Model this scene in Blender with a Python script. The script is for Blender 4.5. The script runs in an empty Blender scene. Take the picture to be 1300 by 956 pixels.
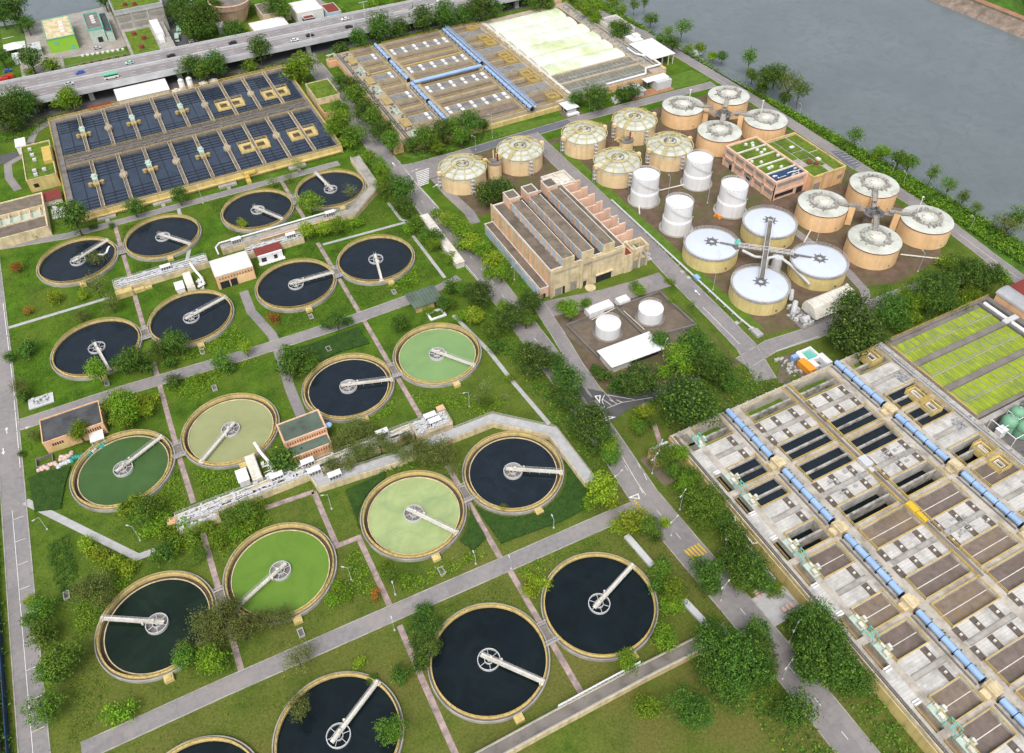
import bpy, math, random
from mathutils import Matrix, Vector
random.seed(11)
S = bpy.context.scene
COL = S.collection
R_ = math.radians

# ------------------------------------------------------------------ camera geometry
F, PIT, ROL, H, YAW = 1047.006, 0.7644760, -0.0265502, 202.8, R_(26.3)
CP, SP, CR, SR, CY, SY = math.cos(PIT), math.sin(PIT), math.cos(ROL), math.sin(ROL), math.cos(YAW), math.sin(YAW)
def G(px, py, z=0.0):
    """survey: ground position (at height z) that was read off at photo pixel px, py"""
    a = px - 650.0; b = py - 433.0
    X = (CR*a + SR*b)/F; Y = (-SR*a + CR*b)/F
    dy = CP - Y*SP; dz = -SP - Y*CP
    t = (z - H)/dz
    x = t*X; y = t*dy
    return (x*CY + y*SY, -x*SY + y*CY)
def dist(u, v, z=0):
    return math.sqrt(u*u + v*v + (H - z)**2)

def make_camera():
    cam = bpy.data.cameras.new('camera'); ob = bpy.data.objects.new('camera', cam); COL.objects.link(ob)
    def uv(x, y, z): return Vector((x*CY + y*SY, -x*SY + y*CY, z))
    right0 = Vector((1, 0, 0)); down0 = Vector((0, -SP, -CP)); fwd = Vector((0, CP, -SP))
    r = CR*right0 - SR*down0; d = SR*right0 + CR*down0
    r = uv(*r); up = -uv(*d); back = -uv(*fwd)
    m = Matrix(((r.x, up.x, back.x, 0), (r.y, up.y, back.y, 0), (r.z, up.z, back.z, H), (0, 0, 0, 1)))
    ob.matrix_world = m
    cam.sensor_fit = 'HORIZONTAL'; cam.sensor_width = 36.0
    cam.lens = 36.0*F/1300.0
    cam.shift_x = 0; cam.shift_y = -45.0/1300.0
    cam.clip_start = 1; cam.clip_end = 6000
    S.camera = ob
make_camera()

# ------------------------------------------------------------------ light
w = bpy.data.worlds.new('World'); S.world = w; w.use_nodes = True
nt = w.node_tree; bg = nt.nodes['Background']
sky = nt.nodes.new('ShaderNodeTexSky'); sky.sky_type = 'NISHITA'; sky.sun_disc = False
SUN_EL, SUN_AZ = R_(58), R_(215)      # azimuth measured clockwise from +v
sky.sun_elevation = SUN_EL; sky.sun_rotation = SUN_AZ
sky.air_density = 1.0; sky.dust_density = 4.0; sky.ozone_density = 1.0
hs = nt.nodes.new('ShaderNodeHueSaturation'); hs.inputs['Saturation'].default_value = .42     # overcast: a nearly white sky
nt.links.new(sky.outputs[0], hs.inputs['Color']); nt.links.new(hs.outputs[0], bg.inputs[0]); bg.inputs[1].default_value = 0.15
sd = bpy.data.lights.new('sun', 'SUN'); so = bpy.data.objects.new('sun', sd); COL.objects.link(so)
sd.energy = 1.2; sd.angle = R_(25); sd.color = (1.0, 0.96, 0.90)
dirv = Vector((math.sin(SUN_AZ)*math.cos(SUN_EL), math.cos(SUN_AZ)*math.cos(SUN_EL), math.sin(SUN_EL)))
so.rotation_euler = dirv.to_track_quat('Z', 'Y').to_euler(); so.location = (0, 0, 400)
S.view_settings.view_transform = 'Standard'; S.view_settings.look = 'None'
S.view_settings.gamma = 1; S.view_settings.exposure = 0.52
S.render.engine = 'CYCLES'

# ------------------------------------------------------------------ materials
def mat(name, col, rough=.85, var=.18, vs=.35, stain=None, sa=.0, ss=.06, bump=0.0, bs=3.0, metal=0.0, spec=.3, streak=0.0, crack=0.0, dist=0.0):
    m = bpy.data.materials.new(name); m.use_nodes = True
    t = m.node_tree; N = t.nodes; L = t.links; b = N['Principled BSDF']
    b.inputs['Roughness'].default_value = rough; b.inputs['Metallic'].default_value = metal
    b.inputs['Specular IOR Level'].default_value = spec
    g = N.new('ShaderNodeNewGeometry')
    n1 = N.new('ShaderNodeTexNoise'); n1.inputs['Scale'].default_value = vs; n1.inputs['Detail'].default_value = 6; n1.inputs['Roughness'].default_value = .65
    L.new(g.outputs['Position'], n1.inputs['Vector'])
    mr = N.new('ShaderNodeMapRange'); mr.inputs[1].default_value = .28; mr.inputs[2].default_value = .72
    mr.inputs[3].default_value = 1 - var; mr.inputs[4].default_value = 1 + var
    L.new(n1.outputs['Fac'], mr.inputs[0])
    mx = N.new('ShaderNodeVectorMath'); mx.operation = 'SCALE'; mx.inputs[0].default_value = col[:3]
    L.new(mr.outputs[0], mx.inputs['Scale'])
    out = mx.outputs[0]
    if stain is not None:
        n2 = N.new('ShaderNodeTexNoise'); n2.inputs['Scale'].default_value = ss; n2.inputs['Detail'].default_value = 8; n2.inputs['Roughness'].default_value = .7; n2.inputs['Distortion'].default_value = dist
        L.new(g.outputs['Position'], n2.inputs['Vector'])
        m2 = N.new('ShaderNodeMapRange'); m2.inputs[1].default_value = .46; m2.inputs[2].default_value = .66; m2.inputs[3].default_value = 0; m2.inputs[4].default_value = sa
        L.new(n2.outputs['Fac'], m2.inputs[0])
        mi = N.new('ShaderNodeMix'); mi.data_type = 'RGBA'
        L.new(m2.outputs[0], mi.inputs[0]); L.new(out, mi.inputs[6]); mi.inputs[7].default_value = (*stain[:3], 1)
        out = mi.outputs[2]
    if streak:          # rain streaks and faded paint running down the wall
        mp = N.new('ShaderNodeMapping'); mp.inputs['Scale'].default_value = (.55, .55, .05); L.new(g.outputs['Position'], mp.inputs[0])
        n4 = N.new('ShaderNodeTexNoise'); n4.inputs['Scale'].default_value = 1.0; n4.inputs['Detail'].default_value = 6; L.new(mp.outputs[0], n4.inputs['Vector'])
        m4 = N.new('ShaderNodeMapRange'); m4.inputs[1].default_value = .47; m4.inputs[2].default_value = .72; m4.inputs[3].default_value = 0; m4.inputs[4].default_value = streak
        L.new(n4.outputs['Fac'], m4.inputs[0])
        x4 = N.new('ShaderNodeMix'); x4.data_type = 'RGBA'; L.new(m4.outputs[0], x4.inputs[0]); L.new(out, x4.inputs[6]); x4.inputs[7].default_value = (col[0]*.42, col[1]*.42, col[2]*.42, 1); out = x4.outputs[2]
    if crack:           # cracks and resurfaced patches
        vo = N.new('ShaderNodeTexVoronoi'); vo.feature = 'DISTANCE_TO_EDGE'; vo.inputs['Scale'].default_value = .16; L.new(g.outputs['Position'], vo.inputs['Vector'])
        lt = N.new('ShaderNodeMath'); lt.operation = 'LESS_THAN'; lt.inputs[1].default_value = .018; L.new(vo.outputs['Distance'], lt.inputs[0])
        vc = N.new('ShaderNodeTexVoronoi'); vc.distance = 'CHEBYCHEV'; vc.inputs['Scale'].default_value = .11; L.new(g.outputs['Position'], vc.inputs['Vector'])
        sx = N.new('ShaderNodeSeparateColor'); L.new(vc.outputs['Color'], sx.inputs[0])
        gt = N.new('ShaderNodeMath'); gt.operation = 'GREATER_THAN'; gt.inputs[1].default_value = .8; L.new(sx.outputs[0], gt.inputs[0])
        sm = N.new('ShaderNodeMath'); sm.operation = 'MULTIPLY_ADD'; sm.inputs[1].default_value = .35; L.new(gt.outputs[0], sm.inputs[0])
        s2 = N.new('ShaderNodeMath'); s2.operation = 'MULTIPLY'; s2.inputs[1].default_value = .22; L.new(lt.outputs[0], s2.inputs[0]); L.new(s2.outputs[0], sm.inputs[2])
        s3 = N.new('ShaderNodeMath'); s3.operation = 'MULTIPLY'; s3.inputs[1].default_value = crack; s3.use_clamp = True; L.new(sm.outputs[0], s3.inputs[0])
        x5 = N.new('ShaderNodeMix'); x5.data_type = 'RGBA'; L.new(s3.outputs[0], x5.inputs[0]); L.new(out, x5.inputs[6]); x5.inputs[7].default_value = (col[0]*.5, col[1]*.5, col[2]*.52, 1); out = x5.outputs[2]
    if bump:
        n3 = N.new('ShaderNodeTexNoise'); n3.inputs['Scale'].default_value = bs; n3.inputs['Detail'].default_value = 5
        L.new(g.outputs['Position'], n3.inputs['Vector'])
        bp = N.new('ShaderNodeBump'); bp.inputs['Strength'].default_value = bump; bp.inputs['Distance'].default_value = .1
        L.new(n3.outputs['Fac'], bp.inputs['Height']); L.new(bp.outputs[0], b.inputs['Normal'])
    L.new(out, b.inputs['Base Color'])
    return m

def water(name, col, rough=.06, bump=.04, bs=.9, var=.08, vs=.08, col2=None, spec=.5):
    m = mat(name, col, rough, var, vs, col2, 0.9 if col2 else 0, .09, bump, bs, 0, spec, dist=1.6)
    m.node_tree.nodes['Principled BSDF'].inputs['IOR'].default_value = 1.33
    return m

def leafmat(name, cols, trans=.25):
    m = bpy.data.materials.new(name); m.use_nodes = True
    t = m.node_tree; N = t.nodes; L = t.links; b = N['Principled BSDF']
    g = N.new('ShaderNodeNewGeometry'); oi = N.new('ShaderNodeObjectInfo')
    n1 = N.new('ShaderNodeTexNoise'); n1.inputs['Scale'].default_value = .45; n1.inputs['Detail'].default_value = 3
    L.new(g.outputs['Position'], n1.inputs['Vector'])
    ad = N.new('ShaderNodeMath'); ad.operation = 'MULTIPLY_ADD'; ad.inputs[1].default_value = .62
    L.new(g.outputs['Random Per Island'], ad.inputs[0])
    ad2 = N.new('ShaderNodeMath'); ad2.operation = 'MULTIPLY_ADD'; ad2.inputs[1].default_value = .75; ad2.inputs[2].default_value = -.2
    L.new(n1.outputs['Fac'], ad2.inputs[0]); L.new(ad2.outputs[0], ad.inputs[2])
    cr = N.new('ShaderNodeValToRGB'); e = cr.color_ramp.elements
    cols = [tuple(x*k for x, k in zip(c, (1.85, 1.85, 1.15))) for c in cols] if 1 else [tuple(x*1.55 for x in c) for c in cols]
    e[0].position = .15; e[0].color = (*cols[0], 1); e[1].position = .95; e[1].color = (*cols[-1], 1)
    for i, c in enumerate(cols[1:-1]):
        k = e.new(.15 + .8*(i + 1)/(len(cols) - 1)); k.color = (*c, 1)
    L.new(ad.outputs[0], cr.inputs[0])
    hv = N.new('ShaderNodeHueSaturation')
    mr = N.new('ShaderNodeMapRange'); mr.inputs[3].default_value = .78; mr.inputs[4].default_value = 1.22
    L.new(oi.outputs['Random'], mr.inputs[0]); L.new(mr.outputs[0], hv.inputs['Value'])
    mh = N.new('ShaderNodeMapRange'); mh.inputs[3].default_value = .485; mh.inputs[4].default_value = .515
    L.new(oi.outputs['Random'], mh.inputs[0]); L.new(mh.outputs[0], hv.inputs['Hue'])
    L.new(cr.outputs[0], hv.inputs['Color']); L.new(hv.outputs[0], b.inputs['Base Color'])
    b.inputs['Roughness'].default_value = .6; b.inputs['Specular IOR Level'].default_value = .25
    tr = N.new('ShaderNodeBsdfTranslucent'); L.new(hv.outputs[0], tr.inputs[0])
    ms = N.new('ShaderNodeMixShader'); ms.inputs[0].default_value = trans
    L.new(b.outputs[0], ms.inputs[1]); L.new(tr.outputs[0], ms.inputs[2])
    L.new(ms.outputs[0], N['Material Output'].inputs[0])
    return m

def grassmat(name, dark, light, dry, dryamt, soil):
    m = bpy.data.materials.new(name); m.use_nodes = True
    t = m.node_tree; N = t.nodes; L = t.links; b = N['Principled BSDF']
    g = N.new('ShaderNodeNewGeometry')
    def noise(s, d=6, r=.6):
        n = N.new('ShaderNodeTexNoise'); n.inputs['Scale'].default_value = s; n.inputs['Detail'].default_value = d; n.inputs['Roughness'].default_value = r
        L.new(g.outputs['Position'], n.inputs['Vector']); return n.outputs['Fac']
    def rng(x, a, c, lo=0, hi=1):
        r = N.new('ShaderNodeMapRange'); r.inputs[1].default_value = a; r.inputs[2].default_value = c; r.inputs[3].default_value = lo; r.inputs[4].default_value = hi
        L.new(x, r.inputs[0]); return r.outputs[0]
    def mix(f, a, c):
        mi = N.new('ShaderNodeMix'); mi.data_type = 'RGBA'
        L.new(f, mi.inputs[0])
        for i, q in ((6, a), (7, c)):
            if isinstance(q, tuple): mi.inputs[i].default_value = (*q, 1)
            else: L.new(q, mi.inputs[i])
        return mi.outputs[2]
    c = mix(rng(noise(.12, 8, .7), .36, .60), dark, light)
    c = mix(rng(noise(.45, 6, .75), .5, .68, 0, .55), c, dark)
    c = mix(rng(noise(.028, 6, .65), .47, .62, 0, dryamt), c, dry)
    # the southern lawns are drier and browner than the northern ones
    sx = N.new('ShaderNodeSeparateXYZ'); L.new(g.outputs['Position'], sx.inputs[0])
    sv = rng(sx.outputs[1], 230, 90, 0, 1)
    mul = N.new('ShaderNodeMath'); mul.operation = 'MULTIPLY'; L.new(sv, mul.inputs[0])
    L.new(rng(noise(.06, 7, .7), .34, .60, .2, .9), mul.inputs[1])
    c = mix(mul.outputs[0], c, tuple(.5*(dry[i] + soil[i]) for i in range(3)))
    c = mix(rng(noise(.05, 9, .75), .60, .72, 0, .75), c, soil)
    v = rng(noise(1.6, 5, .7), .3, .7, .66, 1.34)
    sc = N.new('ShaderNodeVectorMath'); sc.operation = 'SCALE'; L.new(c, sc.inputs[0]); L.new(v, sc.inputs['Scale'])
    L.new(sc.outputs[0], b.inputs['Base Color'])
    b.inputs['Roughness'].default_value = .95; b.inputs['Specular IOR Level'].default_value = .1
    bp = N.new('ShaderNodeBump'); bp.inputs['Strength'].default_value = .6; bp.inputs['Distance'].default_value = .25
    L.new(noise(1.2, 6, .7), bp.inputs['Height']); L.new(bp.outputs[0], b.inputs['Normal'])
    return m

def gridmat(name, col, line, su, sv, wd, var=.2, rough=.85):
    """panelled surface: thin joints every su / sv metres"""
    m = mat(name, col, rough, var + .06, .5, tuple(c*.5 for c in col), .8, .16)
    t = m.node_tree; N = t.nodes; L = t.links; b = N['Principled BSDF']
    src = b.inputs['Base Color'].links[0].from_socket
    g = N.new('ShaderNodeNewGeometry'); sx = N.new('ShaderNodeSeparateXYZ'); L.new(g.outputs['Position'], sx.inputs[0])
    fs = []
    for i, s in ((0, su), (1, sv)):
        if not s: continue
        d = N.new('ShaderNodeMath'); d.operation = 'DIVIDE'; d.inputs[1].default_value = s; L.new(sx.outputs[i], d.inputs[0])
        f = N.new('ShaderNodeMath'); f.operation = 'FRACT'; L.new(d.outputs[0], f.inputs[0])
        l = N.new('ShaderNodeMath'); l.operation = 'LESS_THAN'; l.inputs[1].default_value = wd/s; L.new(f.outputs[0], l.inputs[0])
        fs.append(l.outputs[0])
    o = fs[0]
    if len(fs) > 1:
        k = N.new('ShaderNodeMath'); k.operation = 'MAXIMUM'; L.new(fs[0], k.inputs[0]); L.new(fs[1], k.inputs[1]); o = k.outputs[0]
    mi = N.new('ShaderNodeMix'); mi.data_type = 'RGBA'; L.new(o, mi.inputs[0]); L.new(src, mi.inputs[6]); mi.inputs[7].default_value = (*line, 1)
    L.new(mi.outputs[2], b.inputs['Base Color'])
    return m

GRIME = (.09, .08, .065)
M = dict(
 grass=grassmat('grass', (.034, .082, .007), (.080, .160, .012), (.120, .150, .024), .55, (.125, .085, .040)),
 lush=mat('lush_grass', (.080, .155, .014), .95, .35, .35, (.10, .12, .02), .5, .08, .5, 1.5),
 bank=mat('bank_scrub', (.062, .140, .012), .95, .45, .25, (.03, .06, .01), .7, .1, .7, 1.0),
 soil=mat('bare_soil', (.125, .085, .060), .95, .35, .25, (.085, .100, .028), .9, .07, .5, 1.5),
 yard=mat('concrete_yard', (.33, .30, .27), .95, .2, .3, (.2, .17, .14), .7, .1),
 dirt=mat('dirt_yard', (.15, .12, .09), .95, .3, .25, (.09, .075, .055), .7, .12, .4, 1.5),
 redclay=mat('red_clay', (.33, .16, .09), .95, .25, .2, (.25, .2, .15), .6, .1),
 asphalt=mat('asphalt', (.225, .211, .211), .92, .17, .7, (.295, .270, .255), .8, .05, .15, 4, crack=.55),
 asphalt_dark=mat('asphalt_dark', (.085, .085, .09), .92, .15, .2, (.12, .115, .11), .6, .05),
 asphalt_new=mat('asphalt_fresh', (.12, .125, .15), .92, .12, .2, (.16, .16, .17), .6, .05),
 fascia=mat('viaduct_parapet', (.46, .465, .48), .85, .08, .3, (.33, .33, .33), .6, .1),
 highway=mat('highway_surface', (.255, .235, .235), .92, .1, .15, (.16, .15, .15), .6, .04),
 paint=mat('road_paint', (.74, .74, .72), .7, .1, 1.2, (.35, .34, .33), .5, .5),
 yellowpaint=mat('yellow_paint', (.62, .42, .03), .7, .12, 1.2, (.3, .22, .08), .5, .4),
 paver=mat('pink_paving', (.36, .27, .25), .9, .35, .5, (.15, .135, .13), .95, .28),
 palepath=mat('pale_concrete_path', (.40, .40, .40), .9, .15, .5, (.3, .29, .28), .6, .2),
 concrete=mat('concrete', (.36, .34, .31), .9, .18, .4, (.17, .155, .13), .75, .15),
 concrete_d=mat('weathered_concrete', (.20, .18, .16), .92, .25, .5, (.09, .08, .07), .8, .25),
 brownconc=mat('brown_launder', (.080, .060, .043), .92, .3, .8, (.06, .05, .035), .7, .3),
 rim=mat('tank_rim', (.40, .34, .25), .9, .15, .6, (.22, .19, .15), .7, .3),
 cream=mat('cream_wall', (.64, .53, .33), .85, .12, .5, (.34, .28, .18), .75, .22, streak=.6),
 yellow=mat('yellow_wall', (.60, .47, .19), .85, .1, .4, (.34, .27, .13), .6, .2, streak=.55),
 yrail=mat('yellow_rail', (.54, .385, .095), .6, .12, .8, (.40, .30, .11), .6, .5),
 pink=mat('pink_render', (.72, .48, .35), .85, .08, .3, (.55, .36, .26), .6, .15, streak=.45),
 peach=mat('peach_render', (.72, .44, .25), .85, .08, .3, (.55, .34, .2), .6, .15, streak=.45),
 orange=mat('orange_tank', (.80, .54, .29), .8, .09, .25, (.64, .41, .20), .6, .16, streak=.25),
 ytank=mat('yellow_tank', (.66, .54, .24), .8, .08, .2, (.5, .42, .2), .6, .12, streak=.3),
 tancol=mat('tan_tank', (.74, .555, .32), .8, .09, .25, (.58, .43, .25), .6, .16, streak=.3),
 roofw=mat('tank_roof', (.55, .57, .51), .75, .15, .4, (.30, .30, .25), .8, .2),
 roofblue=mat('tank_roof_pale', (.52, .57, .64), .7, .05, .3, (.58, .62, .68), .5, .1),
 white=mat('white_paint', (.72, .72, .73), .6, .05, .3, (.66, .65, .62), .5, .15, streak=.22),
 whiteroof=mat('white_sheet_roof', (.68, .67, .65), .6, .06, .4, (.62, .58, .54), .6, .1),
 offwhite=mat('off_white', (.66, .63, .56), .75, .1, .5, (.42, .38, .3), .7, .2),
 tarp=mat('white_tarpaulin', (.64, .67, .58), .7, .08, .3, (.43, .51, .22), .95, .075, .25, .8),
 steel=mat('grey_steel', (.42, .43, .44), .5, .15, .6, (.25, .24, .23), .6, .3, 0, 3, .3),
 ochre=mat('ochre_steel', (.40, .30, .12), .7, .2, .8, (.24, .19, .10), .7, .4),
 truss=mat('truss_paint', (.55, .47, .20), .6, .12, .8, (.42, .36, .18), .6, .4),
 launderd=mat('submerged_launder', (.013, .013, .016), .5, .3, .8),
 duct=mat('dark_duct', (.17, .155, .14), .92, .35, .6, (.09, .08, .07), .8, .3),
 hedgetop=mat('clipped_hedge', (.022, .058, .008), .95, .4, .9, (.045, .09, .012), .6, .3, .6, 3),
 dsteel=mat('dark_steel', (.14, .135, .13), .6, .25, .8),
 galv=mat('light_steel', (.52, .53, .54), .5, .1, .6, (.4, .4, .4), .5, .3),
 bluepipe=mat('blue_pipe', (.29, .44, .70), .5, .1, .5, (.20, .30, .46), .7, .25),
 blueglass=mat('blue_shutter', (.42, .55, .68), .5, .1, .5, (.3, .42, .52), .5, .4),
 teal=mat('teal_paint', (.13, .44, .36), .6, .12, .5, (.2, .4, .34), .5, .3),
 mint=mat('mint_machinery', (.44, .54, .46), .6, .15, .7, (.35, .42, .36), .7, .5),
 greenvessel=mat('green_vessel', (.17, .37, .23), .5, .12, .4, (.11, .24, .15), .6, .4),
 lime=mat('lime_wall', (.26, .50, .05), .85, .08, .4, (.2, .38, .05), .4, .2),
 roofbrown=mat('brown_roof', (.155, .125, .10), .95, .3, .35, (.085, .07, .055), .8, .15, .3, 2),
 rooftan=mat('tan_roof', (.185, .152, .115), .95, .3, .6, (.10, .082, .066), .8, .25),
 roofblack=mat('black_roof', (.050, .048, .048), .95, .4, .4, (.10, .09, .08), .6, .2),
 roofgreen=mat('mossy_roof', (.105, .145, .11), .95, .35, .4, (.045, .05, .045), .85, .2),
 roofdark=mat('dark_roof', (.06, .063, .068), .95, .3, .3, (.10, .105, .105), .6, .15),
 gardenroof=mat('roof_garden', (.105, .165, .012), .95, .4, .5, (.05, .08, .012), .8, .15, .5, 2),
 red=mat('red_roof', (.20, .040, .032), .85, .15, .6, (.13, .03, .025), .6, .3),
 slab=gridmat('deck_slab', (.51, .495, .465), (.33, .31, .28), 0, 0.9, .07, .10),
 slab2=mat('deck_concrete', (.445, .41, .355), .9, .2, .5, (.21, .18, .145), .9, .16),
 slabgrey=gridmat('grey_panels', (.23, .225, .215), (.13, .125, .12), 2.2, 0, .12, .2),
 hatch=mat('dark_hatch', (.105, .085, .07), .9, .3, 1.0, (.17, .15, .13), .6, .6),
 darkpit=mat('pit_wall', (.38, .36, .32), .95, .3, .5, (.07, .065, .06), .9, .35),
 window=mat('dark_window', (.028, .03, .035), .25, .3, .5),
 louvre=mat('grey_louvre', (.26, .245, .215), .7, .2, .8),
 wnavy=water('dark_tank_water', (.0120, .0190, .0270), .06, .05, .8, .25, .12, (.008, .013, .018), .65),
 wblack=water('black_tank_water', (.0050, .0100, .0125), .06, .05, .8, .25, .12, (.009, .0155, .017), .5),
 wdgreen=water('deep_green_water', (.0085, .0175, .0120), .06, .03, .8, .3, .12, (.014, .027, .016), .4),
 wgreen=water('green_water', (.052, .105, .034), .12, .03, .8, .15, .1, (.064, .122, .036), .35),
 wlime=water('lime_water', (.112, .208, .030), .15, .03, .8, .12, .1, (.135, .232, .034), .4),
 wsage=water('sage_water', (.185, .300, .120), .18, .03, .8, .1, .1, (.205, .325, .125), .4),
 wolive=water('olive_water', (.270, .290, .140), .2, .03, .8, .1, .1, (.295, .315, .155), .4),
 wpale=water('pale_algae_water', (.325, .395, .175), .2, .03, .8, .15, .15, (.235, .32, .15)),
 wbrown=water('brown_sludge_water', (.195, .155, .125), .25, .06, .8, .3, .5, (.225, .16, .09)),
 wbrown2=water('grey_sludge_water', (.172, .138, .120), .25, .06, .8, .25, .5, (.125, .098, .078)),
 walgae=water('algae_water', (.270, .350, .020), .3, .06, .8, .25, .3, (.17, .23, .06)),
 wgrey=water('grey_green_water', (.19, .20, .165), .25, .06, .8, .2, .4, (.13, .14, .10)),
 wbasin=water('basin_water', (.034, .050, .078), .06, .05, .8, .2, .1, (.017, .030, .055), .7),  # base lifted towards blue-grey, standing in for the sky's reflection
 hoarding=mat('blue_hoarding', (.02, .05, .11), .6, .2, .6),
 tealsheet=mat('teal_sheet', (.03, .26, .22), .6, .15, .8, (.1, .3, .28), .5, .4),
 pinksack=mat('pink_sacks', (.55, .40, .36), .8, .2, .9),
 orangep=mat('orange_container', (.75, .30, .03), .5, .08, .5),
 bark=mat('bark', (.085, .062, .045), .95, .3, 2),
 rubber=mat('tyre', (.02, .02, .02), .8, .1, 1),
 stone=mat('stone_revetment', (.23, .18, .145), .95, .35, .3, (.12, .095, .075), .8, .12, .5, .8),
)
def paintmat(n, c): return mat(n, c, .35, .03, .5, spec=.5)

# ------------------------------------------------------------------ mesh builder
class MB:
    def __init__(s): s.v = []; s.f = []; s.st = []
    def add(s, vs, fs):
        o = len(s.v); s.st.append((o, len(s.f))); s.v += vs; s.f += [tuple(i + o for i in f) for f in fs]; return s
    def box(s, x0, x1, y0, y1, z0, z1):
        return s.add([(x0, y0, z0), (x1, y0, z0), (x1, y1, z0), (x0, y1, z0), (x0, y0, z1), (x1, y0, z1), (x1, y1, z1), (x0, y1, z1)],
                     [(3, 2, 1, 0), (4, 5, 6, 7), (0, 1, 5, 4), (1, 2, 6, 5), (2, 3, 7, 6), (3, 0, 4, 7)])
    def obox(s, cx, cy, lx, ly, z0, z1, a):
        c, n = math.cos(a), math.sin(a)
        p = [(cx + x*c - y*n, cy + x*n + y*c) for x, y in ((-lx/2, -ly/2), (lx/2, -ly/2), (lx/2, ly/2), (-lx/2, ly/2))]
        return s.prism(p, z0, z1)
    def prism(s, p, z0, z1):
        n = len(p)
        ar = sum(p[i][0]*p[(i+1) % n][1] - p[(i+1) % n][0]*p[i][1] for i in range(n))
        if ar < 0: p = p[::-1]
        vs = [(x, y, z0) for x, y in p] + [(x, y, z1) for x, y in p]
        fs = [tuple(range(n - 1, -1, -1)), tuple(range(n, 2*n))] + [(i, (i+1) % n, n + (i+1) % n, n + i) for i in range(n)]
        return s.add(vs, fs)
    def sheet(s, p, z):
        n = len(p)
        ar = sum(p[i][0]*p[(i+1) % n][1] - p[(i+1) % n][0]*p[i][1] for i in range(n))
        if ar < 0: p = p[::-1]
        return s.add([(x, y, z) for x, y in p], [tuple(range(n))])
    def ring(s, cx, cy, r0, r1, z0, z1, n=64):
        vs = []; fs = []
        for i in range(n):
            a = 2*math.pi*i/n; c, d = math.cos(a), math.sin(a)
            vs += [(cx + r0*c, cy + r0*d, z0), (cx + r1*c, cy + r1*d, z0), (cx + r1*c, cy + r1*d, z1), (cx + r0*c, cy + r0*d, z1)]
        for i in range(n):
            a = 4*i; b = 4*((i+1) % n)
            for k in range(4): fs.append((a + k, b + k, b + (k+1) % 4, a + (k+1) % 4))
        return s.add(vs, fs)
    def cone(s, cx, cy, r0, r1, z0, z1, n=40, cap=True):
        vs = [(cx + r0*math.cos(2*math.pi*i/n), cy + r0*math.sin(2*math.pi*i/n), z0) for i in range(n)] + \
             [(cx + r1*math.cos(2*math.pi*i/n), cy + r1*math.sin(2*math.pi*i/n), z1) for i in range(n)]
        fs = [(i, (i+1) % n, n + (i+1) % n, n + i) for i in range(n)]
        if cap: fs += [tuple(range(n - 1, -1, -1)), tuple(range(n, 2*n))]
        return s.add(vs, fs)
    def disc(s, cx, cy, r, z, n=64):
        return s.add([(cx + r*math.cos(2*math.pi*i/n), cy + r*math.sin(2*math.pi*i/n), z) for i in range(n)], [tuple(range(n))])
    def lathe(s, cx, cy, prof, n=40):
        vs = []; fs = []
        for r, z in prof:
            vs += [(cx + r*math.cos(2*math.pi*i/n), cy + r*math.sin(2*math.pi*i/n), z) for i in range(n)]
        for k in range(len(prof) - 1):
            for i in range(n):
                fs.append((k*n + i, k*n + (i+1) % n, (k+1)*n + (i+1) % n, (k+1)*n + i))
        return s.add(vs, fs)
    def tube(s, p, q, r, n=4, r2=None):
        p = Vector(p); q = Vector(q); d = q - p
        if d.length < 1e-6: return s
        d.normalize(); a = d.orthogonal().normalized() if abs(d.z) > .9 else Vector((0, 0, 1)).cross(d).normalized(); b = d.cross(a)
        r2 = r if r2 is None else r2
        vs = []
        for c, rr in ((p, r), (q, r2)):
            for i in range(n):
                t = 2*math.pi*(i + .5)/n
                e = c + a*(rr*math.cos(t)) + b*(rr*math.sin(t)); vs.append((e.x, e.y, e.z))
        fs = [(i, (i+1) % n, n + (i+1) % n, n + i) for i in range(n)] + [tuple(range(n - 1, -1, -1)), tuple(range(n, 2*n))]
        return s.add(vs, fs)
    def path(s, pts, r, n=6):
        for a, b in zip(pts, pts[1:]): s.tube(a, b, r, n)
        return s
    def rail(s, pts, z, h=1.1, step=2.5, r=.055, close=False):
        """handrail: two rails on posts along a ground polyline"""
        if close: pts = pts + [pts[0]]
        for (x0, y0), (x1, y1) in zip(pts, pts[1:]):
            L = math.hypot(x1 - x0, y1 - y0); k = max(1, round(L/step))
            for hh in (h, h*.5): s.tube((x0, y0, z + hh), (x1, y1, z + hh), r)
            for i in range(k + 1):
                t = i/k; x = x0 + (x1 - x0)*t; y = y0 + (y1 - y0)*t
                s.tube((x, y, z), (x, y, z + h), r*.9)
        return s
    def frame(s, x0, x1, y0, y1, wd, z0, z1):
        """rectangular curb, butted, wd wide, inside the given rectangle"""
        a = rect(x0, x1, y0, y1); b = rect(x0 + wd, x1 - wd, y0 + wd, y1 - wd)
        vs = [(x, y, z) for z in (z0, z1) for p in (a, b) for x, y in p]; fs = []
        for i in range(4):
            j = (i + 1) % 4
            fs += [(i, j, 8 + j, 8 + i), (4 + j, 4 + i, 12 + i, 12 + j), (8 + i, 8 + j, 12 + j, 12 + i), (j, i, 4 + i, 4 + j)]
        return s.add(vs, fs)
    def pieces(s):
        out = []
        for k, (v0, f0) in enumerate(s.st):
            v1, f1 = s.st[k + 1] if k + 1 < len(s.st) else (len(s.v), len(s.f))
            m = MB(); m.add(s.v[v0:v1], [tuple(i - v0 for i in f) for f in s.f[f0:f1]]); out.append(m)
        return out
    def mesh(s, name, m, off=(0, 0, 0)):
        me = bpy.data.meshes.new(name)
        me.from_pydata([(x - off[0], y - off[1], z - off[2]) for x, y, z in s.v], [], s.f); me.materials.append(m); me.update()
        return me

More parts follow.
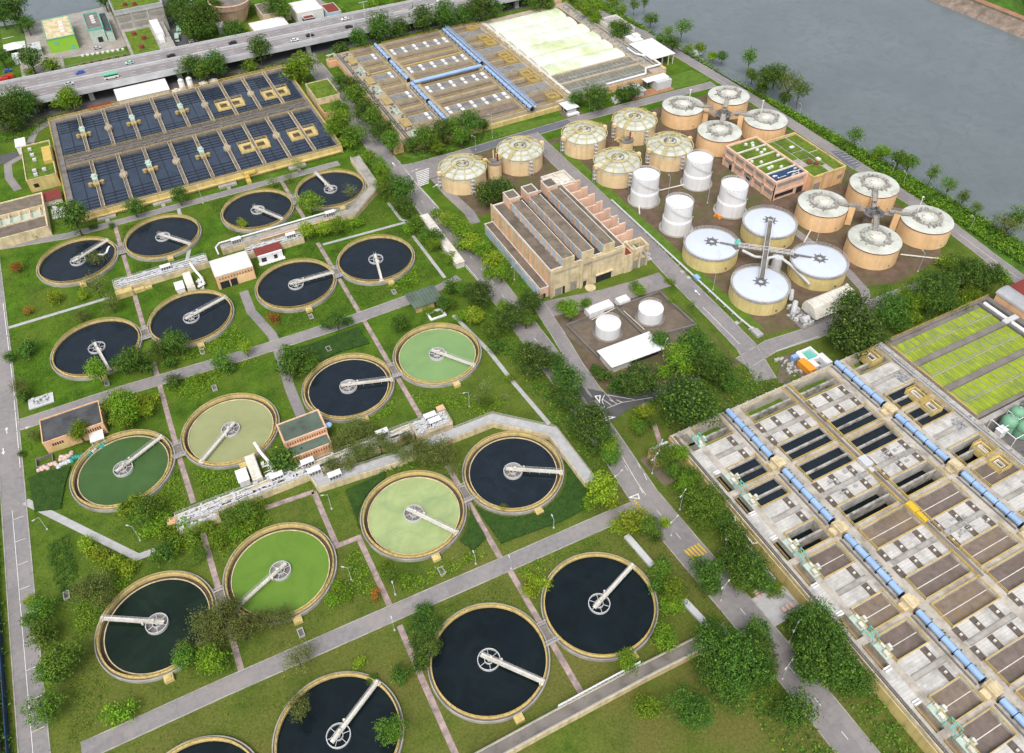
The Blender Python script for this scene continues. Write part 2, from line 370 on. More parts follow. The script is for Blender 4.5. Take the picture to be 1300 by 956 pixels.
def thing(name, label, cat, loc, group=None, rot=0.0):
    o = bpy.data.objects.new(name, None); o.empty_display_size = .5; COL.objects.link(o)
    o.location = (loc[0], loc[1], loc[2] if len(loc) > 2 else 0); o.rotation_euler = (0, 0, rot)
    o['label'] = label; o['category'] = cat
    if group: o['group'] = group
    return o
EACH = set('deck_slab cable_duct hatch dividing_wall fitting window door doorway roof parapet pilaster glazing louvre roof_vent column post shutter roller_shutter wall_panel wall_rib bay_fin bay_wall opening garden_bed garden_roof step_pad weedy_floor beam wall monitor gable wing_column white_planter brown_shrub drain_flange panel_slab valley courtyard opening facade_frame shrub wall_slot vent_slot cross_beam gauge_box floor outer_ledge top_step vent cabinet platform block yellow_crate annex_shutter annex_recess annex_frame stair_sail canopy end_channel front_wall carriageway side_annex'.split())
def part(name, mb, m, par, label=None, smooth=False):
    if name in EACH and 1 < len(mb.st) <= 100:
        for q in mb.pieces(): o = part(name, q, m, par, label, smooth)
        return o
    """mesh given in world coordinates, linked as a child of par"""
    off = (0, 0, 0); q = par
    while q is not None: off = tuple(off[i] + q.location[i] for i in range(3)); q = q.parent
    o = bpy.data.objects.new(name, mb.mesh(name, m, off)); COL.objects.link(o); o.parent = par
    if label: o['label'] = label
    if smooth:
        for p in o.data.polygons: p.use_smooth = True
    return o
def solo(name, mb, m, label, cat, group=None, loc=None):
    if loc is None:
        n = len(mb.v); loc = (sum(p[0] for p in mb.v)/n, sum(p[1] for p in mb.v)/n, min(p[2] for p in mb.v))
    o = bpy.data.objects.new(name, mb.mesh(name, m, loc)); COL.objects.link(o); o.location = loc
    o['label'] = label; o['category'] = cat
    if group: o['group'] = group
    return o
def struct(name, mb, m, kind='structure'):
    o = bpy.data.objects.new(name, mb.mesh(name, m)); COL.objects.link(o); o['kind'] = kind
    return o
def dup(root, loc, rot=0.0, label=None, group=None, scale=None):
    r = root.copy(); COL.objects.link(r); r.location = loc; r.rotation_euler = (0, 0, rot)
    if scale: r.scale = scale
    if label: r['label'] = label
    if group: r['group'] = group
    for ch in list(root.children):
        c = ch.copy(); COL.objects.link(c); c.parent = r
        for g in list(ch.children):
            d = g.copy(); COL.objects.link(d); d.parent = c
    return r
def rect(x0, x1, y0, y1): return [(x0, y0), (x1, y0), (x1, y1), (x0, y1)]
ORD = ['first', 'second', 'third', 'fourth', 'fifth', 'sixth', 'seventh', 'eighth', 'ninth', 'tenth', 'eleventh', 'twelfth',
       'thirteenth', 'fourteenth', 'fifteenth', 'sixteenth', 'seventeenth', 'eighteenth', 'nineteenth', 'twentieth']
def strip(pts, wd):
    """polygon of a road of width wd along a polyline"""
    n = len(pts); L = []; Rr = []
    for i, (x, y) in enumerate(pts):
        a = pts[max(i - 1, 0)]; b = pts[min(i + 1, n - 1)]
        if 0 < i < n - 1:
            d1 = Vector((x - a[0], y - a[1])).normalized(); d2 = Vector((b[0] - x, b[1] - y)).normalized()
            d = (d1 + d2).normalized(); k = 1/max(.35, d.dot(d1))
        else: d = Vector((b[0] - a[0], b[1] - a[1])).normalized(); k = 1
        nx, ny = -d.y*wd/2*k, d.x*wd/2*k
        L.append((x + nx, y + ny)); Rr.append((x - nx, y - ny))
    return L, Rr
def stripmesh(mb, pts, wd, z):
    L, Rr = strip(pts, wd)
    for i in range(len(pts) - 1): mb.sheet([Rr[i], Rr[i+1], L[i+1], L[i]], z)
    return mb
def stripprism(mb, pts, wd, z0, z1):
    L, Rr = strip(pts, wd)
    return mb.prism(Rr + L[::-1], z0, z1)
# ------------------------------------------------------------------ setting: land, river, roads
def build_ground():
    riv = [(292, -160), (298, 40), (297.7, 142), (297.2, 181), (296, 200), (293, 240), (291, 269), (287, 300), (284.8, 328), (283, 370), (281.7, 436), (279, 520), (276, 600)]
    land = [(-420, -160)] + riv + [(240, 640), (120, 640), (36, 610), (10, 584), (-28, 580), (-53, 583), (-120, 586), (-420, 590)]
    mb = MB().sheet(land, 0)
    struct('ground', mb, M['grass'])
    # river embankment: sloping skirt all round the land edge
    sk = MB(); edge = riv + [(240, 640), (120, 640), (36, 610), (10, 584), (-28, 580), (-53, 583), (-120, 586), (-420, 590)]
    L, Rr = strip(edge, 8.0)
    for i in range(len(edge) - 1):
        a, b = edge[i], edge[i+1]; c, d = Rr[i], Rr[i+1]
        sk.add([(a[0], a[1], 0), (b[0], b[1], 0), (d[0], d[1], -3), (c[0], c[1], -3)], [(0, 3, 2, 1)])
    struct('embankment', sk, M['stone'])
    wr = water('river_water', (.135, .158, .164), .13, .45, .5, .12, .02, (.112, .137, .143))
    N = wr.node_tree.nodes
    struct('river', MB().sheet([(-900, -400), (1400, -400), (1400, 1700), (-900, 1700)], -2.0), wr)
    struct('river_bed', MB().sheet([(-900, -400), (1400, -400), (1400, 1700), (-900, 1700)], -6.0), M['dirt'])
    # far bank
    fb = [(459, 900), (459, 332), (461, 272), (464, 100), (470, -100)]
    f2 = [(x + 10, y) for x, y in fb]; mb = MB()
    for i in range(len(fb) - 1):
        mb.add([(fb[i][0], fb[i][1], -2.5), (f2[i][0], f2[i][1], 2.5), (f2[i+1][0], f2[i+1][1], 2.5), (fb[i+1][0], fb[i+1][1], -2.5)], [(0, 1, 2, 3)])
    for k in range(60):                      # stone ribs down the slope
        y = 230 + k*7.5
        x0 = 459 + (2 if y < 332 else 0)*(332 - y)/60
        mb.add([(x0, y, -2.2), (x0, y + .7, -2.2), (x0 + 10, y + .7, 2.75), (x0 + 10, y, 2.75), (x0 + 10, y, 2.4), (x0 + 10, y + .7, 2.4)], [(0, 1, 2, 3), (3, 2, 5, 4)])
    struct('far_bank_slope', mb, M['stone'])
    struct('far_bank', MB().sheet(f2 + [(1000, -100), (1000, 900)], 2.5), M['bank'])
    struct('far_road', stripmesh(MB(), [(x + 4.5, y) for x, y in f2], 6, 2.54), M['redclay'])
    struct('far_wall', stripprism(MB(), [(x + .6, y) for x, y in f2], .5, 2.5, 3.5), M['stone'])
build_ground()

def area(name, pts, m, z): struct(name, MB().sheet(pts, z), M[m])
# ground cover areas (sheets stepped a few mm to a few cm apart)
area('grass_verge', [(281, 436), (279, 600), (268, 600), (270, 436), (280, 372), (286, 312), (286, 200), (285, 165), (282, 140), (286, 60), (296, 60), (297, 142), (296.5, 181), (295.3, 200), (292.3, 240), (290.3, 269), (286.4, 300), (284.2, 328), (282.4, 370)], 'bank', .01)
area('digester_ground', [(171, 303), (183, 304), (236, 304), (272, 304), (277, 296), (276, 205), (275, 172), (270, 158), (262, 151), (236, 148.5), (226, 152), (219, 150), (200, 147.5), (187, 147), (171.5, 150.5), (170, 200)], 'soil', .01)
area('holder_ground', [(170.5, 300), (176, 300), (176, 152), (170.5, 152)], 'lush', .02)
area('tank_island', [(112, 307), (109, 303), (111, 282), (117, 264), (150, 262.5), (164, 268), (164.5, 290), (162, 307), (150, 309.5), (118, 309)], 'soil', .01)
area('oil_tank_ground', [(107.5, 192), (111, 196), (121, 195.5), (146, 188.5), (156.5, 188), (158, 166), (157, 142), (139, 143.5), (124, 145.5), (111, 152), (108.5, 165)], 'soil', .01)
area('dry_grass', [(146, 188), (156, 187), (157.6, 166), (156.4, 146), (143, 145), (143, 164), (154.5, 165), (154, 186)], 'grass', .02)
area('lawn', [(250, 330), (275, 330), (278, 318), (273, 315), (250, 317)], 'lush', .01)
area('lawn_strip', [(138, 329.5), (190, 321), (190, 317.5), (112, 318), (106, 324), (108, 331)], 'lush', .01)
area('compound_floor', [(111, 190), (115.5, 168), (134, 158.5), (155, 165), (154, 187), (134, 187)], 'dirt', .03)
area('service_yard', [(116, 450), (-60, 450), (-60, 442), (-45, 440), (-38, 436.5), (84, 436.5), (90, 448)], 'dirt', .01)
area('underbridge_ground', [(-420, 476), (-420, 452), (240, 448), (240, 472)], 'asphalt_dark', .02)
area('skip_yard', [(171, 138), (183, 138), (183.5, 126), (171, 126)], 'dirt', .02)
area('red_clay_yard', [(229, 323), (254, 323), (254, 316.5), (229, 317)], 'redclay', .02)
area('hut_pad', [(190, 332), (200, 332), (200, 316), (190, 317)], 'dirt', .015)
area('crossing_yard', [(103, 71), (110, 71), (114.6, 70), (114.6, 62), (103.5, 62)], 'palepath', .02)
area('pit_yard', [(104, 124), (114.6, 124), (114.6, 113), (105, 112)], 'dirt', .015)
area('village_yard', [(-46, 579), (10, 583), (11, 515), (-24, 501), (-46, 500)], 'yard', .01)
area('depot_road', [(10.5, 583), (45, 610), (45, 482), (36, 478), (34, 500), (38, 540), (12, 545)], 'asphalt_dark', .01)
area('sports_turf', [(-53, 579), (-40.5, 580.5), (-40.2, 543.6), (-53, 544)], 'lush', .02)
area('field_marking', [(-52.5, 562.6), (-46.4, 563.4), (-46.4, 562.8), (-52.5, 562.0)], 'paint', .05)
area('planted_bed', [(-23.4, 515.7), (8.9, 511.1), (11.2, 499.8), (-23.9, 500.7)], 'lush', .02)

# roads
def road(name, pts, wd, z=.03, m='asphalt', kerb=True):
    struct(name, stripmesh(MB(), pts, wd, z), M[m])
    if kerb:
        L, Rr = strip(pts, wd + .35); mb = MB()
        for side in (L, Rr):
            for a, b in zip(side, side[1:]):
                stripprism(mb, [a, b], .3, 0, .14)
        struct('kerb', mb, M['concrete'])
main = [(98.5, 452), (99.2, 400), (98.0, 330), (98.6, 300), (100.6, 258), (102, 222), (101.2, 190), (100.6, 160), (99.3, 135), (97.6, 112), (98.4, 92), (99.6, 70), (100.5, 47), (101, 10), (101, -60)]
road('main_road', main, 8.6, .04)
road('cross_road', [(96, 313.5), (130, 312.9), (200, 314), (250, 312.3), (275, 311)], 5.6, .05)
road('river_road', [(268, 452), (272, 424), (278, 385), (279.5, 350), (281, 316), (282, 290), (282.3, 240), (282.5, 195), (282, 165), (279, 140), (276, 100), (276, 0)], 6.2, .06)
road('tank_road', [(167.5, 313), (167.2, 285), (167.5, 262), (167, 210), (166, 190), (165.3, 165), (164.5, 148), (160, 132)], 7.0, .07)
road('digester_road', [(158, 142), (172, 144), (190, 142.3), (212, 142.3), (228, 143), (245, 141.5), (262, 139), (280, 139)], 5.6, .08)
road('loop_road', [(224.6, 205), (225.2, 175), (224.8, 162), (222.5, 151), (216.5, 143.5)], 3.6, .09, 'asphalt', False)
road('pump_house_road', [(110, 199), (118, 197.5), (135, 194), (150, 192.5), (161, 192)], 9.0, .10, 'asphalt', False)
road('compound_road', [(111.5, 203), (109.8, 185), (107.6, 168), (106.8, 155), (107.5, 147)], 4.4, .11)
road('west_ring_road', [(112, 300), (112.2, 285), (114, 268), (113, 260)], 4.5, .05, 'asphalt', False)
road('west_ring_bend', [(106, 303), (113, 303), (118, 309)], 5.0, .055, 'asphalt', False)
road('left_road', [(-71.5, 480), (-70.5, 400), (-69.5, 310), (-69, 246), (-69.4, 200), (-69.8, 160), (-70, 120), (-70, 40)], 6.4, .04)
road('north_service_road', [(-66, 339.7), (-40, 334.2), (0, 333.8), (60, 333.2), (78, 333.2)], 3.6, .05)
road('middle_service_road', [(-67, 231), (-34, 230.8), (8, 228.2), (40, 227.3), (72, 228.2)], 4.8, .06)
road('south_service_road', [(-60, 113.5), (-27, 113.2), (20, 112), (55, 110.9), (84, 110.2), (94, 109.5)], 4.4, .07)
road('driveway', [(16, 263), (15.6, 250), (19, 234), (18.9, 226), (17.2, 205), (16.9, 190)], 3.4, .085, 'asphalt', False)
road('shed_drive', [(78, 228), (92, 231)], 3.6, .065, 'asphalt', False)
road('basin_path', [(-56, 382), (-59, 395), (-58.8, 408), (-50, 414), (-47.5, 425), (-45, 434), (-38, 441), (-10, 447)], 3.4, .05, 'asphalt', False)
road('basin_drive', [(-90, 416), (-54, 414)], 9, .045, 'asphalt_dark', False)
road('depot_lane', [(44, 600), (43, 540), (39, 500), (36, 478)], 8, .035, 'asphalt_dark', False)
road('skip_drive', [(164, 128), (172, 136)], 4, .05, 'dirt', False)
road('north_lane', [(120, 640), (128, 520), (140, 478)], 6, .03, 'asphalt', False)
area('road_apron', [(102, 318), (102, 296), (106, 298), (113, 305), (120, 310.3), (120, 315.6), (110, 316)], 'asphalt', .057)
area('junction_apron', [(102.5, 160), (101.5, 140), (112, 143), (128, 142), (139, 140.5), (141, 144.5), (117, 147.5), (109.5, 153)], 'asphalt_dark', .115)
area('new_asphalt', [(136, 315.6), (190, 316.7), (190, 311.3), (160, 310.8), (136, 310.2)], 'asphalt_new', .056)
area('parking_bay', [(281.0, 231.9), (285.3, 229.5), (285.5, 216.4), (278, 214.8)], 'asphalt_new', .075)

# foot paths
def fpath(pts, wd=1.6, m='paver', z=.035): struct('foot_path', stripmesh(MB(), pts, wd, z), M[m])
for pts in ([(-21.5, 335), (-21.3, 290)], [(-21.5, 281), (-21.5, 258)], [(-21.6, 240), (-21.9, 190), (-21.6, 173)], [(-21.4, 161), (-21.6, 112.5)],
            [(50.2, 333), (50.8, 296)], [(50.5, 279), (51, 229)], [(51, 226), (51.2, 172)], [(50.8, 150), (50.7, 112)], [(51.2, 109), (51.3, 70)],
            [(11.4, 160), (11.5, 138.7), (17.9, 138.5), (18.1, 114)], [(-4.4, 161.2), (11.4, 160)], [(18.3, 108), (18, 92), (18, 70)]):
    fpath(pts)
for pts, wd in (([(-66, 284.2), (-29, 284.1)], 1.5), ([(-66.3, 197.5), (-39.5, 161.8), (-34.7, 161.6)], 2.2),
                ([(86.3, 292), (86.5, 277.8), (88.3, 274.6)], 1.3), ([(86.6, 264.6), (87.1, 233.4)], 1.3), ([(52, 276.8), (88.3, 274.8)], 1.4),
                ([(81, 212), (84.2, 189.4), (84.9, 171.0), (86.5, 149.6)], 1.5), ([(196, 331), (197.5, 314)], 1.2)):
    fpath(pts, wd, 'palepath', .045)
fpath([(5, 334), (3, 300), (0, 291)], 1.5, 'palepath', .045)
fpath([(118, 143.5), (116.5, 135), (113.2, 126)], 1.6, 'paver', .045)

# painted markings
pm = MB(); Z = .13
def line(pts, wd=.16, z=Z): stripmesh(pm, pts, wd, z)
line([(102.8, 322), (102.6, 303), (103.4, 285), (104.6, 262)], .22)
line([(94.3, 322), (94.7, 300), (96.6, 262), (98, 225)], .18)
for i in range(9):
    y = 297.2 + i*1.35; line([(102.9 + i*.35, y), (107.9 + i*.6, y + .5)], .55)
line([(102.6, 296.5), (106.2, 308.5)], .2)
for v in range(-40, 290, 9):
    if 140 < v < 175: continue
    def mx(v):
        for a, b in zip(main, main[1:]):
            if b[1] <= v <= a[1]: return b[0] + (a[0] - b[0])*(v - b[1])/(a[1] - b[1])
        return 101
    if v < 90 or v > 178: pass
    line([(mx(v) + .2, v), (mx(v + 2.2) + .2, v + 2.2)], .15)
line([(100.6, 132), (98.6, 118), (98.2, 112)], .16); line([(103, 124), (102.3, 121)], .2); line([(102.2, 119), (101.6, 116.5)], .2)
def giveway(x, y, a):
    c, s_ = math.cos(a), math.sin(a)
    P = [(-1.1, 0), (1.1, 0), (0, 3.6)]; Q = [(-.55, .4), (.55, .4), (0, 2.4)]
    tr = lambda p: (x + p[0]*c - p[1]*s_, y + p[0]*s_ + p[1]*c)
    P = [tr(p) for p in P]; Q = [tr(p) for p in Q]
    for i in range(3): pm.sheet([P[i], P[(i+1) % 3], Q[(i+1) % 3], Q[i]], Z)
def arrow(x, y, a, L=3.6):
    c, s_ = math.cos(a), math.sin(a); tr = lambda p: (x + p[0]*c - p[1]*s_, y + p[0]*s_ + p[1]*c)
    pm.sheet([tr(p) for p in ((-.16, 0), (.16, 0), (.16, L*.6), (-.16, L*.6))], Z)
    pm.sheet([tr(p) for p in ((-.6, L*.6), (.6, L*.6), (0, L))], Z)
giveway(96.3, 112.6, R_(70)); giveway(106.6, 152.8, R_(160)); giveway(103.5, 143.2, R_(-110))
arrow(104.8, 310, R_(-80)); arrow(99.8, 318, R_(0)); arrow(108, 293.5, R_(-70)); arrow(-66.5, 228.5, R_(-90), 4.2); arrow(167, 178, 0); arrow(214, 143, R_(80)); arrow(-69.5, 229, 0, 3.0); arrow(-71, 223, R_(180), 3)
line([(108.9, 152), (106.8, 150.4), (105.6, 146.6)], .2); line([(105.6, 146.6), (112, 146.4), (122, 143.5)], .16); line([(109.2, 151.8), (116.2, 145.6)], .2)
for i in range(3): line([(107.2 + i*1.9, 150.6 - i*1.2), (108.3 + i*1.9, 147.0 - i*.3)], .2)
line([(163.8, 172), (163.2, 150)], .16); line([(172, 141.2), (190, 139.9)], .14); line([(208, 140), (236, 140.3)], .14);
line([(-66.7, 300), (-66.2, 246)], .2); line([(-66.4, 244), (-66.7, 212)], .2); line([(-70, 196), (-70.3, 110)], .15)
for k in range(9): line([(-70.2, 192 - k*8.5), (-67.2, 192 - k*8.5)], .14)
line([(278.8, 137), (281, 160)], .14); line([(278, 128), (278.8, 137)], .14); line([(279.9, 316), (280.9, 290)], .12)
for i in range(7): line([(281.4, 230 - i*2.2), (285.2, 228.6 - i*2.0)], .14, .14)
struct('road_marking', pm, M['paint'])
ym = MB()
for i in range(5): stripmesh(ym, [(97.3 + i*1.1, 91.5), (97.8 + i*1.1, 87.8)], .6, Z)
for i in range(6): stripmesh(ym, [(93.2 + i*.1, 107 + i*.95), (94.3 + i*.1, 107.4 + i*.95)], .5, Z)
struct('yellow_marking', ym, M['yellowpaint'])

# ------------------------------------------------------------------ round settling tanks
RIMZ = 1.2
class Tank: pass
def tank_protos():
    T = {}
    def share(name, mb, m): return mb.mesh(name, m)
    P = dict(
        outer_wall=(MB().ring(0, 0, 15.22, 15.5, -.05, RIMZ, 80), 'concrete'),
        gutter=(MB().ring(0, 0, 14.74, 15.22, -.04, .82, 80), 'duct'),
        tank_wall=(MB().ring(0, 0, 14.40, 14.74, -.9, 1.32, 80), 'yellow'),
    )
    rl = MB(); pts = [(14.57*math.cos(2*math.pi*i/56), 14.57*math.sin(2*math.pi*i/56)) for i in range(56)]
    rl.rail(pts, 1.32, .95, 99, .07, True)
    P['guard_rail'] = (rl, 'yrail')
    P['launder'] = (MB().ring(0, 0, 13.44, 14.40, -.9, .06, 80), 'brownconc')
    P['weir'] = (MB().ring(0, 0, 13.2, 13.44, -.9, .5, 80), 'cream')
    fw = MB().ring(0, 0, 2.72, 2.92, -.6, 1.25, 36).ring(0, 0, 1.0, 1.15, -.6, 1.15, 20)
    fw.tube((0, 0, -1), (0, 0, 1.6), .45, 12)
    for k in range(6):
        a = k*math.pi/3 + .3
        fw.tube((1.0*math.cos(a), 1.0*math.sin(a), 1.1), (2.8*math.cos(a), 2.8*math.sin(a), 1.1), .09)
    P['feed_well'] = (fw, 'galv')
    fg = MB().ring(0, 0, 1.16, 2.7, .2, .3, 36)
    P['well_floor'] = (fg, 'concrete_d')
    br = MB().box(-2.2, 14.9, -.38, .38, 1.75, 1.9).box(-2.2, 14.9, -.48, -.38, 1.5, 2.05).box(-2.2, 14.9, .38, .48, 1.5, 2.05)
    for k in range(4): br.box(2 + 3*k, 2.1 + 3*k, -.05, .05, .3, 1.75)
    P['scraper_bridge'] = (br, 'offwhite')
    hr = MB().rail([(-2.2, -.44), (14.6, -.44)], 1.95, 1.0, 2.4, .035).rail([(-2.2, .44), (14.6, .44)], 1.95, 1.0, 2.4, .035)
    P['handrail'] = (hr, 'galv')
    P['drive_carriage'] = (MB().box(14.1, 15.1, -.8, .8, 1.34, 1.8).box(14.3, 14.9, -.35, .35, 1.8, 2.4).cone(3.2, .85, .3, .3, 1.6, 2.4, 10).box(.3, 1.0, -.35, .35, 1.95, 2.7), 'offwhite')
    ch = MB().box(-1.15, 1.15, -17.3, -15.5, 0, 1.25).box(-.7, .7, -16.9, -15.9, 1.25, 1.45)
    P['outlet_chamber'] = (ch, 'yellow')
    return {k: (v[0].mesh(k, M[v[1]]), v[1]) for k, v in P.items()}
TP = tank_protos()
WD_FULL = MB().disc(0, 0, 14.40, .5, 80); WD_LOW = MB().disc(0, 0, 13.2, .26, 80)
WM = {}
def clarifier(u, v, end, wm, full, label, ang=None, group=None, z=0):
    t = thing('settling_tank', label, 'settling tank', (u, v, 0), group)
    if ang is None:
        ex, ey = G(end[0], end[1], 1.85); ang = math.atan2(ey - v, ex - u)
    def add(n, par=t, rot=0):
        o = bpy.data.objects.new(n, TP[n][0]); COL.objects.link(o); o.parent = par; o.rotation_euler = (0, 0, rot); return o
    add('outer_wall'); add('gutter'); add('tank_wall'); add('guard_rail'); add('outlet_chamber')
    if not full: add('launder'); add('weir')
    add('feed_well', t, random.random()); 
    add('well_floor')
    b = add('scraper_bridge', t, ang); add('handrail', b); add('drive_carriage', b)
    key = (wm, full)
    if key not in WM: WM[key] = (WD_FULL if full else WD_LOW).mesh('water', M[wm])
    o = bpy.data.objects.new('water', WM[key]); COL.objects.link(o); o.parent = t
    return t
def cp(x0, y0, w, a, b, W=1300):
    s = w/W; return (x0 + a*s, y0 + b*s)
U = (-38.1, -4.9, 34.8, 67.4); V = (312.8, 256.2, 195.5, 138, 88.4)
CL = [
 (0, 0, cp(0,280,420,425,75), 'wnavy', True, 'round dark tank with a white foam streak beside the north service road'),
 (1, 0, cp(120,270,240,630,205), 'wnavy', True, 'round dark tank behind the left end of the far pipe gallery'),
 (2, 0, cp(0,0,440,1050,817), 'wnavy', True, 'round dark tank behind the orange house, reflecting a tree'),
 (3, 0, cp(0,0,440,1185,650), 'wnavy', True, 'round dark tank enclosed by the bend of the far raised channel'),
 (0, 1, cp(0,280,420,418,565), 'wnavy', True, 'round dark tank on the left lawn, bridge pointing down to a yellow bush'),
 (1, 1, cp(0,280,420,885,300), 'wnavy', True, 'round dark tank below the cream machine pack, left of the driveway'),
 (2, 1, cp(0,280,420,1300,205), 'wnavy', True, 'round dark tank just right of the driveway by the orange house'),
 (3, 1, cp(400,280,420,262,235), 'wnavy', True, 'round dark tank next to the roadside trees, pale bridge pointing straight down'),
 (0, 2, cp(0,480,240,1080,400,1275), 'wgreen', False, 'round tank of mid green water beside the long pink house'),
 (1, 2, cp(200,500,220,290,420,1107), 'wolive', False, 'round tank of khaki water left of the mossy roofed house'),
 (2, 2, cp(400,280,420,305,622), 'wnavy', False, 'round dark tank directly behind the mossy roofed house'),
 (3, 2, cp(400,280,420,630,570), 'wsage', False, 'round tank of sage green water near the grey roofed shed'),
 (0, 3, cp(0,570,420,395,665), 'wdgreen', False, 'round tank of blackish green water partly behind grey olive trees'),
 (1, 3, cp(0,570,420,940,614), 'wlime', False, 'round tank of vivid grass green water'),
 (2, 3, cp(400,570,420,560,330), 'wpale', False, 'round tank of pale yellow green algae with cloudy swirls'),
 (3, 3, cp(400,570,420,965,90), 'wnavy', False, 'round dark tank inside the bend of the near raised channel'),
 (3, 4, cp(680,690,170,742,160,1016), 'wblack', True, 'big round black tank nearest the tree lined road'),
 (2, 4, cp(400,570,420,895,915), 'wblack', True, 'big round black tank left of the one by the tree lined road'),
 (1, 4, None, 'wblack', True, 'round tank with only its far rim showing below the south service road'),
 (0, 4, None, 'wblack', True, 'round tank beyond the bottom edge, below the blackish green tank'),
]
for a, b, e, wm, full, lab in CL:
    clarifier(U[a], V[b], e, wm, full, lab, None if e else R_(-60 + 90*a))
for a, lab in ((2, 'round tank beyond the bottom edge, below the big black tanks'),):
    clarifier(U[a], 38, None, 'wblack', True, lab, .4)

# small chambers and footbridges that join each pair of tanks
LK = ['between the two far left dark tanks', 'between the two far dark tanks inside the channel bend', 'between the two dark tanks on the left lawn', 'between the dark tanks left of the tree row',
      'between the green tank and the khaki tank', 'between the navy tank and the sage green tank', 'between the blackish green tank and the vivid green tank', 'between the pale algae tank and its dark neighbour',
      'between the two rims at the bottom left', 'between the two big black tanks at the bottom']
i = 0
proto = None
for b in range(5):
    for a in (0, 2):
        cx = (U[a] + U[a+1])/2; v = V[b]
        lab = 'small grey walkway and valve chamber ' + LK[i]; i += 1
        if proto is None:
            t = proto = thing('tank_link', lab, 'walkway', (cx, v, 0), 'walkways joining pairs of tanks')
            part('valve_chamber', MB().box(cx - 1.2, cx + 1.2, v - 3.0, v + 1.6, 0, .9), M['concrete_d'], t)
            part('gangway', MB().box(cx - 2.0, cx + 2.0, v - 3.9, v - 3.1, .9, 1.05), M['concrete'], t); part('gangway', MB().box(cx - 1.3, cx + 1.3, v + 1.7, v + 2.3, .9, 1.05), M['concrete'], t)
            part('handrail', MB().rail([(cx - 2.0, v - 3.9), (cx + 2.0, v - 3.9)], 1.05, 1, 1.4, .05).rail([(cx - 2.0, v - 3.1), (cx + 2, v - 3.1)], 1.05, 1, 1.4, .05)
                 .rail([(cx - 1.3, v + 2.3), (cx + 1.3, v + 2.3)], 1.05, 1, 1.4, .05), M['galv'], t)
        else:
            dup(proto, (cx, v, 0), 0, lab)
# white spray of the inlet pipe on the far left tank
mb = MB(); p = [G(*cp(0,280,420,x,y), .53) for x, y in ((383,132),(405,134),(418,125),(424,108),(430,100))]
L, Rr = strip(p, .8)
for k in range(len(p)-1): mb.sheet([Rr[k], Rr[k+1], L[k+1], L[k]], .54)
solo('foam_streak', mb, M['white'], 'white foam streak on the far left dark tank', 'foam')
# sampling pits beside the tanks
proto = None; PITS = [((783,0),)]
for k, (px, py, lab) in enumerate([(cp(0,280,420,795,515) + ('below the dark tank left of the driveway',)), (cp(0,280,420,1222,378) + ('below the dark tank right of the driveway',)), (cp(0,280,420,843,658) + ('in the grass above the khaki tank',)),
        (cp(0,570,420,1183,722) + ('below the vivid green tank',)), (cp(0,570,420,262,575) + ('left of the blackish green tank',)), (cp(400,280,420,53,505) + ('in the hedges left of the navy tank',)), (cp(400,280,420,310,280) + ('below the tank by the tree row',)),
        (cp(400,570,420,497,480) + ('below the pale algae tank',)), (cp(0,280,420,420,640) + ('below the left lawn tank',))]):
    u, v = G(px, py, .4)
    if proto is None:
        proto = thing('sampling_pit', 'open concrete sampling pit ' + lab, 'pit', (u, v, 0), 'open concrete pits in the lawns')
        part('curb', MB().frame(u - .8, u + .8, v - 1.3, v + 1.3, .25, 0, .7), M['concrete'], proto)
        part('cover', MB().box(u - .55, u + .55, v - 1.05, v + 1.05, .05, .25), M['dsteel'], proto)
    else: dup(proto, (u, v, 0), 0, 'open concrete sampling pit ' + lab)
# ------------------------------------------------------------------ wide settling basin (top left)
def clutter(mb, x0, x1, y0, y1, z, n, smin=.4, smax=1.4, hmax=1.2, rnd=random):
    for _ in range(n):
        a = rnd.uniform(smin, smax); b = rnd.uniform(smin, smax)*.6; x = rnd.uniform(x0, x1 - a); y = rnd.uniform(y0, y1 - b)
        if rnd.random() < .45: mb.box(x, x + a, y, y + b, z, z + rnd.uniform(.3, hmax))
        elif rnd.random() < .5: mb.cone(x, y, a*.35, a*.35, z, z + rnd.uniform(.3, hmax), 8)
        else:
            L = rnd.uniform(1.5, 4)
            mb.tube((x, y, z + .5), (min(x + L, x1), y, z + .5), .14, 6); mb.tube((x, y, z), (x, y, z + .5), .12, 6)
    return mb

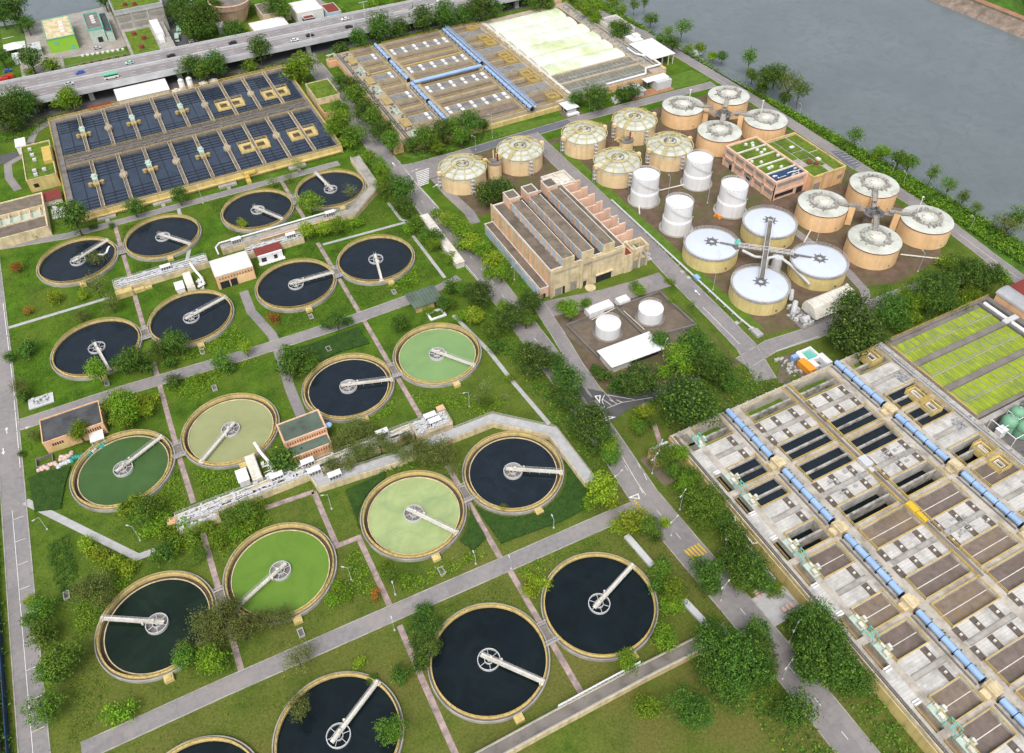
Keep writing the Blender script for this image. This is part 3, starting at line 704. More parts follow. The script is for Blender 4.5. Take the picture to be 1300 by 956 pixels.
def basin():
    Z = 3.5; X0, X1, Y0, Y1 = -37.3, 82.8, 341.0, 435.6
    t = thing('wide_basin', 'wide shallow basin of dark blue water crossed by many beige footbridges', 'water basin', ((X0+X1)/2, Y0, 0))
    part('outer_wall', MB().frame(X0, X1, Y0, Y1, .5, 0, Z), M['yellow'], t)
    wk = MB().box(X0 + .5, X0 + 3.0, Y0 + .5, Y1 - .5, 0, Z - .05).box(X1 - 1.9, X1 - .5, Y0 + .5, Y1 - .5, 0, Z - .05)
    wk.box(X0 + 3.0, X1 - 1.9, Y0 + .5, Y0 + 2.0, 0, Z - .05).box(X0 + 3.0, X1 - 1.9, Y1 - 3.3, Y1 - .5, 0, Z - .05)
    part('walkway', wk, M['concrete_d'], t)
    ch = MB().box(X0 + 3.0, X1 - 1.9, 383.8, 384.5, 0, Z).box(X0 + 3.0, X1 - 1.9, 393.4, 394.1, 0, Z).box(X0 + 3.0, X1 - 1.9, 384.5, 393.4, 0, 2.9)
    part('middle_channel', ch, M['duct'], t)
    cl = clutter(MB(), X0 + 4, X1 - 3, 385, 393, 2.9, 170, .4, 1.8, .7)
    for y in (386, 388.6, 391.5): cl.tube((X0 + 4, y, 3.3), (X1 - 3, y, 3.3), .16, 6)
    part('channel_pipework', cl, M['concrete_d'], t)
    part('water', MB().box(X0 + 3.0, X1 - 1.9, Y0 + 2.0, 383.8, 1, 2.5), M['wbasin'], t)
    part('water', MB().box(X0 + 3.0, X1 - 1.9, 394.1, Y1 - 3.3, 1, 2.5), M['wbasin'], t)
    # launder lines lying just above the water
    la = MB(); bays = [-34.2, -23.3, -11.7, 0, 11.8, 23.4, 35, 46.7, 58.5, 70.2, 80.8]
    for y0, y1, ys in ((343, 383.8, (345, 346.8, 349.3, 352, 354.6, 371.5, 374, 376.6, 379.2, 381.6)), (394.1, 432.3, (396, 398.6, 401.2, 403.8, 420.5, 423, 425.6, 428.2, 430.4))):
        for a, b in zip(bays, bays[1:]):
            m = (a + b)/2
            la.box(m - .16, m + .16, y0, y1, 2.3, 2.62)
            for y in ys: la.box(a + 1.0, b - 1.0, y - .13, y + .13, 2.3, 2.66)
    part('launder', la, M['launderd'], t)
    # footbridges
    br = MB().box(-.62, .62, 0, 41, 3.1, 3.45); 
    hr = MB().rail([(-.72, 0), (-.72, 41)], 3.3, 1.1, 3, .11).rail([(.72, 0), (.72, 41)], 3.3, 1.1, 3, .11)
    m1 = br.mesh('footbridge', M['concrete_d']); m2 = hr.mesh('handrail', M['cream'])
    for y, L in ((342.8, 41), (394.0, 38.6)):
        for x in bays[1:-1]:
            o = bpy.data.objects.new('footbridge', m1); COL.objects.link(o); o.parent = t
            o.location = (x - t.location.x, y - t.location.y, 0); o.scale = (1, L/41, 1)
            h = bpy.data.objects.new('handrail', m2); COL.objects.link(h); h.parent = o
    # edge rails
    part('edge_rail', MB().rail([(X0 + .25, Y0 + .3), (X0 + .25, Y1 - .3)], Z, 1.1, 3, .09).rail([(X1 - .25, Y0 + .3), (X1 - .25, Y1 - .3)], Z, 1.1, 3, .09)
         .rail([(X0 + .3, Y1 - .25), (X1 - .3, Y1 - .25)], Z, 1.2, 3, .13).rail([(X0 + .3, Y0 + .25), (X1 - .3, Y0 + .25)], Z, 1.1, 3, .08)
         .rail([(X0 + 3, 384.1), (X1 - 2, 384.1)], Z, 1.1, 3, .07).rail([(X0 + 3, 393.8), (X1 - 2, 393.8)], Z, 1.1, 3, .07), M['yrail'], t)
    part('gutter_ledge', MB().box(X0 + 1, X1 - 1, Y0 - 1.0, Y0, 1.2, 1.6), M['yellow'], t)
    # yellow pontoons around a footbridge
    for x0, x1, y0, y1 in ((39.6, 53.2, 404.6, 413.2), (63.2, 76.6, 404.6, 413.6), (39.8, 53.6, 358.4, 366.6), (63.6, 76.7, 358.0, 366.4)):
        p = MB().frame(x0, x1, y0, y1, 1.9, 2.2, 3.2).box((x0+x1)/2 - 1.4, (x0+x1)/2 + 1.4, y0 + 1.9, y1 - 1.9, 2.2, 3.1)
        o = part('pontoon', p, M['yellow'], t)
        part('pontoon_rail', MB().rail(rect(x0, x1, y0, y1), 3.45, 1.1, 2.5, .07, True), M['yrail'], o)
        part('pontoon_trough', MB().box(x0 + 1.95, (x0+x1)/2 - 1.5, y0 + 1.95, y1 - 1.95, 2.45, 2.75).box((x0+x1)/2 + 1.5, x1 - 1.95, y0 + 1.95, y1 - 1.95, 2.45, 2.75), M['brownconc'], o)
    # scum skimmers: big T shaped ones alternate with small round ones
    for row, big, small in ((414, (-23.3, 0, 23.4), (-11.7, 11.8, 35, 58.5)), (366, (-23.6, -.2, 23.4), (-11.7, 11.6, 35, 58.5))):
        for x in big:
            p = MB().cone(x - 2.5, row - 1.2, .95, .95, 2.2, 3.9, 14).cone(x + 2.5, row - 1.2, .95, .95, 2.2, 3.9, 14).box(x - 3.2, x + 3.2, row - 1.7, row - .7, 3.5, 3.75).box(x - 1.3, x + 1.3, row - 4.2, row - 1.9, 3.5, 4.4)
            o = part('skimmer', p, M['ochre'], t)
            part('skimmer_drive', MB().box(x - 1.1, x + 1.1, row - .3, row + 4.6, 3.55, 4.9).box(x - .5, x + .5, row + 1, row + 3, 4.9, 5.6).box(x - 1.5, x + 1.5, row + 1.6, row + 2.1, 4.9, 5.2), M['mint'], o)
        for x in small:
            p = MB().lathe(x, row, [(1.8, 2.3), (1.9, 3.4), (1.7, 4.0), (0.01, 4.2)], 16).box(x - .4, x + .4, row - 3.6, row + 3.6, 3.55, 4.1)
            part('skimmer', p, M['rim'], t)
    part('stair', MB().box(36.2, 38.2, 336.0, 341, 0, 1.2).box(36.2, 38.2, 338.2, 341, 1.2, 2.4).box(36.2, 41.5, 339.6, 341, 2.4, 3.4), M['yrail'], t)
    for (x0, y0, x1, y1) in ((-27.4, 338.6, -19.8, 340.8), (-4.4, 338.6, 3.6, 340.8), (24, 338.0, 32, 340.8), (56, 337.8, 64, 340.6)):
        part('step_pad', MB().box(x0, x1, y0, y1, 0, .9).box((x0+x1)/2 - .8, (x0+x1)/2 + .8, y0 - 2.4, y0, 0, .45), M['concrete'], t)
basin()

# ------------------------------------------------------------------ deck block with rectangular cells (right)
def hatch_rows(): pass
def big_block():
    Z = 5.0; X0, X1, Y0, Y1 = 114.6, 202.4, -16.0, 124.2
    ORX = 130
    t = thing('treatment_block', 'huge pale concrete deck with rectangular water cells along the right edge', 'treatment deck', (ORX, Y1, 0))
    zones = [(122.0, 132.6), (140.9, 157.7), (160.9, 176.3), (184.7, 198.0)]
    per = 25.33; cellrows = []
    y = 105.6
    for k in range(5):
        cellrows.append((y - 6.7, y)); cellrows.append((y - 15.3, y - 8.6)); y -= per
    # deck slabs (pale panels) and beams
    slabs = MB(); beams = MB(); walls = MB(); hatches = MB(); bands = MB(); mid = MB(); yr = MB(); floors = {}
    bot = 0.0
    dz0 = Z - .9
    # full length bands along v
    for a, b in ((119.9, 122.0), (132.6, 140.9), (157.7, 160.9), (176.3, 184.7)):
        beams.box(a, b, Y0 + .6, Y1 - .6, bot, Z - .02)
    beams.box(X0, X0 + 1.8, Y0 + .6, Y1 - .6, bot, Z)          # west parapet walk
    beams.box(X0, X1, Y1 - .6, Y1, bot, Z + .1); beams.box(X0, X1, Y0, Y0 + .6, bot, Z)
    beams.box(198.0, X1, Y0 + .6, Y1 - .6, bot, Z - .02)
    # slots: each deck row
    deckrows = [(115.8, 105.6)] + [(105.6 - 15.3 - per*k, 105.6 - per*(k + 1)) for k in range(5)]
    for (ya, yb) in deckrows:
        yb = max(yb, Y0 + .6)
        if ya <= yb: continue
        for a, b in zones:
            x0 = 117.2 if a == 122.0 else a
            if a == 122.0:
                slabs.box(116.4, 119.9, yb, ya, bot, Z)
                slabs.box(a, b, yb, ya, bot, Z)
            else: slabs.box(a, b, yb, ya, bot, Z)
            m = (ya + yb)/2
            bands.box(a + .2, b - .05, m - .65, m + .65, Z, Z + .16)
            bands.box(a + .2, b - .05, m - .78, m - .7, Z, Z + .3); bands.box(a + .2, b - .05, m + .7, m + .78, Z, Z + .3)
        for hx in (130.3, 141.2, 147.3, 154.3, 161.3, 168.2, 175.0):
            w = 1.9
            hatches.box(hx - w/2, hx + w/2, m + .95, ya - .4, Z, Z + .05); hatches.box(hx - w/2, hx + w/2, yb + .4, m - .95, Z, Z + .05)
            for yy in ((m + ya)/2, (m + yb)/2):
                mid.box(hx - .35, hx + .3, yy - .3, yy + .3, Z + .05, Z + .5)
    # cells
    lvl = {}
    for r, (ya, yb) in enumerate(cellrows):
        if yb < Y0: continue
        ya = max(ya, Y0 + .6)
        for zi, (a, b) in enumerate(zones):
            if r < 2: wz, wm = Z - 1.0, 'wnavy'
            elif r == 2: wz, wm = Z - 4.4, 'wblack'
            else: wz, wm = Z - .9, ('wbrown', 'wbrown2')[(r + zi) % 2]
            if zi == 3 and r == 3: wm = 'wbrown2'
            part('water', MB().box(a, b, ya, yb, wz - .6, wz), M[wm], t)
            m = (ya + yb)/2
            if r < 3: walls.box(a, b, m - .32, m + .32, bot, Z - .12)
            else: mid.box(a, b, m - .1, m + .1, wz, wz + .12)
            yr.rail(rect(a - .15, b + .15, ya - .15, yb + .15), Z, 1.05, 3.5, .085, True)
            # narrow side channel in the west zone
        ww, wl = ('wblack', Z - 1.8) if r < 3 else ('wbrown', Z - 1.5)
        part('side_water', MB().box(117.3, 119.9, ya, yb, wl - .5, wl), M[ww], t)
        beams.box(116.4, 117.3, ya, yb, bot, Z)
        yr.rail([(117.4, ya), (117.4, yb)], Z, 1.05, 3.5, .05)
    # walkway between each pair of cells
    for k in range(5):
        yb = 105.6 - 6.7 - per*k; ya = yb - 1.9
        if ya < Y0: continue
        for a, b in zones: beams.box(a, b, ya, yb, bot, Z)
        beams.box(116.4, 119.9, ya, yb, bot, Z)
    # emptied weedy cells along the north wall
    for a, b in zones:
        part('weedy_floor', MB().box(a, b, 115.8, 122.6, 0, 1.3), M['lush'], t)
        walls.box(a, b, 118.6, 119.3, 1.3, Z - .4)
        yr.rail(rect(a - .1, b + .1, 115.8, 122.7), Z, 1.05, 3.5, .06, True)
        beams.box(a, b, 122.6, Y1 - .6, bot, Z)
    part('side_floor', MB().box(117.3, 119.9, 115.8, 122.6, 0, 1.3), M['darkpit'], t); beams.box(116.4, 117.3, 115.8, Y1 - .6, bot, Z); beams.box(117.3, 119.9, 122.6, Y1 - .6, bot, Z)
    part('deck_beam', beams, M['slab2'], t); part('deck_slab', slabs, M['slab'], t); part('dividing_wall', walls, M['darkpit'], t)
    part('hatch', hatches, M['hatch'], t); part('cable_duct', bands, M['concrete'], t); part('fitting', mid, M['offwhite'], t)
    part('handrail', yr, M['yrail'], t)
    # yellow railed footbridge down the middle
    fb = MB().rail([(158.0, 46), (158.0, 123.5)], Z, 1.1, 3, .075).rail([(160.6, 46), (160.6, 123.5)], Z, 1.1, 3, .075)
    part('bridge_rail', fb, M['yrail'], t)
    part('bridge_floor', MB().box(158.6, 160.0, 46, 123.4, Z - .02, Z + .08), M['concrete_d'], t)
    # west wall pipe gallery and yellow outer face
    part('west_face', MB().box(X0 - .25, X0, Y0, Y1, 0, Z - .6), M['yellow'], t)
    g = MB()
    for x, r in ((X0 + .5, .16), (X0 + 1.0, .2), (X0 + 1.5, .14)): g.tube((x, Y0 + 1, Z + .25), (x, Y1 - 1, Z + .25), r, 6)
    part('pipe_run', g, M['dsteel'], t)
    part('parapet', MB().box(X0, X0 + .25, Y0, Y1 - .6, Z, Z + .9), M['cream'], t)
    dp = MB().path([(X0 - .4, 92, Z - .8), (X0 - .6, 91, 3.2), (X0 - .9, 89.5, 3.0), (X0 - .9, 83, 3.0), (X0 - .4, 82.2, Z - .8)], .22, 8)
    dp.path([(X0 - .4, 58, Z - .8), (X0 - .9, 57, 3.0), (X0 - .9, 50, 3.0)], .22, 8)
    part('drain_pipe', dp, M['white'], t)
    nf = MB()
    for k in range(22): nf.box(118 + k*3.8, 118.5 + k*3.8, Y1, Y1 + .35, 0, Z)
    part('wall_rib', nf, M['slab2'], t)
    # gallery between the cells and the green basins
    part('gallery_pipe', clutter(MB().tube((199.2, Y0 + 2, Z + .6), (199.2, Y1 - 1, Z + .6), .35, 8).tube((200.3, Y0 + 2, Z + .4), (200.3, Y1 - 1, Z + .4), .2, 8), 198.4, 202, Y0 + 4, Y1 - 1, Z, 120, .4, 1.2, 1.0), M['steel'], t)
    for yb in (109, 86, 60):
        part('valve_group', clutter(MB(), 193.5, 197.6, yb - 2.2, yb + 2.2, Z, 26, .4, 1.1, 1.1), M['steel'], t)
    # yellow weir boxes in the east cells
    for (x0, x1, y0, y1) in ((191.8, 196.2, 98.2, 103.8), (191.6, 196.4, 92.6, 97.6), (192.3, 196.3, 73.0, 78.2), (191.6, 196.4, 67.2, 71.8), (191.2, 196.4, 118.0, 123.0), (191.8, 196.2, 48.4, 53.6), (191.6, 196.4, 41.8, 47)):
        o = part('weir_box', MB().frame(x0, x1, y0, y1, .55, Z - 2, Z + .35), M['yellow'], t)
        part('trough_floor', MB().box(x0 + .55, x1 - .55, y0 + .55, y1 - .55, Z - 2, Z - .6), M['brownconc'], o)
        part('trough', MB().frame(x0 + 1.45, x1 - 1.45, y0 + .9, y1 - .9, .3, Z - .6, Z + .2), M['offwhite'], o)
        part('trough_rail', MB().rail(rect(x0, x1, y0, y1), Z + .35, 1, 2, .08, True), M['yrail'], o)
    # desks of small boxes on the deck
    rnd = random.Random(5)
    part('deck_equipment', clutter(clutter(clutter(MB(), 143, 157, 83, 89.5, Z, 16, .5, 1.6, .7, rnd), 162, 174, 82, 89, Z, 14, .5, 1.6, .7, rnd), 160.9, 176, 57, 63, Z, 16, .5, 1.6, .6, rnd), M['steel'], t)
    part('control_cabin', MB().box(157.9, 160.7, 86.4, 90.2, Z + .2, Z + 1.5).box(158.2, 159.4, 84.6, 86.2, Z + .2, Z + 1.0), M['galv'], t)
    gy = MB().box(158.4, 160.4, 68.5, 72.0, Z + .1, Z + 1.0).box(158.7, 160.1, 65, 68.4, Z + .1, Z + .8)
    part('yellow_crate', gy, M['yellowpaint'], t)
    ln = MB()
    for i in range(9): ln.box(146.5 + i*.9, 146.62 + i*.9, 69, 71.7, Z - 1.2, Z - .9)
    part('screen_rack', ln, M['steel'], t)
    return t
big_block()

def blue_pipe(name, x, segs, z, label, group):
    for i, (ya, yb) in enumerate(segs):
        lab = label[i]
        t = thing('blue_air_pipe', lab, 'pipe', (x, (ya + yb)/2, z), group)
        L = yb - ya; n = max(1, round(L/4.4))
        for k in range(n):
            a = ya + L*k/n + .1; b = ya + L*(k + 1)/n - .1
            part('pipe_section', MB().tube((x, a, z + 1.25), (x, b, z + 1.25), .86, 16), M['bluepipe'], t)
        cl = MB()
        for k in range(n + 1):
            y = ya + L*k/n; cl.tube((x, y - .07, z + 1.25), (x, y + .07, z + 1.25), .9, 16).box(x - .9, x + .9, y - .2, y + .2, z, z + .8)
        part('collar', cl, M['launderd'], t)
        part('cradle', clutter(MB().box(x + 1.3, x + 1.6, ya, yb, z, z + .35).box(x - 1.9, x - 1.4, ya, yb, z, z + .2), x + 1.3, x + 2.2, ya, yb, z, int(L*1.1), .25, .7, .6), M['dsteel'], t)
    return
blue_pipe('blue_air_pipe', 136.0, [(102.6, 123.6), (77.2, 97.2), (51.8, 71.9), (26.5, 46.6), (1.1, 21.3)], 5.0,
          ['pale blue pipe on the big deck, west line, farthest piece by the round tree', 'pale blue pipe on the big deck, west line, second piece from its far end',
           'pale blue pipe on the big deck, west line, third piece from its far end', 'pale blue pipe on the big deck, west line, piece at the bottom of the photo', 'pale blue pipe on the big deck, west line, beyond the bottom edge'], 'blue pipes on the big deck')
blue_pipe('blue_air_pipe', 180.8, [(102.6, 123.6), (77.2, 97.2), (51.8, 71.9), (26.5, 46.6)], 5.0,
          ['pale blue pipe on the big deck, east line, farthest piece by the skips', 'pale blue pipe on the big deck, east line, middle piece beside the yellow weir boxes',
           'pale blue pipe on the big deck, east line, nearest piece at the right edge', 'pale blue pipe on the big deck, east line, beyond the right edge'], 'blue pipes on the big deck')
PL = ['west line, beside the first dark cells', 'west line, by the half empty cells', 'west line, by the brown cells', 'west line, at the bottom of the photo', 'east line, by the green vessels and weir boxes', 'east line, by the second weir boxes', 'east line, at the right edge']
k = 0
for x, ys in ((136.0, (99.9, 74.5, 49.2, 23.9)), (180.8, (99.9, 74.5, 49.2))):
    for y in ys:
        t = thing('pipe_saddle', 'cream concrete pipe crossing block, ' + PL[k], 'pipe support', (x, y, 5), 'concrete crossing blocks on the blue pipes'); k += 1
        part('block', MB().box(x - 1.3, x + 1.3, y - 1.9, y + 1.9, 5.0, 7.2).box(x - 2.8, x - 1.3, y - 1.2, y + 1.2, 5.0, 6.0).box(x + 1.3, x + 2.8, y - 1.2, y + 1.2, 5.0, 6.0), M['cream'], t)
        part('top_step', MB().box(x - .8, x + .8, y - 1.3, y + 1.3, 7.2, 7.45), M['cream'], t)
# sludge skimmer machines along the west cells
SK = ['beside the first dark cells', 'beside the half empty cells', 'beside the brown cells', 'at the bottom of the photo', 'by the weedy corner cell']
for k, y in enumerate((97.9, 72.6, 47.3, 22.0, 118.2)):
    t = thing('gate_machine', 'mint green sluice machinery on the deck, ' + SK[k], 'machine', (120.6, y, 5), 'sluice machines along the deck edge')
    for s_ in ((-1, 1) if k < 4 else (0,)):
        yy = y + s_*4.2
        part('platform', MB().box(119.8, 122.4, yy - 2.2, yy + 2.2, 5.05, 5.35).box(122.4, 123.6, yy - .9, yy + .9, 5.05, 5.3), M['mint'], t)
        part('cabinet', MB().box(120.2, 121.2, yy - 1.8, yy - .4, 5.35, 6.5).box(121.3, 122.0, yy + .3, yy + 1.6, 5.35, 6.1).box(122.6, 123.3, yy - .5, yy + .5, 5.3, 6.3), M['offwhite'], t)
        part('vent', MB().box(117.5, 119.6, yy + s_*3.6 - .25, yy + s_*3.6 + .2, 5.05, 5.5).box(117.5, 119.6, yy + s_*4.3 - .25, yy + s_*4.3 + .2, 5.05, 5.5), M['white'], t)
    part('hoist_frame', MB().path([(119.6, y - 1.6, 5), (119.6, y - 1.6, 7.4), (119.6, y + 1.6, 7.4), (119.6, y + 1.6, 5)], .14).path([(121.8, y - 1.6, 5), (121.8, y - 1.6, 7.4), (121.8, y + 1.6, 7.4), (121.8, y + 1.6, 5)], .14)
         .tube((119.6, y, 7.4), (121.8, y, 7.4), .16).tube((119.6, y - 1.6, 7.4), (121.8, y + 1.6, 7.4), .1), M['teal'], t)

# ------------------------------------------------------------------ green algae basins right of the deck
def algae():
    Z = 5.0; X0, X1, Y0, Y1 = 202.6, 253.5, 84.8, 124.0
    t = thing('algae_basin', 'row of shallow basins full of bright yellow green algae water at the right edge', 'water basin', (X0, Y1, 0))
    part('outer_wall', MB().frame(X0, X1, Y0, Y1, 1.2, 0, Z), M['concrete_d'], t)
    rows = [(112.3, 121.3), (99.5, 110.2), (86.0, 97.4)]
    part('beam', MB().box(X0 + 1.2, X1 - 1.2, 110.2, 112.3, 0, Z - .1).box(X0 + 1.2, X1 - 1.2, 97.4, 99.5, 0, Z - .1).box(X0 + 1.2, X1 - 1.2, 121.3, Y1 - 1.2, 0, Z - .8), M['concrete_d'], t)
    for (a, b) in rows:
        sp = MB(); ln = MB()
        part('water', MB().box(X0 + 1.2, 247.2, a, b, 3.4, 4.0), M['walgae'], t)
        m = (a + b)/2
        sp.box(X0 + 1.2, 247.2, m - .3, m - .12, 4.0, 4.35); sp.box(X0 + 1.2, 247.2, m + .5, m + .62, 4.0, 4.3)
        x = 206.0
        while x < 246.5:
            sp.box(x, x + .16, m + .62, b, 4.0, 4.3); ln.box(x + .7, x + .78, a, m - .3, 4.0, 4.12); ln.box(x + 1.7, x + 1.78, a, m - .3, 4.0, 4.12)
            x += 2.9
        part('scraper', sp, M['concrete'], t); part('launder', ln, M['wgrey'], t)
    part('end_channel', MB().box(247.2, 248.2, Y0 + 1.2, Y1 - 1.2, 0, Z).box(251.4, X1 - 1.2, Y0 + 1.2, Y1 - 1.2, 0, Z).box(248.2, 251.4, Y0 + 1.2, Y1 - 1.2, 0, 3.2), M['dsteel'], t)
    part('end_pipe', MB().tube((249.8, Y0 + 2, 4.3), (249.8, Y1 - 2, 4.3), .75, 12), M['white'], t)
    part('crosswalk', MB().box(246.4, 253, 110.3, 112.2, Z, Z + .5), M['galv'], t)
    part('handrail', MB().rail([(X0 + .4, Y0 + .4), (X0 + .4, Y1 - .4)], Z, 1.1, 3, .07).rail([(X0 + .4, Y1 - .4), (X1 - .4, Y1 - .4)], Z, 1.1, 3, .06), M['yrail'], t)
    part('weir_ledge', MB().box(X0 + 1.25, X0 + 1.9, 86, 121.3, 3.4, 4.5), M['peach'], t)
algae()
# chemical yard with green vessels
struct('vessel_yard', MB().sheet(rect(202.6, 253.5, -16, 84.7), 2.0), M['dsteel'])
solo('yard_wall', MB().box(202.8, 253.5, 82.6, 84.4, 0, 4.6), M['concrete'], 'grey concrete wall between the algae basins and the green vessels', 'wall')
VS = [(209.6, 79.0, 2.3, 'leftmost of the green vessels below the algae basins'), (214.6, 80.2, 2.2, 'green vessel second from the left, against the wall'), (211.6, 75.3, 2.2, 'lower green vessel beside the white frame'),
      (217.6, 76.4, 2.3, 'green vessel in the middle of the cluster'), (220.6, 80.5, 2.2, 'green vessel third along the wall'), (223.5, 76, 2.2, 'rightmost green vessel at the photo edge'), (215, 71, 2.2, 'green vessel nearest the camera at the right edge')]
for u, v, r, lab in VS:
    t = thing('green_vessel', 'dull green domed tank, ' + lab, 'tank', (u, v, 2), 'green domed vessels')
    part('shell', MB().lathe(u, v, [(r, 2.6), (r, 6.4), (r*.92, 7.1), (r*.6, 7.8), (r*.2, 8.1), (.01, 8.1)], 20), M['greenvessel'], t, smooth=True)
    part('base_ring', MB().ring(u, v, r - .1, r + .12, 2, 2.6, 20).ring(u, v, r - .02, r + .1, 5.3, 5.5, 20), M['dsteel'], t)
    part('top_cap', MB().cone(u, v, .45, .45, 8.1, 8.5, 10), M['steel'], t)
fr = MB()
for x in (205, 212.5, 219): fr.path([(x, 73.2, 2), (x, 73.2, 6.2), (x, 82, 6.2), (x, 82, 2)], .14)
for y in (73.2, 78): fr.tube((205, y, 6.2), (224, y, 6.2), .14)
solo('vessel_gantry', fr, M['white'], 'white pipe frame around the green vessels', 'frame')
solo('pump_skid', clutter(MB().box(204, 224, 62, 71, 2.0, 2.15), 204, 224, 62, 71, 2.15, 60, .5, 1.6, 1.6), M['dsteel'], 'dark machinery below the green vessels at the right edge', 'machinery')
solo('white_cabinet', MB().box(204.2, 207.0, 77.2, 79.2, 2, 5.2).box(204.0, 207.2, 77.0, 79.4, 5.2, 5.35), M['white'], 'white cabinet left of the green vessels', 'cabinet')

# ------------------------------------------------------------------ brown basin block (top middle)
def mid_block():
    Z = 4.0; X0, X1, Y0, Y1 = 110.2, 197.0, 327.5, 435.5
    t = thing('brown_basin_block', 'big block of brown sludge basins with grey panels and blue pipes at the top middle', 'treatment deck', (118, Y0, 0))
    zones = [(119.5, 131.2), (138.2, 172.4), (178.6, 195.5)]
    be = MB().frame(X0, X1, Y0, Y1, .8, 0, Z)
    for a, b in ((131.2, 138.2), (172.4, 178.6), (195.5, X1 - .8)): be.box(a, b, Y0 + .8, Y1 - .8, 0, Z - .02)
    be.box(X0 + .8, 119.5, Y0 + .8, Y1 - .8, 0, Z - .4)
    per = 25.0; sl = MB(); yb_ = MB(); wm = MB(); hat = MB(); yr = MB(); mid = MB()
    slabs = [421.2, 396.2, 371.2, 346.2]
    for c in slabs:
        for a, b in zones:
            sl.box(a, b, c - 4.2, c + 4.2, 0, Z)
            be.box(a, b, c - 4.8, c - 4.2, 0, Z); be.box(a, b, c + 4.2, c + 4.8, 0, Z)
        for hx in (128.6, 139.8, 146.4, 153, 159.6, 166.2, 171.2):
            hat.box(hx - .8, hx + .8, c + .5, c + 3.4, Z, Z + .5); hat.box(hx - .8, hx + .8, c - 3.4, c - .9, Z, Z + .35)
    for i, c in enumerate((433.7, 408.7, 383.7, 358.7, 333.7)):
        y0, y1 = max(c - 7.7, Y0 + .8), min(c + 7.7, Y1 - .8)
        for a, b in zones:
            part('water', MB().box(a, b, y0, y1, 1.5, 2.6), M[('wbrown', 'wbrown2')[i % 2]], t)
            if y0 < c < y1 and i not in (0, 4):
                be.box(a, b, c - .9, c + .9, 0, Z)
                yr.rail([(a, c - .8), (b, c - .8)], Z, 1.1, 3, .07).rail([(a, c + .8), (b, c + .8)], Z, 1.1, 3, .07)
                for m in (c - 4.3, c + 4.3): mid.box(a, b, m - .25, m + .25, 1.5, 3.1)
            else:
                m = (y0 + y1)/2; mid.box(a, b, m - .25, m + .25, 1.5, 3.1)
            yr.rail(rect(a - .1, b + .1, y0 - .1, y1 + .1), Z, 1.1, 4, .08, True)
    part('deck_beam', be, M['rim'], t); part('panel_slab', sl, M['slabgrey'], t); part('hatch', hat, M['white'], t)
    part('handrail', yr, M['yrail'], t); part('dividing_wall', mid, M['concrete_d'], t)
    # west machinery strip
    part('side_pipe', clutter(MB().tube((111.6, Y0 + 2, Z + .5), (111.6, Y1 - 2, Z + .5), .3, 8).tube((112.8, Y0 + 2, Z + .3), (112.8, Y1 - 2, Z + .3), .22, 8), 111.2, 119, Y0 + 3, Y1 - 2, Z - .4, 120, .4, 1.5, 1.1), M['dsteel'], t)
    for i, y in enumerate((423, 409, 396, 383.7, 371, 358.7, 346, 334)):
        if i % 2 == 0: part('platform', MB().box(114.6, 118.8, y - 4.2, y + 4.2, Z - .2, Z + .25), M['ochre'], t)
        else: part('gate_gear', clutter(MB().box(115, 118.4, y - 2.5, y + 2.5, Z - .3, Z + .1), 115, 118.4, y - 2.6, y + 2.6, Z, 12, .5, 1.2, 1.3), M['mint'], t)
    part('cross_beam', MB().box(119.5, 131.2, 401.9, 403.3, Z - .5, Z + .25).box(138.2, 172.4, 401.6, 403.3, Z - .5, Z + .25), M['ochre'], t)
    # yellow weir boxes in the east cells
    for y in (428.5, 408.7, 383.7, 358.7, 334):
        for q in ((-3.6, 3.6) if 340 < y < 420 else (0,)):
            o = part('weir_box', MB().frame(188.6, 194.6, y + q - 3.1, y + q + 3.1, 1.3, 2, Z + .5).box(189.9, 193.3, y + q - 1.8, y + q + 1.8, 2, 3.2), M['ochre'], t)
            part('trough_rail', MB().rail(rect(188.6, 194.6, y + q - 3.1, y + q + 3.1), Z + .5, 1, 2, .07, True), M['yrail'], o)
    part('outer_ledge', MB().box(X0 + 2, X1 - 2, Y0 - 1.2, Y0, 0, 2.2), M['yellow'], t)
    part('west_face', MB().box(X0 - .3, X0, Y0, Y1, 0, Z - .8), M['peach'], t)
mid_block()
blue_pipe('p', 134.0, [(331.5, 357), (359, 380), (384.5, 409.5), (412, 433.5)], 4.0,
          ['pale blue pipe on the brown basin block, west line, nearest piece', 'pale blue pipe on the brown basin block, west line, second piece from the near end',
           'pale blue pipe on the brown basin block, west line, third piece from the near end', 'pale blue pipe on the brown basin block, west line, farthest piece'], 'blue pipes on the brown basin block')
blue_pipe('p', 175.4, [(326, 378), (383, 433)], 4.0, ['railed pale blue pipe on the brown basin block, east line, near half', 'railed pale blue pipe on the brown basin block, east line, far half'], 'blue pipes on the brown basin block')
t = thing('blue_cross_pipe', 'pale blue pipe joining the two lines across the brown basins', 'pipe', (154.5, 380.4, 4))
part('pipe_section', MB().tube((135.4, 380.4, 5.25), (174.0, 380.4, 5.25), .95, 16), M['bluepipe'], t)
cl = MB()
for k in range(7): cl.box(138.5 + k*5.8, 139 + k*5.8, 379.6, 381.2, 4, 4.8)
part('cradle', cl, M['dsteel'], t)
t = thing('pipe_walkway', 'long steel walkway with pale blue railings on the east pipe', 'walkway', (177.4, 380, 4))
part('handrail', MB().rail([(176.8, 326), (176.8, 433)], 5.6, 1.2, 3, .12).rail([(178.0, 326), (178.0, 433)], 5.6, 1.2, 3, .12), M['bluepipe'], t)
part('floor', MB().box(176.8, 178.0, 326, 433, 5.4, 5.6), M['galv'], t)

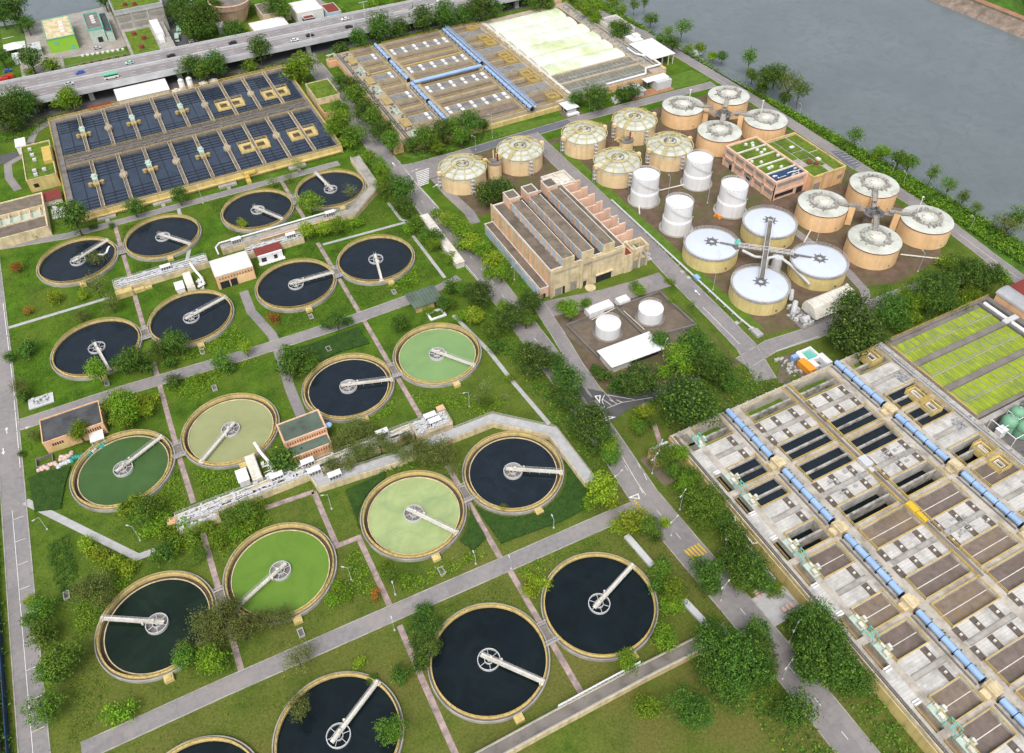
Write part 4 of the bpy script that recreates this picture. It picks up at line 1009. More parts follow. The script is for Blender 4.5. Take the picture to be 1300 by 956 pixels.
# covered white basins right of it
def covered():
    X0, X1, Y0, Y1 = 197.2, 257.2, 329.5, 434.5; Z = 4.0
    t = thing('covered_basin_block', 'basin block under long white and pale green tarpaulin covers', 'treatment deck', (X0, Y0, 0))
    be = MB().frame(X0, X1, Y0, Y1, .8, 0, Z).box(X0 + .8, 201.2, Y0 + .8, Y1 - .8, 0, Z - .02).box(249.4, X1 - .8, Y0 + .8, Y1 - .8, 0, Z - .02)
    ys = [354.4, 366.6, 378.8, 391.0, 403.2, 415.4, 430.0]
    be.box(201.2, 249.4, 342.6, 344.4, 0, Z).box(201.2, 249.4, 353.2, 354.4, 0, Z).box(201.2, 249.4, 430, Y1 - .8, 0, Z)
    part('deck_beam', be, M['rim'], t)
    for a, b in zip(ys, ys[1:]):
        mb = MB(); n = 8; x1 = 248.5 - (0 if a < 400 else 1.5)
        rows = []
        for i in range(n + 1):
            th = math.pi*i/n; y = (a + b)/2 - (b - a)/2*.96*math.cos(th); z = Z - .6 + 1.55*math.sin(th)**.7 if 0 < i < n else Z - .6
            rows.append((y, z))
        m = 24; vs = []; fs = []
        for j in range(m + 1):
            x = 201.4 + (x1 - 201.4)*j/m; sag = .12*math.sin(j*2.1 + a)
            for y, z in rows: vs.append((x, y, z + sag*(z - Z + .3)))
        for j in range(m):
            for i in range(n): k = j*(n + 1) + i; fs.append((k, k + n + 1, k + n + 2, k + 1))
        fs.append(tuple(range(n + 1))); fs.append(tuple(m*(n + 1) + i for i in range(n, -1, -1)))
        mb.add(vs, fs); part('tarpaulin', mb, M['tarp'], t)
    for a, b in ((331.0, 342.6), (344.4, 353.2)):
        part('water', MB().box(201.2, 249.4, a, b, 1, 2.9), M['wgrey'], t)
        ln = MB(); x = 203
        while x < 248.5: ln.box(x, x + .18, a, b, 2.9, 3.15); x += 2.5
        ln.box(201.2, 249.4, (a+b)/2 - .2, (a+b)/2 + .2, 2.9, 3.3)
        part('launder', ln, M['concrete'], t)
    part('west_gallery', clutter(MB().tube((199.4, Y0 + 2, Z + .7), (199.4, Y1 - 4, Z + .7), .4, 8).box(200.3, 201, Y0 + 2, Y1 - 4, Z, Z + .5), 197.8, 201, Y0 + 3, Y1 - 3, Z, 130, .4, 1.3, 1.2), M['offwhite'], t)
    part('east_gallery', clutter(MB().tube((255.2, Y0 + 6, Z + .8), (255.2, Y1 - 3, Z + .8), .4, 8), 250, 256.5, Y0 + 10, Y1 - 3, Z, 150, .4, 1.6, 1.3), M['steel'], t)
    wp = MB().path([(221, 330.5, 4.8), (245, 330.5, 4.8), (248, 335, 5.2), (257.6, 335, 5.2), (257.6, 345, 5.2), (253, 352, 5.2), (253, 360, 5.2)], .5, 8)
    part('white_pipe', wp, M['white'], t)
    part('handrail', MB().rail([(X0 + .4, Y0 + .4), (X0 + .4, Y1 - .4)], Z, 1.1, 4, .08).rail([(X1 - .4, Y0 + .4), (X1 - .4, Y1 - .4)], Z, 1.1, 4, .08), M['yrail'], t)
    part('south_face', MB().box(222, X1, Y0 - .3, Y0, 0, Z - .3), M['peach'], t)
covered()

# ------------------------------------------------------------------ raised channels between the round tanks
def channel(label, pts, wd, z, name='raised_channel', m='cream', deck='concrete', rails=True):
    n = len(pts); cx = sum(p[0] for p in pts)/n; cy = sum(p[1] for p in pts)/n
    t = thing(name, label, 'channel', (cx, cy, 0))
    part('channel_wall', stripprism(MB(), pts, wd, 0, z), M[m], t)
    part('channel_deck', stripprism(MB(), pts, wd - .5, z, z + .12), M[deck], t)
    L, Rr = strip(pts, wd - .3)
    if rails: part('handrail', MB().rail(L, z, 1.05, 2.5, .05).rail(Rr, z, 1.05, 2.5, .05), M['galv'], t)
    return t
def gallery(label, x0, x1, y0, y1, z, n, pipes=3):
    t = thing('pipe_gallery', label, 'pipe gallery', ((x0+x1)/2, (y0+y1)/2, 0))
    part('gallery_wall', MB().box(x0, x1, y0, y1, 0, z), M['cream'], t)
    pm_ = MB()
    for k in range(pipes):
        y = y0 + (y1 - y0)*(k + .6)/(pipes + .2); pm_.tube((x0 + .5, y, z + .5), (x1 - .5, y, z + .5), .22 + .08*(k % 2), 8)
    part('pipework', clutter(pm_, x0 + .2, x1 - .2, y0 + .2, y1 - .2, z, n, .4, 1.6, 1.3), M['galv'], t)
    part('trench', MB().box(x0 + .8, x1 - .8, y0 + (y1-y0)*.35, y0 + (y1-y0)*.62, z, z + .06), M['brownconc'], t)
    part('handrail', MB().rail(rect(x0, x1, y0, y1), z, 1.05, 2.5, .05, True), M['galv'], t)
    return t
gallery('white pipe gallery left of the orange house with white roof', -27.4, 8.0, 284.2, 289.6, 2.5, 90, 4)
gallery('white pipe gallery behind the dark red roofed hut', 22.8, 46.0, 281.6, 286.2, 2.5, 60, 3)
t = channel('raised channel with white pipes running behind the orange house to the far bend', [(14.5, 291.6), (58.5, 291.0), (69.6, 289.6), (84.6, 303.2), (85.0, 330.5)], 4.2, 2.5)
part('white_pipe', MB().path([(12.6, 286, 3.6), (12.6, 291, 3.6), (14.5, 293.2, 3.6), (44, 292.9, 3.6), (60, 292.7, 3.6), (63.5, 292.4, 3.6)], .32, 8), M['white'], t)
part('trough', MB().box(30, 62, 288.4, 289.2, 2.5, 2.7), M['peach'], t)
gallery('near pipe gallery full of machinery left of the mossy roofed house', -27.0, 12.5, 164.4, 169.2, 2.5, 150, 3)
t = gallery('wider machinery end of the near pipe gallery', -27.2, -15.6, 162.4, 164.2, 2.5, 22, 1)
gallery('near pipe gallery right of the mossy roofed house, under the olive trees', 13.0, 46.0, 164.2, 169.2, 2.5, 70, 3)
gallery('machinery end of the near pipe gallery by the sage green tank', 46.4, 58.6, 162.6, 169.0, 2.5, 90, 3)
t = channel('near raised channel that bends around the dark tank to the road', [(13.6, 165), (14.2, 160.4), (37.8, 158.2), (51.2, 158.9), (70.8, 158.6), (84.9, 144.8), (85.4, 122.8)], 3.6, 2.5, deck='palepath')
t = channel('raised channel at the bottom right, ending in the big trees', [(92, 66.3), (67.6, 67.1), (40, 67.4), (20, 67.4)], 3.4, 2.5, deck='concrete_d')
part('white_rail', MB().rail([(67.3, 69.2), (57, 69.3), (44, 69.3)], 2.5, 1.3, 1.2, .12), M['white'], t)
CAB = [(-7.6, 287.2, 'on the far pipe gallery, left end'), (21, 291.4, 'on the raised channel above the orange house'), (41.5, 284.0, 'beside the dark red roof'), (60.5, 291, 'on the far channel bend'),
       (3.0, 167.6, 'on the near gallery, left of the mossy roof'), (12.8, 168.3, 'on the near gallery, at its corner'), (13.6, 164.2, 'on the channel corner below the mossy roof'), (18.6, 159.8, 'on the near channel, lower side'),
       (37, 168.4, 'on the near gallery, under the olive trees'), (53, 167.6, 'on the machinery end by the sage tank, upper'), (53.5, 165.0, 'on the machinery end by the sage tank, lower')]
proto = None
for u, v, lab in CAB:
    if proto is None:
        proto = thing('white_cabin', 'small white roofed equipment shelter ' + lab, 'shelter', (u, v, 2.62), 'white roofed shelters on the channels')
        part('roof', MB().box(u - 2.0, u + 2.0, v - .9, v + 1.1, 4.5, 4.7), M['white'], proto)
        post = MB()
        for k in range(5):
            post.box(u - 1.95 + k*.94, u - 1.8 + k*.94, v - .85, v - .7, 2.62, 4.5); post.box(u - 1.95 + k*.94, u - 1.8 + k*.94, v + .9, v + 1.05, 2.62, 4.5)
        part('post', post, M['white'], proto)
        part('cabinet', MB().box(u - 1.6, u + 1.6, v - .4, v + .6, 2.62, 3.9), M['dsteel'], proto)
    else: dup(proto, (u, v, 2.62), 0, 'small white roofed equipment shelter ' + lab)
solo('end_stair', MB().box(-27.6, -21.5, 281.0, 284.0, 0, 2.3).box(-21.5, -17.4, 281.6, 283.2, 0, 1.4).box(-17.4, -14.6, 282, 283.2, 0, .8), M['yellow'], 'yellow concrete stair block at the left end of the far gallery', 'stair')
solo('end_box', MB().box(-29.4, -27.3, 166.2, 168.4, 0, 2.6).box(-29.6, -27.2, 166, 168.6, 2.6, 2.8), M['peach'], 'small orange box at the left end of the near gallery', 'box')
solo('end_box', MB().box(56.6, 58.8, 169.2, 171.2, 0, 2.6).box(56.4, 59, 169.1, 171.4, 2.6, 2.8), M['peach'], 'small orange box at the right end of the near gallery', 'box')
# ------------------------------------------------------------------ digester tanks
def stair(mb, u, v, ang, r, h):
    c, s_ = math.cos(ang), math.sin(ang); x, y = u + (r + .9)*c, v + (r + .9)*s_
    for k in range(4):
        dx, dy = ((-.7, -.7), (.7, -.7), (.7, .7), (-.7, .7))[k]; mb.tube((x + dx, y + dy, 0), (x + dx, y + dy, h + 1.2), .09)
    for k in range(4): mb.box(x - .7, x + .7, y - .7, y + .7, h*(k + 1)/4 - .06, h*(k + 1)/4)
def flat_digester(u, v, label, ang, group, R=10.0, h=7.6):
    t = thing('digester_tank', label, 'storage tank', (u, v, 0), group)
    part('shell', MB().cone(u, v, R - .02, R - .12, 0, h, 56, False), M['orange'], t, smooth=True)
    part('roof', MB().lathe(u, v, [(R, h), (R + .08, h + .12), (R - .3, h + .2), (3.2, h + .95), (.01, h + 1.15)], 56), M['roofw'], t, smooth=True)
    part('rim_band', MB().ring(u, v, R - .1, R + .06, h - .28, h + .04, 56), M['red'], t)
    cat = MB().ring(u, v, 4.6, 5.6, h + .75, h + .95, 32)
    cat.rail([(u + 5.7*math.cos(2*math.pi*i/16), v + 5.7*math.sin(2*math.pi*i/16)) for i in range(16)], h + .9, 1.1, 9, .05, True)
    cat.rail([(u + 4.3*math.cos(2*math.pi*i/12), v + 4.3*math.sin(2*math.pi*i/12)) for i in range(12)], h + .9, 1.1, 9, .05, True)
    rnd = random.Random(int(u*3 + v))
    for k in range(34):
        a = rnd.uniform(0, 6.28); r = rnd.uniform(4.2, 6.6); cat.obox(u + r*math.cos(a), v + r*math.sin(a), rnd.uniform(.3, 1.3), rnd.uniform(.3, .7), h + .6, h + rnd.uniform(1.0, 1.7), a)
    c, s_ = math.cos(ang), math.sin(ang)
    o = part('catwalk', cat, M['concrete'], t)
    br = MB().obox(u + c*(R + 5)/2*1.0 + c*2.6, v + s_*((R + 5)/2 + 2.6), R - 1.5, 1.8, h + 1.0, h + 1.2, ang)
    for sg in (-.9, .9):
        p0 = (u + c*5.4 - s_*sg, v + s_*5.4 + c*sg); p1 = (u + c*(R + 4) - s_*sg, v + s_*(R + 4) + c*sg); br.rail([p0, p1], h + 1.2, 1.2, 1.5, .08)
    part('access_bridge', br, M['concrete'], t)
    part('dome_hatch', MB().lathe(u, v, [(2.2, h + 1.0), (2.2, h + 1.5), (1.2, h + 1.9), (.01, h + 2.0)], 20).cone(u + 1.2, v - .8, .4, .4, h + 1.5, h + 2.8, 8).box(u - 1.6, u - .4, v + .3, v + 1.0, h + 1.5, h + 2.4), M['offwhite'], t)
    part('stair_tower', MB().obox(u + c*(R + 1.3), v + s_*(R + 1.3), 2.4, 2.4, 0, h + .6, ang), M['orange'], t)
    part('drain_flange', MB().obox(u - .5, v - R + .1, .5, .3, 1.2, 1.7, 0), M['dsteel'], t)
    return t
A45 = R_(45)
grpO = 'orange digester tanks with flat pale roofs'
for u, v, lab, a in ((239.4, 194, 'orange tank behind the pale blue roofed tanks, left of the right hand group', -A45), (267.6, 194.2, 'orange tank of the right hand group, behind, by the river road', -3*A45),
                     (240, 166.2, 'orange tank of the right hand group, nearest the camera', A45), (267.4, 165.8, 'orange tank of the right hand group, rightmost, with a tall pole', 3*A45),
                     (238.3, 288.9, 'orange tank of the far group, at the left beside the lawn road', -A45), (263.8, 286.5, 'orange tank of the far group, farthest, at the corner of the river road', -3*A45),
                     (264.1, 259.2, 'orange tank of the far group, on the right behind the pink roof garden building', 3*A45), (238.6, 261, 'orange tank of the far group, nearest, touching the pink building', A45)):
    flat_digester(u, v, lab, a, grpO)
# hub towers between the four tanks of a group
for (u, v, lab) in ((253.5, 180, 'grey stair and pipe hub between the four right hand orange tanks'), (251, 274, 'grey stair and pipe hub between the four far orange tanks')):
    t = thing('pipe_hub', lab, 'pipe hub', (u, v, 0))
    part('tower', MB().cone(u, v, 3.2, 3.2, 0, 6.8, 20), M['concrete_d'], t)
    part('deck', MB().ring(u, v, .5, 4.2, 6.8, 7.0, 24), M['dsteel'], t)
    part('pipework', clutter(MB(), u - 3, u + 3, v - 3, v + 3, 7, 26, .4, 1.3, 1.6), M['dsteel'], t)
    b = MB()
    for k in range(4):
        a = A45 + k*math.pi/2; c, s_ = math.cos(a), math.sin(a); part('gangway', MB().obox(u + c*6.5, v + s_*6.5, 6, 1.2, 7.0, 7.2, a), M['concrete'], t)
        for sg in (-.7, .7): b.rail([(u + c*4 - s_*sg, v + s_*4 + c*sg), (u + c*9.4 - s_*sg, v + s_*9.4 + c*sg)], 7.2, 1.1, 1.4, .07)
    part('gangway_rail', b, M['concrete'], t)

def truss_digester(u, v, label, ang, R=10.2, h=7.4):
    t = thing('domed_digester', label, 'storage tank', (u, v, 0), 'tan digester tanks under yellow trusses')
    part('shell', MB().cone(u, v, R, R - .1, 0, h - .6, 56, False), M['tancol'], t, smooth=True)
    part('rim_band', MB().cone(u, v, R + .02, R - .05, h - .6, h, 56, False), M['offwhite'], t, smooth=True)
    prof = [(R - .05, h)] + [(R*math.cos(q), h + 2.2*math.sin(q)) for q in [i*math.pi/2/8 for i in range(1, 8)]] + [(.01, h + 2.2)]
    part('roof', MB().lathe(u, v, prof, 48), M['roofw'], t, smooth=True)
    tr = MB()
    pr = lambda r, a, z: (u + r*math.cos(a), v + r*math.sin(a), z)
    for k in range(12):
        a = ang + k*math.pi/6
        tr.path([pr(R + .5, a, h - .4), pr(R + .3, a, h + 1.0), pr(R*.82, a, h + 2.4), pr(R*.5, a, h + 3.5)], .19)
        tr.tube(pr(R*.5, a, h + 3.5), pr(R*.5, a, h + 2.0), .09)
    for r, z, w in ((R*.5, h + 3.5, .24), (R*.82, h + 2.4, .12), (R + .4, h + .7, .17)):
        for k in range(24): tr.tube(pr(r, k*math.pi/12, z), pr(r, (k + 1)*math.pi/12, z), w)
    for sg in (-.7, .7):
        c, s_ = math.cos(ang), math.sin(ang); pts = []
        for r, z in ((-(R + .6), h + .9), (-R*.5, h + 3.0), (0, h + 3.7), (R*.5, h + 3.0), (R + .6, h + .9)): pts.append((u + c*r - s_*sg, v + s_*r + c*sg, z))
        tr.path(pts, .13); tr.path([(x, y, z + .9) for x, y, z in pts], .09)
    tr.ring(u, v, R*.47, R*.53, h + 3.3, h + 3.42, 32)
    part('truss', tr, M['truss'], t)
    part('hatch', MB().ring(u, v, 2.6, 2.9, h + 2.1, h + 2.5, 24).box(u - 2, u - .6, v + .4, v + 1.6, h + 2.2, h + 2.8).cone(u + 1, v - .6, .5, .5, h + 2.2, h + 3.0, 10), M['concrete_d'], t)
    sm = MB()
    for a in (R_(-92), R_(178)): stair(sm, u, v, a, R, h)
    part('ladder', sm, M['galv'], t)
    part('gauge_box', MB().obox(u - (R + .9), v, 1.6, 1.6, h - .2, h + 1.4, 0).obox(u + R + .9, v, 1.6, 1.6, h - .4, h + 1.2, 0), M['tancol'], t)
    return t
for u, v, lab, a in ((183.2, 289.6, 'tan domed tank with yellow trusses at the left back of its group of four', .1), (210, 288.4, 'tan domed tank with yellow trusses at the right back of its group of four', .5),
                     (183.6, 262, 'tan domed tank with yellow trusses behind the leftmost white cylinder', .3), (211.4, 262, 'tan domed tank with yellow trusses at the front right of its group', .7),
                     (121.6, 290.4, 'tan domed tank with yellow trusses beside the striped road markings', .2), (150.7, 291.5, 'tan domed tank with yellow trusses behind the pump house roof', .6)):
    truss_digester(u, v, lab, a)
for u, v, lab in ((136, 288, 'small round tower between the two tan tanks by the road'), (197.2, 275.4, 'small round tower between the four tan tanks')):
    t = thing('pipe_tower', lab + ' with pipes', 'tower', (u, v, 0))
    part('shell', MB().cone(u, v, 3.1, 3.1, 0, 7.4, 24), M['tancol'], t)
    part('top_deck', MB().ring(u, v, .8, 3.3, 7.4, 7.7, 24).cone(u, v, .8, .8, 7.4, 8.2, 12), M['concrete_d'], t)
    part('pipe', MB().path([(u + .6, v + 2, 7.7), (u + 1.4, v + 4, 10.5), (u + 2.6, v + 6, 9.6)], .28, 8).path([(u - 2, v, 7.7), (u - 4, v + .5, 9.6), (u - 6.4, v + 1, 8.6)], .28, 8).path([(u + 2, v, 8), (u + 4.4, v + .6, 9.2)], .28, 8), M['yrail'], t)
    part('mast', MB().tube((u + 1.4, v - .4, 7.6), (u + 1.4, v - .4, 11.5), .35, 8), M['red'], t)

def yellow_digester(u, v, label, R=10.6, h=6.2):
    t = thing('pale_roof_tank', label, 'storage tank', (u, v, 0), 'yellow tanks with pale blue roofs')
    part('shell', MB().cone(u, v, R - .1, R - .1, 0, h - .5, 56, False), M['ytank'], t, smooth=True)
    rb = MB()
    for k in range(40):
        a = 2*math.pi*k/40; rb.obox(u + (R - .04)*math.cos(a), v + (R - .04)*math.sin(a), .14, .3, 0, h - .55, a)
    part('shell_rib', rb, M['ytank'], t)
    part('roof', MB().lathe(u, v, [(R - .6, h), (R - 1.2, h + .15), (3, h + .9), (.01, h + 1.05)], 56), M['roofblue'], t, smooth=True)
    part('gutter', MB().ring(u, v, R - .65, R + .15, h - .5, h + .05, 56), M['concrete'], t)
    part('rail', MB().rail([(u + (R + .1)*math.cos(2*math.pi*i/40), v + (R + .1)*math.sin(2*math.pi*i/40)) for i in range(40)], h, 1.1, 9, .045, True), M['galv'], t)
    mm = MB().ring(u, v, 1.0, 1.9, h + .9, h + 1.5, 16)
    for k in range(8):
        a = k*math.pi/4; mm.tube((u + 1.6*math.cos(a), v + 1.6*math.sin(a), h + 1.2), (u + 2.9*math.cos(a), v + 2.9*math.sin(a), h + 1.3), .16, 6)
    part('mixer', mm, M['dsteel'], t)
    part('drain_flange', MB().obox(u - .4, v - R, .6, .5, 1.4, 2.0, 0), M['dsteel'], t)
for u, v, lab in ((185, 167, 'nearest yellow tank with a pale blue roof, by the road fork'), (184.2, 195.2, 'yellow tank with a pale blue roof, left one beside the grey pipe'),
                  (213.2, 195.4, 'yellow tank with a pale blue roof, farthest, below the pink building'), (213.3, 167.2, 'yellow tank with a pale blue roof, right one beside the cream machine')):
    yellow_digester(u, v, lab)
# crossing gangways joining the four
t = thing('crossing_gangway', 'long grey gangways crossing between the four pale blue roofed tanks', 'walkway', (199, 181, 0))
def gang(p, q, z, w=1.8):
    mb = MB(); a = math.atan2(q[1] - p[1], q[0] - p[0]); L = math.hypot(q[0]-p[0], q[1]-p[1])
    mb.obox((p[0]+q[0])/2, (p[1]+q[1])/2, L, w, z, z + .2, a); return mb, a
def gang_rail(p, q, z, w=1.8):
    a = math.atan2(q[1] - p[1], q[0] - p[0]); c, s_ = math.cos(a)*w/2, math.sin(a)*w/2
    return MB().rail([(p[0] - s_, p[1] + c), (q[0] - s_, q[1] + c)], z + .2, 1.1, 2, .09).rail([(p[0] + s_, p[1] - c), (q[0] + s_, q[1] - c)], z + .2, 1.1, 2, .09)
for p, q, z in (((186, 168), (212.2, 194.4), 8.0), ((191.5, 188), (206.5, 174.2), 7.0)):
    part('gangway_floor', gang(p, q, z)[0], M['concrete_d'], t); part('gangway_rail', gang_rail(p, q, z), M['white'], t)
part('support', MB().tube((199, 181, 0), (199, 181, 8), .8, 12).tube((197, 177, 0), (197, 177, 6.6), .4, 8).ring(201.5, 176.5, .6, 2.0, 0, 6.4, 20), M['galv'], t)
for p, q in (((186.5, 193.2), (191, 188.6)), ((211, 169.2), (206.8, 173.6))):
    part('mixer_pipe', MB().tube((*p, 7.4), (*q, 7.4), .35, 8).box(q[0] - 1.1, q[0] + 1.1, q[1] - 1.1, q[1] + 1.1, 6.4, 7.0), M['dsteel'], t)
part('elbow_pipe', MB().path([(192, 186, 6.4), (194, 181, 6.0), (198, 178, 6.0), (201.5, 176.5, 6.6), (203, 171, 5.5), (203, 160, 4.0)], .55, 10), M['galv'], t)
solo('cover_sheet', MB().cone(193.4, 190.6, 1.5, .5, 6.4, 8.2, 7), M['teal'], 'green plastic sheet over a valve beside the left pale roofed tank', 'cover')
# cream drum filter plant
def cream_plant():
    t = thing('drum_plant', 'cream humped treatment plant with grey machines beside the pale roofed tanks', 'treatment unit', (203, 150, 0))
    x0, x1 = 194.0, 213.6; yc = 150.6
    prof = [(-4.2, 1.0), (-4.6, 1.2), (-2.4, 4.9), (-1.6, 5.4), (1.6, 5.4), (2.4, 4.9), (3.0, 3.2), (3.0, 1.0)]
    mb = MB(); n = len(prof); vs = [(x, yc + p[0], p[1]) for x in (x0, x1) for p in prof]
    mb.add(vs, [tuple(range(n - 1, -1, -1)), tuple(range(n, 2*n))] + [(i, (i+1) % n, n + (i+1) % n, n + i) for i in range(n)])
    part('hood', mb, M['offwhite'], t)
    rb = MB()
    for k in range(7): rb.box(x0 + .6 + k*3.0, x0 + .8 + k*3.0, yc - 1.7, yc + 1.7, 5.4, 5.62)
    rb.box(x1 - 1.6, x1 - .6, yc + .6, yc + 1.6, 5.4, 6.3)
    part('rib', rb, M['offwhite'], t)
    lg = MB()
    for k in range(12):
        lg.box(x0 + k*1.7, x0 + .35 + k*1.7, yc - 4.7, yc - 4.3, 0, 1.3)
    lg.box(x0, x1, yc - 3.8, yc + 2.8, .2, 1.0)
    part('leg', lg, M['dsteel'], t)
    part('machine', clutter(MB().tube((188.5, 152, 2), (193, 156, 2.6), 1.0, 12).tube((189.5, 148.2, 1.4), (192.4, 148.2, 1.4), 1.1, 12).tube((192, 157.5, 3.4), (195.5, 161, 3.4), .8, 10), 187.6, 193.6, 145.6, 157, 0, 46, .6, 1.8, 2.4), M['galv'], t)
    part('plinth', MB().box(187.4, x1, 145.0, 154.4, 0, .2), M['concrete_d'], t)
    return t
cream_plant()

# white gas holders
def gas_holder(u, v, label, h=12.6, R=5.6):
    t = thing('gas_holder', label, 'storage tank', (u, v, 0), 'white cylindrical gas holders')
    part('shell', MB().lathe(u, v, [(R + .42, 0), (R + .38, h*.44), (R + .05, h*.5), (R, h*.52), (R, h)], 48), M['white'], t, smooth=False)
    part('roof', MB().lathe(u, v, [(R, h), (R*.6, h + .5), (.01, h + .7)], 40), M['white'], t)
    part('rail', MB().rail([(u + R*math.cos(2*math.pi*i/32), v + R*math.sin(2*math.pi*i/32)) for i in range(32)], h, 1.0, 9, .06, True), M['white'], t)
    sp = MB(); pts = []
    for k in range(13):
        a = R_(-160) + k*R_(11); pts.append((u + (R + .6)*math.cos(a), v + (R + .6)*math.sin(a), h*(1 - .045*k)))
    sp.path(pts, .13, 6)
    part('spiral_stair', sp, M['galv'], t)
    part('base_ring', MB().ring(u, v, R + .6, R + 1.4, 0, .3, 40), M['concrete'], t)
for u, v, lab in ((183.8, 240.4, 'white cylinder gas holder, leftmost, in front of the tan domed tanks'), (211.2, 240.2, 'white cylinder gas holder, farthest right at the back by the pink building'),
                  (211.2, 216.6, 'white cylinder gas holder with a diagonal pipe, beside the pink building door'), (184.0, 217.2, 'white cylinder gas holder, nearest, above the left pale roofed tank')):
    gas_holder(u, v, lab)
solo('gas_valve', clutter(MB(), 202.6, 204.6, 213, 216.6, 0, 18, .4, .9, 1.8), M['orangep'], 'small orange valve set at the foot of the right hand white cylinder', 'valve')
# small white oil tanks in the bund
for u, v, lab in ((125.7, 177, 'small white oil tank, left one in the walled compound'), (143.4, 176.4, 'small white oil tank, right one in the walled compound')):
    t = thing('oil_tank', lab, 'storage tank', (u, v, 0), 'two small white oil tanks')
    part('shell', MB().cone(u, v, 4.5, 4.5, .4, 5.0, 40, False), M['white'], t, smooth=True)
    part('roof', MB().lathe(u, v, [(4.5, 5.0), (4.3, 5.12), (.01, 5.7)], 40), M['white'], t, smooth=True)
    part('plinth', MB().ring(u, v, 3.8, 5.5, 0, .4, 40), M['concrete_d'], t)
    part('rail', MB().rail([(u + 4.4*math.cos(q*.2), v + 4.4*math.sin(q*.2)) for q in range(0, 12)], 5.05, 1, 9, .04), M['offwhite'], t)
t = thing('bund_wall', 'low stained concrete wall around the two small white oil tanks', 'wall', (134, 176, 0))
bw = MB()
for a, b in (((114.4, 186.8), (115.8, 167.6)), ((115.8, 167.6), (136, 167.4)), ((136, 167.4), (155.2, 164.8)), ((155.2, 164.8), (154.2, 186)), ((154.2, 186), (135.2, 186.6)), ((135.2, 186.6), (114.4, 186.8)), ((135.2, 186.6), (136, 167.4))):
    stripprism(bw, [a, b], .5, 0, 1.25)
part('wall', bw, M['concrete_d'], t)
part('drain_pipe', MB().path([(124, 185.2, .5), (131, 186, .5), (137.5, 186.8, .8)], .2, 6).path([(137, 184, .3), (138, 172, .3)], .15, 6), M['offwhite'], t)
t = thing('open_shed', 'white flat roofed shed in front of the two small white oil tanks', 'shed', (125, 163, 0))
part('roof', MB().prism([(115.4, 168.0), (136.6, 167.6), (136.4, 157.8), (115.6, 158.6)], 3.4, 3.65), M['white'], t)
part('wall', MB().box(116.2, 116.4, 159.4, 167, 0, 3.4).box(116.4, 136, 166.8, 167, 0, 3.4).box(116.4, 124, 159.2, 159.4, 0, 3.4), M['offwhite'], t)
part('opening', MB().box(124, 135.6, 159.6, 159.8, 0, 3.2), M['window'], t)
solo('white_pit_house', MB().box(123.8, 134.3, 186.4, 186.7, 0, 2.4).box(123.8, 134.3, 189.9, 190.2, 0, 2.4).box(123.8, 124.1, 186.7, 189.9, 0, 2.4).box(134, 134.3, 186.7, 189.9, 0, 2.4).box(124.1, 134, 186.7, 189.9, .1, 1.5), M['white'], 'long white walled roofless box behind the left oil tank', 'pit')
solo('white_box', MB().frame(136.7, 141.4, 186.4, 189.6, .4, 0, 2.3).box(137.1, 141, 186.8, 189.2, 0, 1.6), M['white'], 'small white roofless box behind the right oil tank', 'pit')

